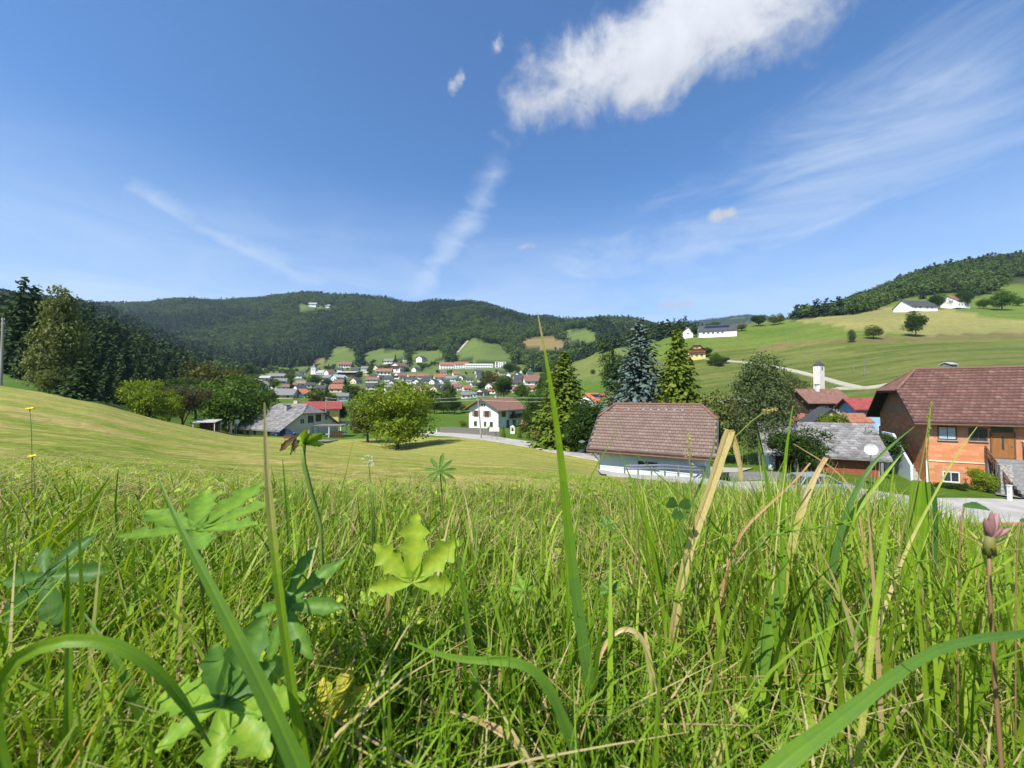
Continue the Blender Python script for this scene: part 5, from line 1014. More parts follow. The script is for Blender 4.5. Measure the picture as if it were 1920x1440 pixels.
mb.build('nave_roof', R_LIGHT, ch)
for i in range(4): MB().box(x0 + (2.5 + 4 * i) * u, x0 + (3.5 + 4 * i) * u, -4.56 * u, -4.504 * u, .8 * u, 3.0 * u).build('window', M_GLASS, ch)
# school with two gables, flat modern block, apartment cube
p = hit(848, 692, 200); u = p.y / F
for i, (px, L, W, lab) in enumerate(((836, 26, 16, 'left gable wing of the large white school with orange-brown roof'), (864, 26, 16, 'right gable wing of the large white school with orange-brown roof'))):
    p = hit(px, 692 - i * 1, 200); h = House('school_wing', lab, (p.x, p.y + 6 * u, p.z - 1), math.radians(16), L * u, W * u, 9 * u, 33, M_WHITE, R_TERRA, hip=.3, ov=.8, og=.8, cat='school', sink=6)
    for z in (1.2, 5.0):
        for q in range(5): h.win('f', (-10 + 5 * q) * u, z * u, 1.6 * u, 1.9 * u, M_BFRAME, sill=False)
p = hit(898, 691, 200); h = House('flat_school_block', 'long white flat-roofed modern block right of the school gables', (p.x, p.y + 5 * u, p.z - 1), math.radians(3), 52 * u, 10 * u, 10 * u, 0, M_WHITE, M_WHITE, flat=True, ov=.2, og=.2, cat='school', sink=6)
for q in range(11): h.win('f', (-23 + 4.6 * q) * u, 1.2 * u, 3.2 * u, 2.0 * u, M_BFRAME, sill=False); h.win('f', (-23 + 4.6 * q) * u, 5.6 * u, 3.2 * u, 2.0 * u, M_BFRAME, sill=False)
p = hit(938, 689, 200); h = House('apartment_block', 'white apartment cube with dark balcony bays right of the flat school block', (p.x, p.y + 5 * u, p.z - 1), math.radians(6), 20 * u, 12 * u, 11.5 * u, 0, M_WHITE, M_CREAM, flat=True, ov=.3, og=.3, cat='apartment block', sink=6)
for z in (1, 4.8, 8): 
    for q in (-7, 7): h.win('f', q * u, z * u, 3.6 * u, 2.4 * u, M_WOOD, sill=False)
    for q in (-2, 2): h.win('f', q * u, z * u, 1.5 * u, 1.8 * u, M_BFRAME, sill=False)
# ------------------------------------------------------------------ village greenery
KV = {'village_green': 'rounded mid-green tree among the village houses', 'village_dark': 'dark leafy tree among the village houses', 'village_olive': 'pale olive-green tree among the village houses', 'village_spruce': 'dark pointed conifer among the village houses'}
house_px = [(v[2], v[3], v[4]) for v in VIL]
r_ = random.Random(21); cnt = 0
vil_poly = [(455, 712), (480, 696), (600, 692), (680, 684), (760, 674), (850, 686), (960, 690), (1050, 700), (1060, 735), (1000, 742), (930, 746), (850, 758), (800, 764), (690, 758), (640, 764), (560, 764), (520, 752), (470, 735)]
lawns = [[(580, 720), (690, 716), (690, 738), (640, 742), (580, 738)], [(790, 724), (856, 728), (856, 746), (790, 752)], [(770, 692), (860, 690), (880, 700), (800, 706)]]
while cnt < 330:
    px = r_.uniform(450, 1060); py = r_.uniform(676, 764) if r_.random() < .7 else r_.uniform(684, 704)
    if not inpoly(px, py, vil_poly): continue
    if anypoly(px, py, lawns) and r_.random() < 0.82: continue
    p = hit(px, py, 90); h = r_.uniform(4.0, 9.5); hp = h * F / p.y
    if any(abs(px - hx) < hw * .55 and -1 < py - hy < hp * 0.85 for hx, hy, hw in house_px): continue
    if any(abs(px - hx) < hw * .5 and abs(py - hy + 4) < 5 for hx, hy, hw in house_px): continue
    if any(hx - 6 < px < hx2 + 6 and hy2 - 4 < py < hy2 + hp for hx, hx2, hy2 in ((822, 949, 692), (578, 612, 703), (555, 630, 772))): continue
    kd = r_.choices(list(KV), (4, 4, 2, 1.4))[0]
    plant(kd, {'village_green': 'village_tree', 'village_dark': 'shade_tree', 'village_olive': 'orchard_tree', 'village_spruce': 'village_conifer'}[kd], KV[kd], 'tree', px, p.y, h=h * (1.25 if kd == 'village_spruce' else 1), wid=r_.uniform(.85, 1.3), group=KV[kd].replace('tree among', 'trees among').replace('conifer among', 'conifers among')); cnt += 1
for kind, nm, lab, px, py, top, wid in (
 ('round_green', 'church_tree', 'big round tree on the lawn below the church', 590, 723, 700, 1.5), ('village_dark', 'church_tree', 'dark hedge-like tree right of the big church tree', 612, 724, 709, 1.6),
 ('village_spruce', 'conifer', 'dark pointed conifer beside the red timber chalet', 647, 733, 706, 1.3), ('village_spruce', 'conifer', 'slender dark conifer on the meadow above the village', 741, 680, 663, 1.0),
 ('round_dark', 'dark_tree', 'dark round tree right of the apartment cube', 955, 703, 678, 1.1), ('rust', 'brownish_tree', 'brownish round tree behind the white trio', 919, 728, 693, 1.0), ('spruce_wide', 'dark_conifer', 'dark tall conifer left of the brownish round tree', 905, 728, 694, 1.2),
 ('round_dark', 'dark_tree', 'tall dark leafy tree behind the white chalet roof', 945, 748, 700, .85), ('round_green', 'leafy_tree', 'leafy green tree left of the broad brown roof', 978, 750, 713, 1.0),
 ('willow', 'pale_tree', 'loose pale green tree standing by the village road', 838, 752, 713, .9), ('round_dark', 'hedgerow_tree', 'dark hedgerow tree on the field left of the chalet', 815, 776, 742, 1.0), ('round_green', 'hedgerow_tree', 'green hedgerow tree in the row left of the chalet', 832, 776, 744, 1.0),
 ('round_dark', 'hedgerow_tree', 'dark green tree closing the hedgerow near the chalet roof', 852, 777, 746, 1.0), ('olive', 'hedgerow_tree', 'olive hedgerow tree above the chalet roof edge', 868, 774, 755, 1.2), ('round_green', 'hedgerow_tree', 'low green tree at the left end of the hedgerow', 799, 774, 752, 1.1),
 ('bush', 'garden_bush', 'small bush left of the white chalet', 868, 800, 786, .9), ('bush', 'garden_bush', 'leafy bush in front of the chalet gable', 921, 812, 797, .8), ('bush_dark', 'garden_bush', 'dark bush in the garden right of the chalet', 985, 812, 795, .9),
 ('olive', 'garden_bush', 'flowering bush beside the yellow house', 606, 790, 758, .9), ('bush', 'garden_bush', 'low bush row right of the terrace canopy', 668, 812, 792, 1.0), ('round_dark', 'garden_tree', 'dark tree behind the terrace canopy', 640, 792, 757, .8), ('olive', 'garden_tree', 'olive tree right of the yellow house', 662, 780, 752, 1.0),
 ('rust', 'garden_tree', 'dull brownish tree left of the big grey barn', 505, 760, 728, .9), ('round_green', 'garden_tree', 'green tree between the big barn and the weathered farmhouse', 520, 786, 750, .8), ('willow', 'pale_tree', 'pale rounded tree above the orange solar roof', 1112, 702, 692, 1.6)):
    p = hit(px, py, 60); plant(kind, nm, lab, 'bush' if 'bush' in nm else 'tree', px, p.y, top=top, wid=wid)
for px in (944, 974, 990): 
    p = hit(px, 822, 50); plant('thuja', 'cypress_shrub', 'small clipped cypress in the front garden of the chalet', 'shrub', px, p.y, top=799, wid=.75, group='clipped cypresses in the chalet garden')

# ------------------------------------------------------------------ fence, poles, wires, sign, wall posts, guard rail, cars
t = thing('picket_fence', 'weathered grey picket fence between the road and the white chalet', 'fence', (0, 0, 0)); pk = MB().box(-.075, .075, -.012, .012, 0, 1.25).add([(-.075, -.012, 1.25), (.075, -.012, 1.25), (.075, .012, 1.25), (-.075, .012, 1.25), (0, 0, 1.33)], [(0, 1, 4), (1, 2, 4), (2, 3, 4), (3, 0, 4)]).mesh('picket', M_GREYW)
fp = [Vector(w2(826, 92.5)), Vector(w2(880, 86)), Vector(w2(936, 79.5))]; seg = [(fp[0], fp[1]), (fp[1], fp[2])]
for a, b2 in seg:
    d = b2 - a; n = int(d.length / .185)
    for i in range(n):
        q = a + d * i / n; o = link('picket', pk, t, (q.x, q.y, h1(q.x, q.y) + .12), math.atan2(d.y, d.x)); 
    for z in (.35, 1.0): 
        m_ = MB().tube([(q.x - .0, q.y + .05, h1(q.x, q.y) + .12 + z) for q in (a + d * j / 6 for j in range(7))], .04, 5).build('rail', M_GREYW, t)
    for j in range(7): q = a + d * j / 6; MB().box(q.x - .06, q.x + .06, q.y + .06, q.y + .18, h1(q.x, q.y) - .3, h1(q.x, q.y) + 1.2).build('post', M_GREYW, t)
def pole(px, d, top, label, r0, lean=0.0, name='utility_pole', arm=True):
    p = at(px, d); hgt = d * tz(top) - p.z; t = thing(name, label, 'pole', p); MB().tube([(0, 0, -1), (lean * .5, 0, hgt * .5), (lean, 0, hgt)], [r0, r0 * .85, r0 * .7], 10).build('shaft', mat('pole_wood', (0.34, 0.32, 0.29), 0.9, (0.24, 0.22, 0.2), 3, 5, sc=(1, 1, .1)), t)
    if arm:
        for z in (hgt - .25, hgt - .9):
            for sx in (-.22, .22): MB().lathe([(.03, 0), (.05, .05), (.05, .11), (.02, .15)], (lean + sx, 0, z), 8).build('insulator', M_FRAME, t)
            MB().box(lean - .3, lean + .3, -.03, .03, z - .06, z - .003).build('cross_arm', M_METAL, t)
    return Vector((p.x + lean, p.y, p.z + hgt))
PA = pole(903, 76, 742, 'pale wooden utility pole standing on the meadow in front of the chalet', .17, -.75)
PB_ = pole(1, 58, 596, 'wooden utility pole on the meadow crest by the left wood', .20, 0)
def wire(a, b2, label, sag=.8):
    pts = [a.lerp(b2, i / 14) - Vector((0, 0, sag * 4 * (i / 14) * (1 - i / 14))) for i in range(15)]; return tag(MB().tube(pts, .022, 5).build('power_line', mat('wire', (0.55, 0.55, 0.53), 0.5), None), label, 'cable', 'power lines across the valley')
far_l, far_r = pt(610, 745, 92), pt(1210, 741, 60)
for dz, nm in ((-.15, 'upper'), (-.85, 'lower')):
    wire(far_l + Vector((0, 0, dz)), PA + Vector((0, 0, dz)), 'thin pale power line running left from the pole before the chalet', .5); wire(PA + Vector((0, 0, dz)), far_r + Vector((0, 0, dz)), 'thin pale power line running right from the pole towards the spruce', .3)
# poles ending those lines, among the trees
pole(612, 92, 744, 'utility pole among the garden trees behind the farmhouse', .12, 0); pole(1210, 60, 740, 'utility pole hidden beside the blue-grey spruce', .12, 0)
for px, py, top in ((1102, 664, 648), (1124, 656, 645), (1156, 690, 668), (1159, 688, 666), (619, 740, 717), (1601, 700, 672), (1622, 706, 668)):
    p = hit(px, py, 60); tag(MB().tube([(0, 0, -.5), (0, 0, p.y * tz(top) - p.z)], [.13, .08], 7).build('field_pole', M_GREYW, None, p), 'thin distant pole standing on the open fields', 'pole', 'thin poles on the far fields')
p = at(927, 74); t = thing('road_sign', 'pale square sign board on two posts beside the road', 'sign', p); zb = 74 * tz(809) - p.z; MB().box(-.95, .95, -.03, .03, zb, zb + .8).build('board', mat('sign_face', (0.78, 0.74, 0.60), 0.6), t); me = MB().tube([(0, .07, -.5), (0, .07, zb + .7)], .04, 6).mesh('post', M_METAL); [link('post', me, t, (x, 0, 0)) for x in (-.5, .5)]
p = at(819, 93); t = thing('marker_post', 'short white road marker post beside the fence end', 'post', p); MB().box(-.11, .11, -.06, .06, -.3, 1.0).build('post_body', M_FRAME, t); MB().box(-.113, .113, -.063, .063, .72, .86).build('dark_band', R_DARK, t)
t = thing('garden_wall', 'low dark garden wall with white capped posts along the road', 'wall', (0, 0, 0)); ws = [w2(1018, 66.5), w2(1042, 62.5), w2(1068, 58.5), w2(1096, 54.8), w2(1124, 51.6)]; k0 = None
post = MB().box(-.2, .2, -.2, .2, -.4, .75).box(-.27, .27, -.27, .27, .753, .86).mesh('wall_post', M_WHITE)
for (x, y) in ws:
    x += 2.8 * .55; y += 2.8 * .8; z = h1(x, y); link('wall_post', post, t, (x, y, z))
    if k0: 
        d = Vector((x - k0[0], y - k0[1])); Mx = Matrix.Translation((k0[0], k0[1], k0[2])) @ Matrix.Rotation(math.atan2(d.y, d.x), 4, 'Z') @ Matrix.Rotation(-math.atan2(z - k0[2], d.length), 4, 'Y'); MB().box(.22, d.length - .22, -.07, .07, -.4, .5, Mx).build('wall_panel', M_WOOD, t)
    k0 = (x, y, z)
t = thing('guard_rail', 'grey metal guard rail along the road above the tiled barn', 'guard rail', (0, 0, 0)); gp = [w2(px, 29.0) for px in range(1170, 1345, 25)]; me = MB().box(-.05, .05, -.05, .05, -.3, .75).mesh('rail_post', M_METAL)
for x, y in gp: link('rail_post', me, t, (x, y, h1(x, y - 1.6)))
for z in (.45, .68): 
    mb = MB(); pr = [(x, y - .07, h1(x, y - 1.6) + z) for x, y in gp]
    for a, b2 in zip(pr, pr[1:]): mb.add([a, b2, (b2[0], b2[1] - .04, b2[2] + .08), (a[0], a[1] - .04, a[2] + .08), (b2[0], b2[1], b2[2] + .16), (a[0], a[1], a[2] + .16)], [(0, 1, 2, 3), (3, 2, 4, 5)])
    mb.build('beam', M_METAL, t)
p = at(1886, 28.9); tag(MB().box(-.09, .09, -.09, .09, -.3, 1.15).box(-.12, .12, -.12, .12, 1.153, 1.22).build('gate_post', M_FRAME, None, p), 'white gate post at the lawn corner before the brick house', 'post')
def car(name, label, loc, rz, paint):
    t = thing(name, label, 'car', loc, rz); st_ = [(-2.1, .42, .62, .70), (-2.0, .28, .80, .82), (-1.45, .22, .93, .86), (-.6, .22, .95, .87), (.8, .22, .93, .87), (1.5, .22, .84, .85), (1.95, .28, .70, .80), (2.12, .40, .58, .66)]
    mb = MB(); n = 8
    for x, z0, z1, w in st_: mb.v += [(x, -w, z0 + .08), (x, -w * .94, z0), (x, w * .94, z0), (x, w, z0 + .08), (x, w, z1 - .12), (x, w * .86, z1), (x, -w * .86, z1), (x, -w, z1 - .12)]
    for i in range(len(st_) - 1): mb.f += [(i*n + j, i*n + (j+1) % n, (i+1)*n + (j+1) % n, (i+1)*n + j) for j in range(n)]
    mb.f += [tuple(range(n - 1, -1, -1)), tuple((len(st_) - 1) * n + j for j in range(n))]; bd = mb.build('body', paint, t, smooth=False)
    cb = [(-1.95, .80, .70), (-1.35, 1.40, .60), (.15, 1.45, .60), (1.05, .90, .74)]; mb = MB()
    for x, z, w in cb: mb.v += [(x, -w, z), (x, w, z)]
    base = [(-1.95, .78), (1.05, .86)]; mb.v += [(-1.95, -.78, .80), (-1.95, .78, .80), (1.05, .78, .86), (1.05, -.78, .86)]; mb.f += [(0, 2, 3, 1), (4, 6, 7, 5), (0, 8, 11, 6), (0, 6, 4, 2), (1, 3, 5, 7), (1, 7, 10, 9)]; mb.build('window_glass', M_GLASS, t)
    MB().add([(-1.38, -.63, 1.415), (.18, -.63, 1.465), (.18, .63, 1.465), (-1.38, .63, 1.415), (-1.38, -.63, 1.36), (.18, -.63, 1.40), (.18, .63, 1.40), (-1.38, .63, 1.36)], [(0, 1, 2, 3), (7, 6, 5, 4), (0, 4, 5, 1), (1, 5, 6, 2), (2, 6, 7, 3), (3, 7, 4, 0)]).build('car_roof', paint, t)
    for sy in (-1, 1):
        for (x0, z0, x1, z1) in ((-1.9, .84, -1.36, 1.38), (.98, .93, .16, 1.43), (-.55, .93, -.55, 1.40)): MB().tube([(x0, sy * .77, z0), (x1, sy * .62, z1)], .035, 5).build('pillar', paint, t)
        for x in (-1.3, 1.32):
            w = MB().lathe([(.20, -.1), (.31, -.1), (.33, -.06), (.33, .06), (.31, .1), (.20, .1)], n=16); tyre = w.build('wheel', mat('rubber', (.02, .02, .02), .9), t); tyre.matrix_local = Matrix.Translation((x, sy * .80, .33)) @ Matrix.Rotation(math.pi / 2, 4, 'X'); rim = MB().lathe([(.06, -.104), (.20, -.103), (.20, .103), (.06, .104)], n=12).build('rim', M_METAL, tyre)
        MB().box(1.93, 2.08, sy * .62 - .16, sy * .62 + .16, .60, .70).build('headlight', M_FRAME, t); MB().box(-2.08, -1.97, sy * .62 - .15, sy * .62 + .15, .64, .78).build('tail_light', mat('red_lens', (.4, .02, .02), .3), t)
    return t
p = at(1530, 25.4); car('parked_car', 'silver car parked on the road in front of the grey shed', (p.x, p.y, p.z + .12), math.radians(4), mat('silver_paint', (.55, .57, .6), .3, metal=.6))
p = at(535, 80.5); car('parked_car', 'dark blue car beside the grey-roofed farmhouse', (p.x, p.y, p.z + .05), math.radians(12), mat('blue_paint', (.02, .05, .16), .25))
p = at(1014, 84); car('parked_car', 'dark red car under the carport right of the chalet', (p.x, p.y, p.z + .05), math.radians(-40), mat('red_paint', (.22, .02, .05), .25))
p = at(1003, 87); t = thing('carport', 'small timber carport with red-brown roof right of the chalet', 'carport', p, math.radians(-20)); MB().slab([(-3, -2.4, 2.3), (3, -2.4, 2.3), (3, 0, 3.2), (-3, 0, 3.2)], .12).slab([(-3, 0.004, 3.2), (3, 0.004, 3.2), (3, 2.4, 2.3), (-3, 2.4, 2.3)], .12).build('roof', R_RBROWN, t); me = MB().box(-.07, .07, -.07, .07, -.4, 2.2).mesh('post', M_WOOD)
for x in (-2.7, 2.7):
    for y in (-2.1, 2.1): link('post', me, t, (x, y, 0))
p = at(961, 88); t = thing('garden_shrine', 'small white arched garden shrine in the chalet front garden', 'shrine', p); MB().box(-.5, .5, -.2, .2, -.3, 1.5).add([(-.6, -.25, 1.503), (.6, -.25, 1.503), (0, -.25, 2.0), (-.6, .25, 1.503), (.6, .25, 1.503), (0, .25, 2.0)], [(0, 1, 2), (5, 4, 3), (0, 3, 4, 1), (1, 4, 5, 2), (2, 5, 3, 0)]).build('body', M_WHITE, t); MB().box(-.25, .25, -.215, -.203, .6, 1.3).build('niche', M_WOOD, t)
# ------------------------------------------------------------------ foreground grass
def blades(base, h, az_, bend, width, tint, seg=5, droop=0.35, twist=None, stiff=2.0):
    """curved tapering blades; all args arrays of length n"""
    n = len(base); t = np.linspace(0, 1, seg + 1)[None, :, None]; d = np.stack([np.cos(az_), np.sin(az_), np.zeros(n)], -1)[:, None, :]
    up = np.array([0, 0, 1.0])[None, None, :]; hh, bb = h[:, None, None], bend[:, None, None]
    c = base[:, None, :] + up * hh * (t - droop * bb * t ** (stiff + .5)) + d * hh * bb * t ** stiff
    tw = (rng.uniform(-.9, .9, n) if twist is None else twist)[:, None, None] * t + rng.uniform(-.5, .5, n)[:, None, None]
    side0 = np.stack([-np.sin(az_), np.cos(az_), np.zeros(n)], -1)[:, None, :]; side = side0 * np.cos(tw) + d * np.sin(tw)
    w = (width[:, None, None] * 0.5) * np.clip(0.55 + 1.3 * t, 0, 1) * (1 - t ** 2.2) + 0.0002
    v = np.stack([c - side * w, c + side * w], 2).reshape(-1, 3)
    k = (np.arange(n) * 2 * (seg + 1))[:, None, None]; s_ = (np.arange(seg) * 2)[None, :, None]; q = (k + s_ + np.array([0, 1, 3, 2])[None, None, :]).reshape(-1, 4)
    return v, q, np.repeat(tint, seg)
def merge(parts):
    V, Q, T, k = [], [], [], 0
    for v, q, t in parts: V.append(v); Q.append(q + k); T.append(t); k += len(v)
    return np.vstack(V), np.vstack(Q), np.concatenate(T)
GR = [(0, (0.055, 0.125, 0.008)), (0.25, (0.140, 0.245, 0.014)), (0.50, (0.245, 0.360, 0.026)), (0.70, (0.400, 0.490, 0.070)), (0.80, (0.360, 0.350, 0.110)), (0.90, (0.520, 0.430, 0.210)), (1.0, (0.40, 0.25, 0.12))]
M_GRASS = leaf_mat('grass_blades', GR, 0.40, 0.5, 0.0, spec=0.22)
def tone(n, dry, lo=0.02, hi=0.74, pw=1.0):
    t = lo + (hi - lo) * rng.beta(1.7, 1.9, n) ** pw; k = rng.random(n) < dry; t[k] = rng.uniform(0.76, 1.0, k.sum()); return t
def region(n, d0, d1, um=1.62, pw=1.0):
    """points spread evenly over the wedge in front of the camera"""
    d = np.sqrt(rng.uniform(d0 ** 2, d1 ** 2, n)) if pw == 1 else (d0 ** (2 - pw) + rng.random(n) * (d1 ** (2 - pw) - d0 ** (2 - pw))) ** (1 / (2 - pw)); u = rng.uniform(-um, um, n); x = u * d
    return x, d, H(x, d), CX + F * u
def strip_far(px): return np.interp(px, [-300, 0, 190, 450, 960, 1120, 1185, 1300, 1735, 2250], [1.2, 1.3, 1.45, 1.75, 2.5, 3.2, 6.0, 12.0, 20.0, 21.0])
parts = []
def field(n, d0, d1, hmin, hmax, wmin, wmax, dry, bendm=0.45, seg=5, um=1.62, pw=1.0, edge_soft=0.35, clump=0.5, lo=.02, hi=.74):
    x, y, z, px = region(n, d0, d1, um, pw); k = y < strip_far(px) * (1 + rng.normal(0, .07, n) + edge_soft * vnoise(x, y, .5, 21))
    k &= (vnoise(x, y, .16, 22) + .5) > clump * rng.random(n) * 0.9
    x, y, z = x[k], y[k], z[k]; n = len(x); g_ = 0.65 + 0.7 * (vnoise(x, y, .45, 23) + .5)
    h = (hmin + (hmax - hmin) * rng.beta(1.6, 2.4, n)) * g_; az_ = rng.uniform(0, 6.283, n); bend = np.abs(rng.normal(bendm, .3, n)) + .05
    lim = np.interp(CX + F * x / y, [-300, 0, 450, 960, 1120, 1300, 1500, 1735, 1920, 2250], [905, 905, 900, 890, 890, 886, 876, 915, 978, 985]) + np.where(rng.random(n) < .06, -34 * rng.random(n), rng.normal(14, 12, n) + 30 * (vnoise(x, y, .3, 25) + .1)); tops = y * (HOR - lim) / F - z
    h = np.where(h * (1 - .3 * bend) > tops, np.maximum(tops, .02) * rng.uniform(.8, 1.0, n), h)
    patch = np.clip(0.5 + vnoise(x, y, .35, 24) * .7, 0, 1); t = tone(n, dry, lo, hi); t = np.where(t < .75, np.clip(t * .6 + patch * .42 - .08, 0.0, .75), t)
    parts.append(blades(np.stack([x, y, z - .01], -1), h, az_, bend, rng.uniform(wmin, wmax, n) * (.6 + .4 * h / hmax), t, seg))
field(9500, .16, .62, .05, .19, .0014, .0046, .12, .42, hi=.60)                  # right in front of the lens; darker tones paint in shade between blades
field(21000, .5, 1.35, .05, .19, .0016, .0052, .19)
field(26000, 1.1, 2.6, .05, .20, .0022, .0060, .22, seg=4)
field(26000, 2.3, 5.0, .06, .20, .0035, .0075, .15, seg=3)
field(24000, 4.5, 21, .10, .30, .008, .018, .12, seg=3, clump=.3, pw=.6)
field(5000, .3, 1.6, .03, .09, .0012, .0030, .05, .5, seg=3)             # fine undergrowth
field(2200, .55, 2.6, .15, .32, .0030, .0080, .06, .30)                  # taller blades
field(420, .30, .8, .14, .26, .0035, .0075, .05, .35, seg=7)
def tall_right(n, d0, d1, hmin, hmax, wmin, wmax, p0, p1, dry, top0=866):
    y = rng.uniform(d0, d1, n); px = rng.uniform(p0, p1, n); x = ux(px) * y; z = H(x, y); h = rng.uniform(hmin, hmax, n)
    lim = np.interp(px, [200, 1150, 1300, 1420, 1600, 1720, 1780, 1920, 2100], [890, 884, top0 + 14, top0, top0 + 10, top0 + 40, 945, 975, 980]) + np.abs(rng.normal(0, 26, n)) - 6; h = np.minimum(h, np.maximum(y * (HOR - lim) / F - z, .03) * 1.1)
    parts.append(blades(np.stack([x, y, z - .01], -1), h, rng.uniform(0, 6.283, n), np.abs(rng.normal(.3, .22, n)) + .04, rng.uniform(wmin, wmax, n), tone(n, dry, .08, .74), 6))
tall_right(1900, .6, 2.3, .20, .46, .0024, .0070, 1180, 2050, .14); tall_right(650, .42, 1.0, .16, .40, .0022, .0065, 1220, 2000, .10, 900); tall_right(420, .45, 1.3, .10, .26, .003, .0075, -60, 1250, .05, 900)
tall_right(1100, 1.2, 3.4, .25, .70, .004, .011, 1430, 1800, .15, 872)
tall_right(260, .5, 1.6, .24, .46, .0012, .0022, 1250, 1900, .85, 845)
for i in range(46):                              # tufts standing up along the edge of the uncut strip
    cp = rng.uniform(-40, 1150); cd = float(strip_far(cp)) * rng.uniform(.55, 1.0); n = int(rng.uniform(9, 22)); x = ux(cp) * cd + rng.normal(0, .022, n); y = cd + rng.normal(0, .022, n)
    parts.append(blades(np.stack([x, y, H(x, y) - .01], -1), rng.uniform(.5, 1, n) * rng.uniform(.09, .16) * (1 + .12 * cd), np.arctan2(y - cd, x - ux(cp) * cd) + rng.normal(0, .4, n), rng.uniform(.15, .75, n), rng.uniform(.0035, .0075, n), np.clip(rng.normal(rng.uniform(.2, .55), .08, n), 0, .74), 5))
# lying dry stalks and cut hay in the sward
for n, d0, d1, L0, L1, w in ((2800, .25, 1.3, .04, .16, .0016), (4600, 1.2, 2.8, .05, .20, .0024), (3600, 2.6, 5.0, .06, .22, .0045)):
    x, y, z, px = region(n, d0, d1); k = y < strip_far(px) * 1.15; x, y, z = x[k], y[k], z[k]; n = len(x)
    parts.append(blades(np.stack([x, y, z + rng.uniform(.01, .085, n)], -1), rng.uniform(L0, L1, n) * .25, rng.uniform(0, 6.283, n), rng.uniform(3, 5, n), np.full(n, w) * rng.uniform(.6, 1.4, n), rng.uniform(.78, 1.0, n), 3, droop=.05, stiff=1.0))
v, q, t_ = merge(parts); tag(link('meadow_grass', np_mesh('meadow_grass', v, [q], M_GRASS, t_, smooth=True)), 'tall uncut green grass with dry stalks filling the foreground', 'grass', kind='stuff')
# small broad leaves (clover, sorrel, ground ivy) low in the sward
n = 8200; x, y, z, px = region(n, .28, 3.6); k = y < strip_far(px) * 1.05; x, y, z = x[k], y[k], z[k]; n = len(x)
k = (vnoise(x, y, .3, 31) > -.1) | (rng.random(n) < .25); x, y, z = x[k], y[k], z[k]; n = len(x)
vv, ff, tt = quads_leaves(np.stack([x, y, z + rng.uniform(.015, .10, n)], -1), rng.normal(size=(n, 3)) * .55 + np.array([0, -.25, .8]), rng.uniform(.006, .021, n) * np.clip(.75 + y * .15, .75, 1.3), .5, rng.uniform(.10, .74, n))
tag(link('ground_leaves', np_mesh('ground_leaves', vv, [ff], M_GRASS, tt)), 'small broad green leaves scattered low among the grass', 'leaves', kind='stuff')
# short stubble on the mown meadow: patches instanced
def patch_proto(name, n, size, h0, h1_, w, dry, seed):
    b_ = np.stack([rng.uniform(-size, size, n), rng.uniform(-size, size, n), np.zeros(n)], -1); v, q, t = blades(b_, rng.uniform(h0, h1_, n), rng.uniform(0, 6.283, n), np.abs(rng.normal(.6, .4, n)), np.full(n, w), tone(n, dry, .18, .74), 2)
    return bpy.data.objects.new(name, np_mesh(name, v, [q], leaf_mat('stubble', GR, .35, .5, .18, spec=.15), t))
PP = [patch_proto('stubble_a', 110, .22, .012, .045, .005, .16, 1), patch_proto('stubble_b', 110, .22, .012, .04, .005, .42, 2), patch_proto('stubble_c', 110, .22, .015, .05, .005, .08, 3)]
x, y, z, px = region(4200, 1.0, 4.5, 1.5, pw=.8); mf = np.interp(px, [-300, 0, 100, 190, 300, 400, 1050, 1120, 1185], [58, 57, 53, 48, 60, 70, 50, 40, 5]); k = (y > strip_far(px) * .9) & (y < mf) & (px < 1180) & (rng.random(len(y)) > (y / strip_far(px) - 1.0) / .9); x, y, z = x[k], y[k], z[k]; n = len(x)
ca_, sa_ = math.cos(math.atan2(.37, .93)), math.sin(math.atan2(.37, .93)); sw = vnoise((x * ca_ - y * sa_) * .1, x * sa_ + y * ca_, 1.3, 33) + rng.normal(0, .12, n)
sc = rng.uniform(.8, 1.5, n) * np.clip(.7 + y * .05, .7, 1.6); instancer('mown_stubble', np.stack([x, y, z - .004], -1), np.stack([sc, sc, sc * rng.uniform(.2, .5, n) * np.clip(1.5 - y / strip_far(CX + F * x / y) * .6, .3, 1)], -1), np.where(sw > .06, 1, np.where(sw < -.15, 2, 0)), rng.uniform(0, 6.28, n), PP, 'short mown grass stubble with strewn hay on the sloping meadow', 'grass')

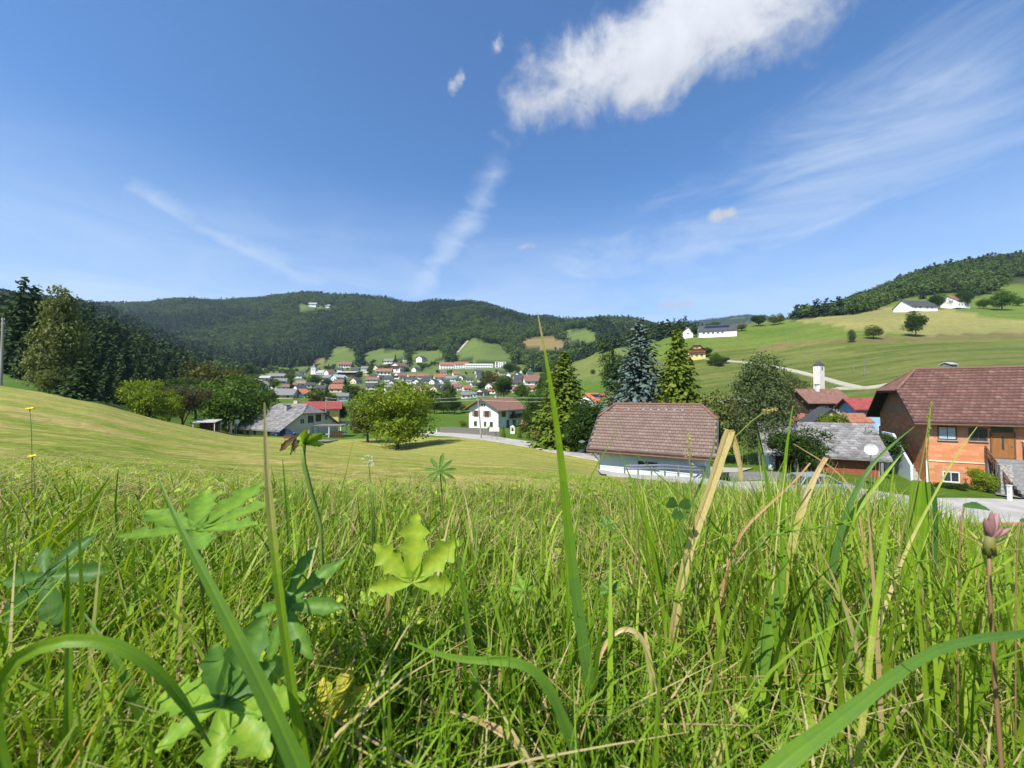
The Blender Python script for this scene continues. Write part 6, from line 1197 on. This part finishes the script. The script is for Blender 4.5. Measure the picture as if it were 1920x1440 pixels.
# ------------------------------------------------------------------ single plants close to the lens
def rooted(pts):
    """carry the lower end of a stalk on down into the ground"""
    pts = list(pts); e = 0 if pts[0][1] > pts[-1][1] else -1; p = pts[e]; nb = pts[1 if e == 0 else -2]
    x, y = ux(p[0]) * p[2], p[2]; zg = h1(x, y) - .015
    if p[2] * tz(p[1]) <= zg + .005: return pts
    k = (p[0] - nb[0]) / max(20.0, p[1] - nb[1]); pg = HOR - F * zg / y; q = (p[0] + max(-.5, min(.5, k)) * (pg - p[1]) * .5, pg, p[2]); m_ = (p[0] * .45 + q[0] * .55, p[1] * .5 + pg * .5, p[2])
    return [q, m_] + pts if e == 0 else pts + [m_, q]
def ribbon(name, label, pts, widths, tint, cat='plant', m=None, fold=.25, nrm=None, parent=None, n=26, group=None, tip=True):
    """broad blade along picture points (px, py, distance), V-folded; width in metres"""
    P = np.array([tuple(pt(*p)) for p in pts]); s = np.r_[0, np.cumsum(np.linalg.norm(np.diff(P, axis=0), axis=1))]; q = np.linspace(0, s[-1], n)
    C = np.stack([np.interp(q, s, P[:, i]) for i in range(3)], -1)
    ker = np.hanning(9)[1:-1]; ker /= ker.sum(); Cp = np.pad(C, ((3, 3), (0, 0)), 'edge'); Cs = np.stack([np.convolve(Cp[:, i], ker, 'valid') for i in range(3)], -1); Cs[0], Cs[-1] = C[0], C[-1]; C = Cs
    W = np.interp(q / s[-1], np.linspace(0, 1, len(widths)), widths) / 2 * (1 + .06 * np.sin(q * 140 + len(pts)) ); T = np.gradient(C, axis=0); T /= np.linalg.norm(T, axis=1, keepdims=True)
    view = C / np.linalg.norm(C, axis=1, keepdims=True) if nrm is None else np.tile(np.array(nrm, float), (n, 1)); S = np.cross(T, view); S /= np.linalg.norm(S, axis=1, keepdims=True) + 1e-9; Nn = np.cross(S, T)
    K = 13; fr_ = np.linspace(-1, 1, K); rib = np.where(np.arange(K) % 2, .055, 0.0)
    v = np.stack([C + S * (W * q_)[:, None] + Nn * (W * (fold * (1 - abs(q_)) ** 1.3 + rb_))[:, None] for q_, rb_ in zip(fr_, rib)], 1).reshape(-1, 3)
    a, c = np.meshgrid(np.arange(n - 1), np.arange(K - 1), indexing='ij'); f = np.stack([a*K+c, a*K+c+1, (a+1)*K+c+1, (a+1)*K+c], -1).reshape(-1, 4)
    tn = np.interp(a.ravel() / (n - 1), np.linspace(0, 1, len(tint)), tint) if hasattr(tint, '__len__') else np.full(len(f), tint)
    tn = np.clip(tn + rng.normal(0, .035, K - 1)[c.ravel()] + rng.normal(0, .02, n)[a.ravel()], 0, 1)
    o = link(name, np_mesh(name, v, [f], m or M_HERO, tn, smooth=True), parent)
    return tag(o, label, cat, group) if parent is None else o
M_HERO = leaf_mat('blade_close', [(0, (0.040, 0.105, 0.030)), (0.25, (0.095, 0.195, 0.032)), (0.45, (0.135, 0.255, 0.014)), (0.65, (0.240, 0.360, 0.020)), (0.78, (0.430, 0.400, 0.110)), (0.88, (0.60, 0.48, 0.24)), (1, (0.42, 0.24, 0.11))], 0.40, 0.45, 0.0, spec=.25, noise=.16, nscale=420)
BL = [
 ('tall blue-green grass blade rising upright past the skyline', [(1150, 1530, .40), (1110, 1330, .41), (1082, 1150, .42), (1066, 1000, .43), (1052, 860, .43), (1030, 700, .42), (1008, 586, .41)], (.010, .0132, .0124, .0104, .008, .005, .0010), (.18, .22, .25, .4, .5, .6, .95)),
 ('thick grey-green stalk slanting across the lower left foreground', [(610, 1540, .22), (540, 1370, .225), (470, 1230, .23), (395, 1085, .24), (335, 975, .25), (303, 900, .26)], (.0105, .0105, .0095, .008, .005, .0010), (.34, .34, .34, .36)),
 ('upright pale green stalk with a tan withered tip', [(600, 1540, .24), (560, 1320, .24), (530, 1120, .245), (510, 960, .25), (500, 850, .25), (496, 755, .25)], (.007, .0066, .0058, .005, .0046, .0008), (.55, .55, .5, .55, .8, .92)),
 ('arching grass blade bending down in the lower left corner', [(60, 1540, .21), (8, 1380, .21), (-12, 1270, .21), (40, 1212, .215), (130, 1188, .22), (220, 1192, .225), (300, 1236, .23), (365, 1325, .24), (410, 1400, .25)], (.0085, .008, .0074, .0068, .0064, .0068, .0062, .005, .001), (.42, .45, .5, .5, .4, .2)),
 ('slim upright stalk in the lower left foreground', [(148, 1540, .27), (147, 1350, .27), (144, 1200, .28), (136, 1040, .28)], (.0045, .0045, .004, .001), (.4, .5, .45)),
 ('broad dark blade sweeping up to the right at the lower right', [(1385, 1480, .26), (1500, 1395, .27), (1610, 1310, .28), (1700, 1235, .29), (1780, 1200, .30), (1860, 1190, .30), (1960, 1186, .30)], (.008, .0118, .0122, .009, .0064, .006, .005), (.40, .38, .30, .12)),
 ('broad bright blade with a cleanly cut top beside the road', [(1678, 1300, .62), (1690, 1160, .62), (1706, 1040, .62), (1722, 903, .62)], (.020, .023, .0245, .0225), (.60, .58, .55, .45)),
 ('dark folded end hanging beside the cleanly cut blade', [(1736, 904, .622), (1746, 930, .624), (1747, 1000, .625), (1742, 1080, .625)], (.006, .006, .005, .002), (.1, .12)),
 ('thin upright blade just left of the tall blue-green one', [(1075, 1420, .46), (1066, 1200, .46), (1060, 1010, .46), (1046, 860, .46)], (.0045, .005, .004, .0008), (.4, .5, .6)),
 ('slender grey-green blade leaning left near the centre', [(925, 1480, .36), (898, 1310, .36), (876, 1150, .37), (860, 1040, .37), (850, 985, .37)], (.0075, .0072, .0062, .004, .0008), (.35, .38)),
 ('blue-green blade drooping over in a low arch', [(770, 1205, .33), (830, 1232, .33), (905, 1241, .33), (975, 1236, .33), (1018, 1262, .33), (1055, 1350, .33), (1095, 1460, .33)], (.0015, .005, .0075, .0085, .0095, .0115, .011), (.45, .35, .22, .2)),
 ('brown withered blade lying low near the centre', [(840, 1332, .34), (905, 1352, .34), (960, 1382, .33), (1000, 1432, .33), (1015, 1480, .33)], (.001, .0055, .0065, .006, .004), (.95, .92)),
 ('dry stalk curled over into a hook', [(1112, 1290, .42), (1118, 1235, .42), (1136, 1192, .42), (1165, 1170, .42), (1196, 1176, .42), (1212, 1230, .42), (1226, 1330, .42), (1240, 1470, .42)], (.001, .003, .0045, .0055, .0065, .007, .0075, .008), (.9, .86, .88)),
 ('dry pale stem beside the curled hook', [(1205, 1185, .44), (1222, 1280, .43), (1250, 1400, .42), (1262, 1500, .42)], (.003, .0045, .005, .005), (.9, .85)),
 ('wide dark green blade standing right of centre', [(1370, 1420, .48), (1405, 1290, .48), (1440, 1160, .49), (1470, 1040, .5)], (.012, .0175, .0155, .002), (.28, .32, .35)),
 ('green blade leaning right behind the wide dark one', [(1470, 1440, .50), (1520, 1270, .51), (1562, 1120, .52), (1590, 1000, .53), (1604, 930, .53)], (.008, .009, .0075, .005, .001), (.5, .5, .6)),
 ('yellow-green stem leaning right with an orange stain', [(1590, 1440, .34), (1612, 1280, .34), (1632, 1130, .35), (1655, 990, .36), (1672, 876, .36)], (.0055, .005, .0045, .004, .001), (.62, .75, .6, .55)),
 ('long brownish blade rising in front of the brick house wall', [(1590, 1330, .50), (1640, 1160, .51), (1690, 1030, .52), (1745, 930, .53), (1790, 850, .54), (1830, 800, .55)], (.004, .0045, .004, .003, .002, .0006), (.92, .9, .7, .75)),
 ('tall thin green blade before the shed, leaning left', [(1445, 1010, .62), (1440, 930, .62), (1428, 860, .62), (1418, 812, .62)], (.006, .0075, .0065, .001), (.4, .5)),
 ('pair of green blades rising before the grey shed, upright one', [(1462, 1000, .60), (1464, 920, .60), (1472, 840, .60), (1486, 760, .60)], (.007, .0085, .007, .001), (.45, .5)),
 ('blue-green blade leaning right before the shed', [(1570, 990, .58), (1600, 915, .58), (1630, 868, .58), (1660, 840, .58), (1712, 800, .58)], (.009, .012, .009, .006, .001), (.2, .22)),
 ('bright green blade slanting in front of the satellite dish post', [(1560, 1020, .6), (1610, 940, .6), (1655, 890, .6), (1690, 846, .6)], (.008, .011, .010, .002), (.55, .6)),
 ('yellow blade with an orange burnt tip before the shed', [(1480, 1010, .60), (1510, 925, .60), (1530, 880, .60), (1546, 858, .60)], (.009, .012, .010, .006), (.65, .7, .78, .96)),
 ('brown bent straw crossing before the shed', [(1486, 832, .62), (1530, 860, .62), (1580, 886, .61), (1604, 940, .6), (1612, 1010, .6)], (.0015, .003, .003, .0025, .002), (.95, .93)),
 ('grey-brown straw slanting up to the left of the shed', [(1378, 1000, .56), (1440, 944, .56), (1490, 900, .57), (1516, 868, .57)], (.004, .004, .0035, .002), (.99, 1.0)),
 ('thin dark blade crossing the barn roof on the left', [(1085, 960, .62), (1110, 880, .62), (1140, 840, .62), (1164, 790, .62)], (.004, .0035, .0025, .0006), (.3, .5)),
 ('dark green blade crossing the right end of the barn roof', [(1270, 990, .6), (1300, 930, .6), (1326, 880, .6), (1342, 820, .6), (1346, 780, .6)], (.004, .0045, .004, .003, .0008), (.15, .3)),
 ('broad green blade in front of the barn window', [(1222, 1020, .56), (1205, 960, .56), (1182, 900, .56), (1168, 862, .56), (1160, 845, .56)], (.009, .0105, .008, .004, .0008), (.5, .55)),
 ('thin stem leaning left before the barn wall', [(1345, 985, .58), (1270, 925, .58), (1220, 880, .58), (1190, 850, .58)], (.003, .003, .0025, .001), (.4, .45)),
 ('thin green blade at the left meadow edge', [(230, 1010, .8), (222, 940, .8), (226, 880, .8)], (.005, .005, .001), (.4, .45)),
 ('upright blade left of the wilted plant', [(545, 990, .7), (538, 920, .7), (532, 860, .7)], (.005, .006, .001), (.3, .4)),
 ('thin blade leaning right of the wilted plant', [(632, 960, .7), (648, 900, .7), (660, 840, .7), (664, 826, .7)], (.003, .003, .002, .0006), (.6, .65)),
 ('grey-green blade pair leaf in the left foreground', [(95, 1030, .55), (150, 985, .55), (185, 935, .56), (210, 895, .57)], (.008, .011, .009, .002), (.55, .62)),
 ('long green blade slanting left across the middle', [(330, 1480, .30), (290, 1360, .30), (235, 1240, .30), (170, 1150, .31)], (.007, .0075, .006, .001), (.3, .35)),
]
for lab, pts, w, tn in BL: ribbon('meadow_plant', lab, pts if 'folded end' in lab else rooted(pts), w, tn)
# palmate leaves
M_PALM = leaf_mat('palmate_leaf', [(0, (0.045, 0.105, 0.030)), (0.3, (0.085, 0.190, 0.030)), (0.55, (0.210, 0.360, 0.035)), (0.8, (0.430, 0.500, 0.045)), (1, (0.620, 0.500, 0.060))], 0.42, 0.45, 0.0, spec=.2, noise=.26, nscale=150)
M_STEM = leaf_mat('plant_stem', [(0, (0.07, 0.13, 0.03)), (0.5, (0.16, 0.24, 0.05)), (1, (0.26, 0.14, 0.07))], 0.15, 0.5, 0.0)
def palmate(o_name, parent, c, normal, up, size, lobes=5, spread=115, tint=.6, tooth=.22, width=.34, curl=.15, seed=0, m=None):
    """one deeply lobed leaf: every lobe a toothed, folded blade from the stalk joint"""
    r = np.random.default_rng(seed); nz_ = Vector(normal).normalized(); u_ = (Vector(up) - nz_ * Vector(up).dot(nz_)).normalized(); s_ = nz_.cross(u_); V, Q, T = [], [], []; k = 0
    for i in range(lobes):
        a = math.radians((i / (lobes - 1) - .5) * 2 * spread) if lobes > 1 else 0; L = size * (1 - .30 * abs(a) / math.radians(spread + .01)) * r.uniform(.9, 1.08); st = 21; row = []
        for j in range(st + 1):
            f = j / st; w = width * L * (np.interp(f, [0, .12, .3, .5, .62, .75, .88, .96, 1], [.25, .55, .68, .85, 1.0, .86, .52, .25, .0])) * (1 + (tooth if f > .42 else 0) * (.9, .35, -.25, -.6, .1)[j % 5]) if j < st else 0.0
            w = max(w, .0004); bend = curl * L * (f ** 2) * r.uniform(.9, 1.1); lift = .14 * w
            ctr = Vector(c) + (u_ * math.cos(a) + s_ * math.sin(a)) * L * f - nz_ * bend; sd = -u_ * math.sin(a) + s_ * math.cos(a)
            row += [ctr - sd * w / 2 + nz_ * lift, ctr - sd * w * .25 + nz_ * lift * .15, ctr - nz_ * lift * .35, ctr + sd * w * .25 + nz_ * lift * .15, ctr + sd * w / 2 + nz_ * lift]
        V += [tuple(p) for p in row]
        for j in range(st):
            for e in range(4): Q.append((k + j*5+e, k + j*5+e+1, k + (j+1)*5+e+1, k + (j+1)*5+e)); T.append(tint + (.035 if e in (1, 2) else -.02) + r.normal(0, .02) + (.12 if j > st - 3 and r.random() < .3 else 0))
        k += len(row)
    return link(o_name, np_mesh(o_name, np.array(V), [np.array(Q)], m or M_PALM, np.clip(T, 0, 1), smooth=True), parent)
def stalk(parent, pts, r0, tint=.4, name='stem', m=None):
    if name == 'stem' and parent is not None: pts = rooted(pts)
    P = [pt(*p) for p in pts]; mb = MB().tube(P, [r0 * (1.1 - .3 * i / max(1, len(P) - 1)) for i in range(len(P))], 7); me = mb.mesh(name, m or M_STEM, True); a = me.attributes.new('tint', 'FLOAT', 'FACE'); a.data.foreach_set('value', np.full(len(me.polygons), tint, np.float32)); return link(name, me, parent)
toc = Vector((0, -1, 0))
def herb(name, label, cat='plant', group=None): return thing(name, label, cat, (0, 0, 0), 0, group)
t = herb('lobed_leaf_plant', 'bright yellow-green lobed leaf facing out of the grass at centre left'); stalk(t, [(775, 1085, .42), (756, 1150, .425), (748, 1260, .43), (745, 1400, .44)], .0013); palmate('leaf', t, pt(776, 1088, .42), (0.05, -1, .15), (0, 0, 1), .074, 5, 100, .66, seed=3, width=.40, tooth=.48, curl=.08)
t = herb('lobed_leaf_plant', 'flat wide lobed leaf seen edge-on in front of the left meadow'); stalk(t, [(372, 990, .30), (385, 1080, .31), (400, 1250, .32), (410, 1480, .32)], .0016); palmate('leaf', t, pt(372, 992, .30), (0, -.22, 1), (.15, .8, .2), .066, 7, 125, .46, seed=4, width=.33, curl=-.12, tooth=.4)
t = herb('lobed_leaf_plant', 'dark green many-fingered leaf beside the upright pale stalk'); stalk(t, [(545, 1135, .33), (548, 1230, .33), (556, 1480, .34)], .0014); palmate('leaf', t, pt(545, 1135, .33), (-.25, -.75, .6), (.5, 0, .75), .058, 7, 140, .34, seed=5, width=.27, curl=.2)
t = herb('lobed_leaf_plant', 'large toothed green leaves low in the left foreground'); stalk(t, [(430, 1300, .27), (428, 1480, .27)], .0018); palmate('leaf', t, pt(432, 1322, .27), (.1, -.45, .9), (.9, .1, .1), .056, 5, 75, .56, seed=6, width=.40, curl=.1, tooth=.42); palmate('leaf', t, pt(428, 1310, .27), (.25, -.9, .3), (.35, 0, .9), .048, 3, 40, .30, seed=7, width=.5); palmate('leaf', t, pt(425, 1320, .27), (-.1, -.5, .85), (-.95, .1, .15), .055, 3, 45, .52, seed=8, width=.38, tooth=.42)
t = herb('lobed_leaf_plant', 'yellowing lobed leaf low near the centre left'); stalk(t, [(632, 1350, .36), (640, 1480, .36)], .0013); palmate('leaf', t, pt(634, 1350, .36), (.1, -.85, .5), (.15, 0, 1), .042, 5, 80, .92, seed=9, width=.40)
t = herb('lobed_leaf_plant', 'dark blue-green drooping lobed leaf on the far left'); stalk(t, [(98, 1082, .40), (130, 1180, .40), (150, 1400, .41)], .0012); palmate('leaf', t, pt(98, 1080, .40), (.1, -.85, .55), (.6, 0, -.3), .056, 6, 150, .20, seed=10, width=.36, curl=.15)
t = herb('lupine_leaf_plant', 'fan-shaped fingered leaf standing above the grass edge'); stalk(t, [(826, 884, .72), (830, 930, .73), (835, 1020, .74)], .0012); palmate('leaf', t, pt(826, 884, .72), (0, -.85, .55), (0, 0, 1), .040, 9, 150, .30, seed=11, width=.20, tooth=.1, curl=.25)
t = herb('lobed_leaf_plant', 'cluster of yellow-green young leaves in the shade at centre left'); 
for i, (px, py, s, tn) in enumerate(((620, 1150, .030, .72), (590, 1190, .026, .66), (745, 1210, .028, .66), (770, 1170, .024, .7), (690, 1130, .020, .6))): palmate('leaf', t, pt(px, py, .5), (rng.uniform(-.4, .4), -.8, .5), (rng.uniform(-.6, .6), 0, 1), s, 5, 90, tn, seed=20 + i, width=.42); stalk(t, [(px, py, .5), (px + 6, py + 60, .5), (px + 8, py + 190, .5)], .0008)
t = herb('wilted_plant', 'wilted lobed plant with brown curled leaf tips before the farmhouse'); stalk(t, [(571, 832, .50), (572, 870, .50), (588, 930, .50), (604, 985, .5), (612, 1090, .5)], .0028, .35); palmate('leaf', t, pt(571, 832, .50), (.1, -.75, -.6), (.75, 0, .65), .040, 3, 34, .52, seed=30, width=.36, curl=-.1); palmate('leaf', t, pt(570, 830, .50), (-.1, -.8, .6), (-1, 0, .05), .036, 3, 32, .58, seed=31, width=.36, curl=.5)
M_WILT = leaf_mat('wilted_leaf', [(0, (0.05, 0.03, 0.018)), (0.5, (0.11, 0.06, 0.03)), (1, (0.36, 0.27, 0.08))], .2, .7, 0, noise=.6, nscale=200); palmate('withered_leaf', t, pt(556, 818, .50), (.2, -.9, .3), (-.7, 0, -.7), .028, 3, 44, .45, seed=32, width=.34, curl=.35, m=M_WILT); palmate('withered_leaf', t, pt(572, 822, .495), (.2, -.9, .3), (.2, 0, .8), .012, 3, 60, .7, seed=33, width=.5, curl=.3, m=M_WILT)
# broken straw and grass panicle
t = herb('broken_straw', 'thick pale broken straw bent over beside the barn roof', 'straw'); ribbon('stem', None, [(1252, 1230, .56), (1268, 1120, .55), (1288, 1030, .55), (1312, 965, .55), (1336, 900, .55), (1352, 850, .55), (1368, 806, .55)], (.011, .0125, .012, .0125, .0135), (.84, .86), parent=t, fold=.6); ribbon('bent_end', None, [(1370, 806, .549), (1378, 838, .549), (1386, 880, .549), (1388, 900, .549)], (.0065, .007, .006, .004), (.92, .9), parent=t, fold=.6)
def panicle(label, stem, n, spread, size, tint=.86):
    t = herb('grass_panicle', label, 'grass seed head'); stalk(t, stem, .0009, .6); P = [pt(*p) for p in stem]; a, b2 = P[-2], P[-1]
    f = rng.random(n); c = np.array([tuple(a.lerp(b2, q)) for q in f]) + rng.normal(size=(n, 3)) * spread * (1.1 - f)[:, None]; v, q, tt = quads_leaves(c, rng.normal(size=(n, 3)), rng.uniform(.6, 1.3, n) * size, .35, np.clip(rng.normal(tint, .05, n), 0, 1)); link('seed_head', np_mesh('seed_head', v, [q], M_HERO, tt), t); return t
panicle('arching pale grass seed head before the grey-green leafy tree', [(1340, 900, .58), (1356, 850, .58), (1374, 822, .58), (1408, 790, .58), (1432, 773, .58), (1456, 767, .58)], 130, .0016, .0028)
panicle('thin branching tan grass flower before the barn wall', [(1296, 960, .55), (1293, 900, .55), (1291, 860, .55), (1290, 812, .55)], 70, .004, .0022, .84)
panicle('feathery tan seed head low at centre left', [(650, 1330, .42), (640, 1260, .42), (634, 1200, .42)], 80, .006, .0035, .88)
panicle('thin green seed stem before the brick house roof', [(1738, 930, .6), (1735, 850, .6), (1744, 760, .6)], 40, .0012, .0022, .62)
panicle('loose seed stem before the brick house front', [(1700, 960, .58), (1722, 880, .58), (1738, 800, .58), (1746, 752, .58)], 50, .0018, .0022, .66)
# flowers
M_YEL = mat('yellow_petals', (0.80, 0.60, 0.02), .6); M_WHT = mat('white_petals', (0.58, 0.58, 0.48), .7); M_PINK = leaf_mat('pink_bud', [(0, (0.27, 0.12, 0.12)), (1, (0.47, 0.28, 0.27))], .25, .5, 0, noise=.5, nscale=200)
def yellow(label, px, py, d, foot):
    t = herb('yellow_flower', label, 'flower'); c = pt(px, py, d); stalk(t, [(px, py, d), (px + 5, py + foot * .4, d), (px + 8, py + foot, d)], .0007, .45); 
    for i in range(7):
        a = 6.283 * i / 7; e = Vector((math.cos(a), math.sin(a) * .6, .35 + .2 * math.sin(a))) * .0085 * d * 1.4; s_ = Vector((-math.sin(a), math.cos(a), 0)) * .0038 * d * 1.4; MB().add([c, c + e * .6 - s_, c + e, c + e * .6 + s_], [(0, 1, 2, 3)]).build('petal', M_YEL, t)
    MB().lathe([(.003 * d, 0), (.0035 * d, .002), (.001, .004)], tuple(c), 8).build('flower_centre', M_YEL, t)
yellow('small yellow flower against the upper part of the left meadow', 57, 768, .95, 110); yellow('small yellow flower just above the grass on the far left', 65, 857, .85, 90)
t = herb('white_flower', 'delicate white flower umbel standing over the grass edge', 'flower'); stalk(t, [(696, 905, .62), (694, 880, .62), (692, 868, .62)], .0009, .4); stalk(t, [(696, 905, .62), (704, 960, .62), (706, 1040, .62)], .0011, .4)
for i in range(16):
    c = pt(690 + rng.uniform(-10, 12), 862 + rng.uniform(-9, 10), .62); r0 = .0013
    for j in range(4): a = 6.283 * j / 4 + i; MB().add([c, c + Vector((math.cos(a + .5), -.3, math.sin(a + .5))) * r0 * .8, c + Vector((math.cos(a), -.2, math.sin(a))) * r0 * 1.3, c + Vector((math.cos(a - .5), -.3, math.sin(a - .5))) * r0 * .8], [(0, 1, 2, 3)]).build('petal', M_WHT, t) 
    MB().tube([pt(693, 872, .62), c], .00025, 4).build('flower_stalk', mat('pale_stalk', (.25, .32, .12), .6), t)
def whorl(t, c, n, L, w, tint, tiltz=.25, seed=0):
    r = np.random.default_rng(seed)
    for i in range(n):
        a = 6.283 * i / n + r.uniform(-.2, .2); d = Vector((math.cos(a), math.sin(a) * .9, tiltz + r.uniform(-.15, .15))).normalized(); s_ = d.cross(Vector((0, 0, 1))).normalized(); up_ = s_.cross(d); V = []
        for f, ww in ((0, .2), (.3, .85), (.6, 1), (.85, .6), (1, .05)): V += [c + d * L * f - s_ * w * ww / 2 + up_ * w * .15, c + d * L * f, c + d * L * f + s_ * w * ww / 2 + up_ * w * .15]
        Q = np.array([(k*3+e, k*3+e+1, (k+1)*3+e+1, (k+1)*3+e) for k in range(4) for e in range(2)]); link('leaf', np_mesh('leaf', np.array([tuple(p) for p in V]), [Q], M_HERO, np.full(len(Q), tint), smooth=True), t)
for lab, pts, sz in (('whorled green bedstraw shoot in the middle of the grass', [(1262, 1118, .50), (1300, 1180, .50), (1330, 1300, .5)], .020), ('whorled bedstraw shoot just under the broken straw', [(1352, 1008, .55), (1380, 1070, .55), (1390, 1180, .55)], .020),
                     ('long bedstraw stem lying right with several whorls', [(1575, 982, .50), (1518, 992, .50), (1480, 996, .50), (1440, 1004, .50), (1400, 1040, .5)], .018), ('low bedstraw shoot with narrow leaves near the dry hook', [(1225, 1215, .46), (1250, 1290, .46), (1260, 1400, .46)], .020)):
    t = herb('bedstraw', lab); stalk(t, pts, .0008, .45)
    for i, p in enumerate(pts[:4] if len(pts) > 3 else pts[:2]): whorl(t, pt(*p), 7, sz * (1 - .08 * i), .0038, .55 - .05 * i, .2, i)
rr = np.random.default_rng(77)
for i in range(16):
    px, py, d = rr.uniform(1080, 1800), rr.uniform(1000, 1330), rr.uniform(.44, .62); t = herb('bedstraw', 'small whorled bedstraw shoot low in the grass right of centre', 'plant', 'small bedstraw shoots'); dx = rr.uniform(-30, 30); pts = [(px, py, d), (px + dx * .5, py + 45, d), (px + dx, py + 130, d)]; stalk(t, pts, .0007, .45); whorl(t, pt(*pts[0]), 7, rr.uniform(.012, .020), .0036, rr.uniform(.48, .64), .3, 100 + i); whorl(t, pt(*pts[1]), 6, .016, .0034, .45, .15, 200 + i)
for i in range(14):
    px, py, d = rr.uniform(20, 1150), rr.uniform(960, 1300), rr.uniform(.5, .9); t = herb('crowfoot', 'small green lobed leaf on a thin stalk among the grass', 'plant', 'small lobed leaves in the grass'); stalk(t, [(px, py, d), (px + 5, py + 60, d), (px + 8, py + 170, d)], .0008, .4); palmate('leaf', t, pt(px, py, d), (rr.uniform(-.5, .5), -.7, .6), (rr.uniform(-.7, .7), 0, 1), rr.uniform(.020, .034), 5, 100, rr.uniform(.3, .62), seed=300 + i, width=.36)
t = herb('clover', 'dark rounded clover leaf in the grass below the barn', 'plant'); stalk(t, [(1268, 950, .52), (1276, 1000, .52), (1280, 1090, .52)], .0009, .2)
for i, a in enumerate((150, 20, 265)):
    a = math.radians(a); c = pt(1268, 950, .52); d = Vector((math.cos(a), -.15, math.sin(a))); s_ = Vector((-math.sin(a), 0, math.cos(a))); V = [c] + [c + d * .017 * f + s_ * .0085 * w for f, w in ((.35, .7), (.75, 1), (1.0, .55), (.92, 0), (1.0, -.55), (.75, -1), (.35, -.7))]; link('leaf', np_mesh('leaf', np.array([tuple(p) for p in V]), [np.array([[0, 1, 2, 3], [0, 3, 4, 5], [0, 5, 6, 7]])], M_PALM, np.full(3, .12)), t)
# pink bud plant on the right
t = herb('pink_bud_plant', 'upright stem topped by a dusky pink bud cluster at the right', 'flower'); stalk(t, [(1852, 1400, .36), (1846, 1260, .36), (1843, 1120, .36), (1844, 1030, .36)], .0018, .95)
def bud(c, L, w, d):
    d = Vector(d).normalized(); s_ = d.orthogonal().normalized(); b2 = d.cross(s_); mb = MB(); pr = ((0, .35), (.2, .8), (.45, 1), (.7, .8), (.9, .4), (1, .05))
    for f, q in pr: mb.v += [tuple(c + d * L * f + (s_ * math.cos(6.283*j/8) + b2 * math.sin(6.283*j/8)) * w * q / 2) for j in range(8)]
    for i in range(len(pr) - 1): mb.f += [(i*8+j, i*8+(j+1) % 8, (i+1)*8+(j+1) % 8, (i+1)*8+j) for j in range(8)]
    me = mb.mesh('bud', M_PINK, True); a = me.attributes.new('tint', 'FLOAT', 'FACE'); a.data.foreach_set('value', np.full(len(me.polygons), rng.random(), np.float32)); link('bud', me, t)
c0 = pt(1846, 1000, .36)
for dx, dz, L, w in ((-.1, 1, .013, .006), (.25, 1, .025, .0065), (-.38, .9, .021, .006), (.95, .6, .019, .0045), (.7, .85, .014, .0045), (-.05, 1.0, .026, .0055)): bud(c0 + Vector((0, rng.uniform(-.002, .002), -.004)), L, w, (dx, -.1, dz))
stalk(t, [(1844, 1040, .36), (1846, 1000, .36)], .0042, .7, 'calyx'); 
for i, (py, L) in enumerate(((1030, .030), (1080, .036), (1150, .034), (1240, .034))): whorl(t, pt(1844, py, .36), 6, L, .0024, .8 - .12 * i, .45, 40 + i)
for lab, px, py, d, s in (('small arched leaf left of the pink bud', 1800, 950, .42, .030), ('small leaf on a wiry stem right of the pink bud', 1905, 978, .42, .026)):
    t = herb('wiry_leaf', lab, 'leaf'); stalk(t, [(px, py, d), (px - 8, py + 40, d), (px - 14, py + 130, d)], .0008, .9); palmate('leaf', t, pt(px, py, d), (0, -.5, .9), (1, 0, .1), s, 1, 0, .2, seed=50, width=.42, tooth=.15)
# ------------------------------------------------------------------ haze: even pale air around the whole place
hz = MB().box(-5600, 5600, -5600, 5600, float(ZT.min()) - 1.5, float(max(ZT.max(), 60)) + 60).build('haze', None)
hm = bpy.data.materials.new('haze_air'); hm.use_nodes = True; hn = hm.node_tree.nodes; hn.clear()
pv = hn.new('ShaderNodeVolumePrincipled'); ho = hn.new('ShaderNodeOutputMaterial'); hm.node_tree.links.new(pv.outputs[0], ho.inputs['Volume'])
pv.inputs['Color'].default_value = (0.62, 0.80, 1.0, 1); pv.inputs['Density'].default_value = 0.00008; pv.inputs['Anisotropy'].default_value = 0.2
hz.data.materials.append(hm); tag(hz, kind='stuff')
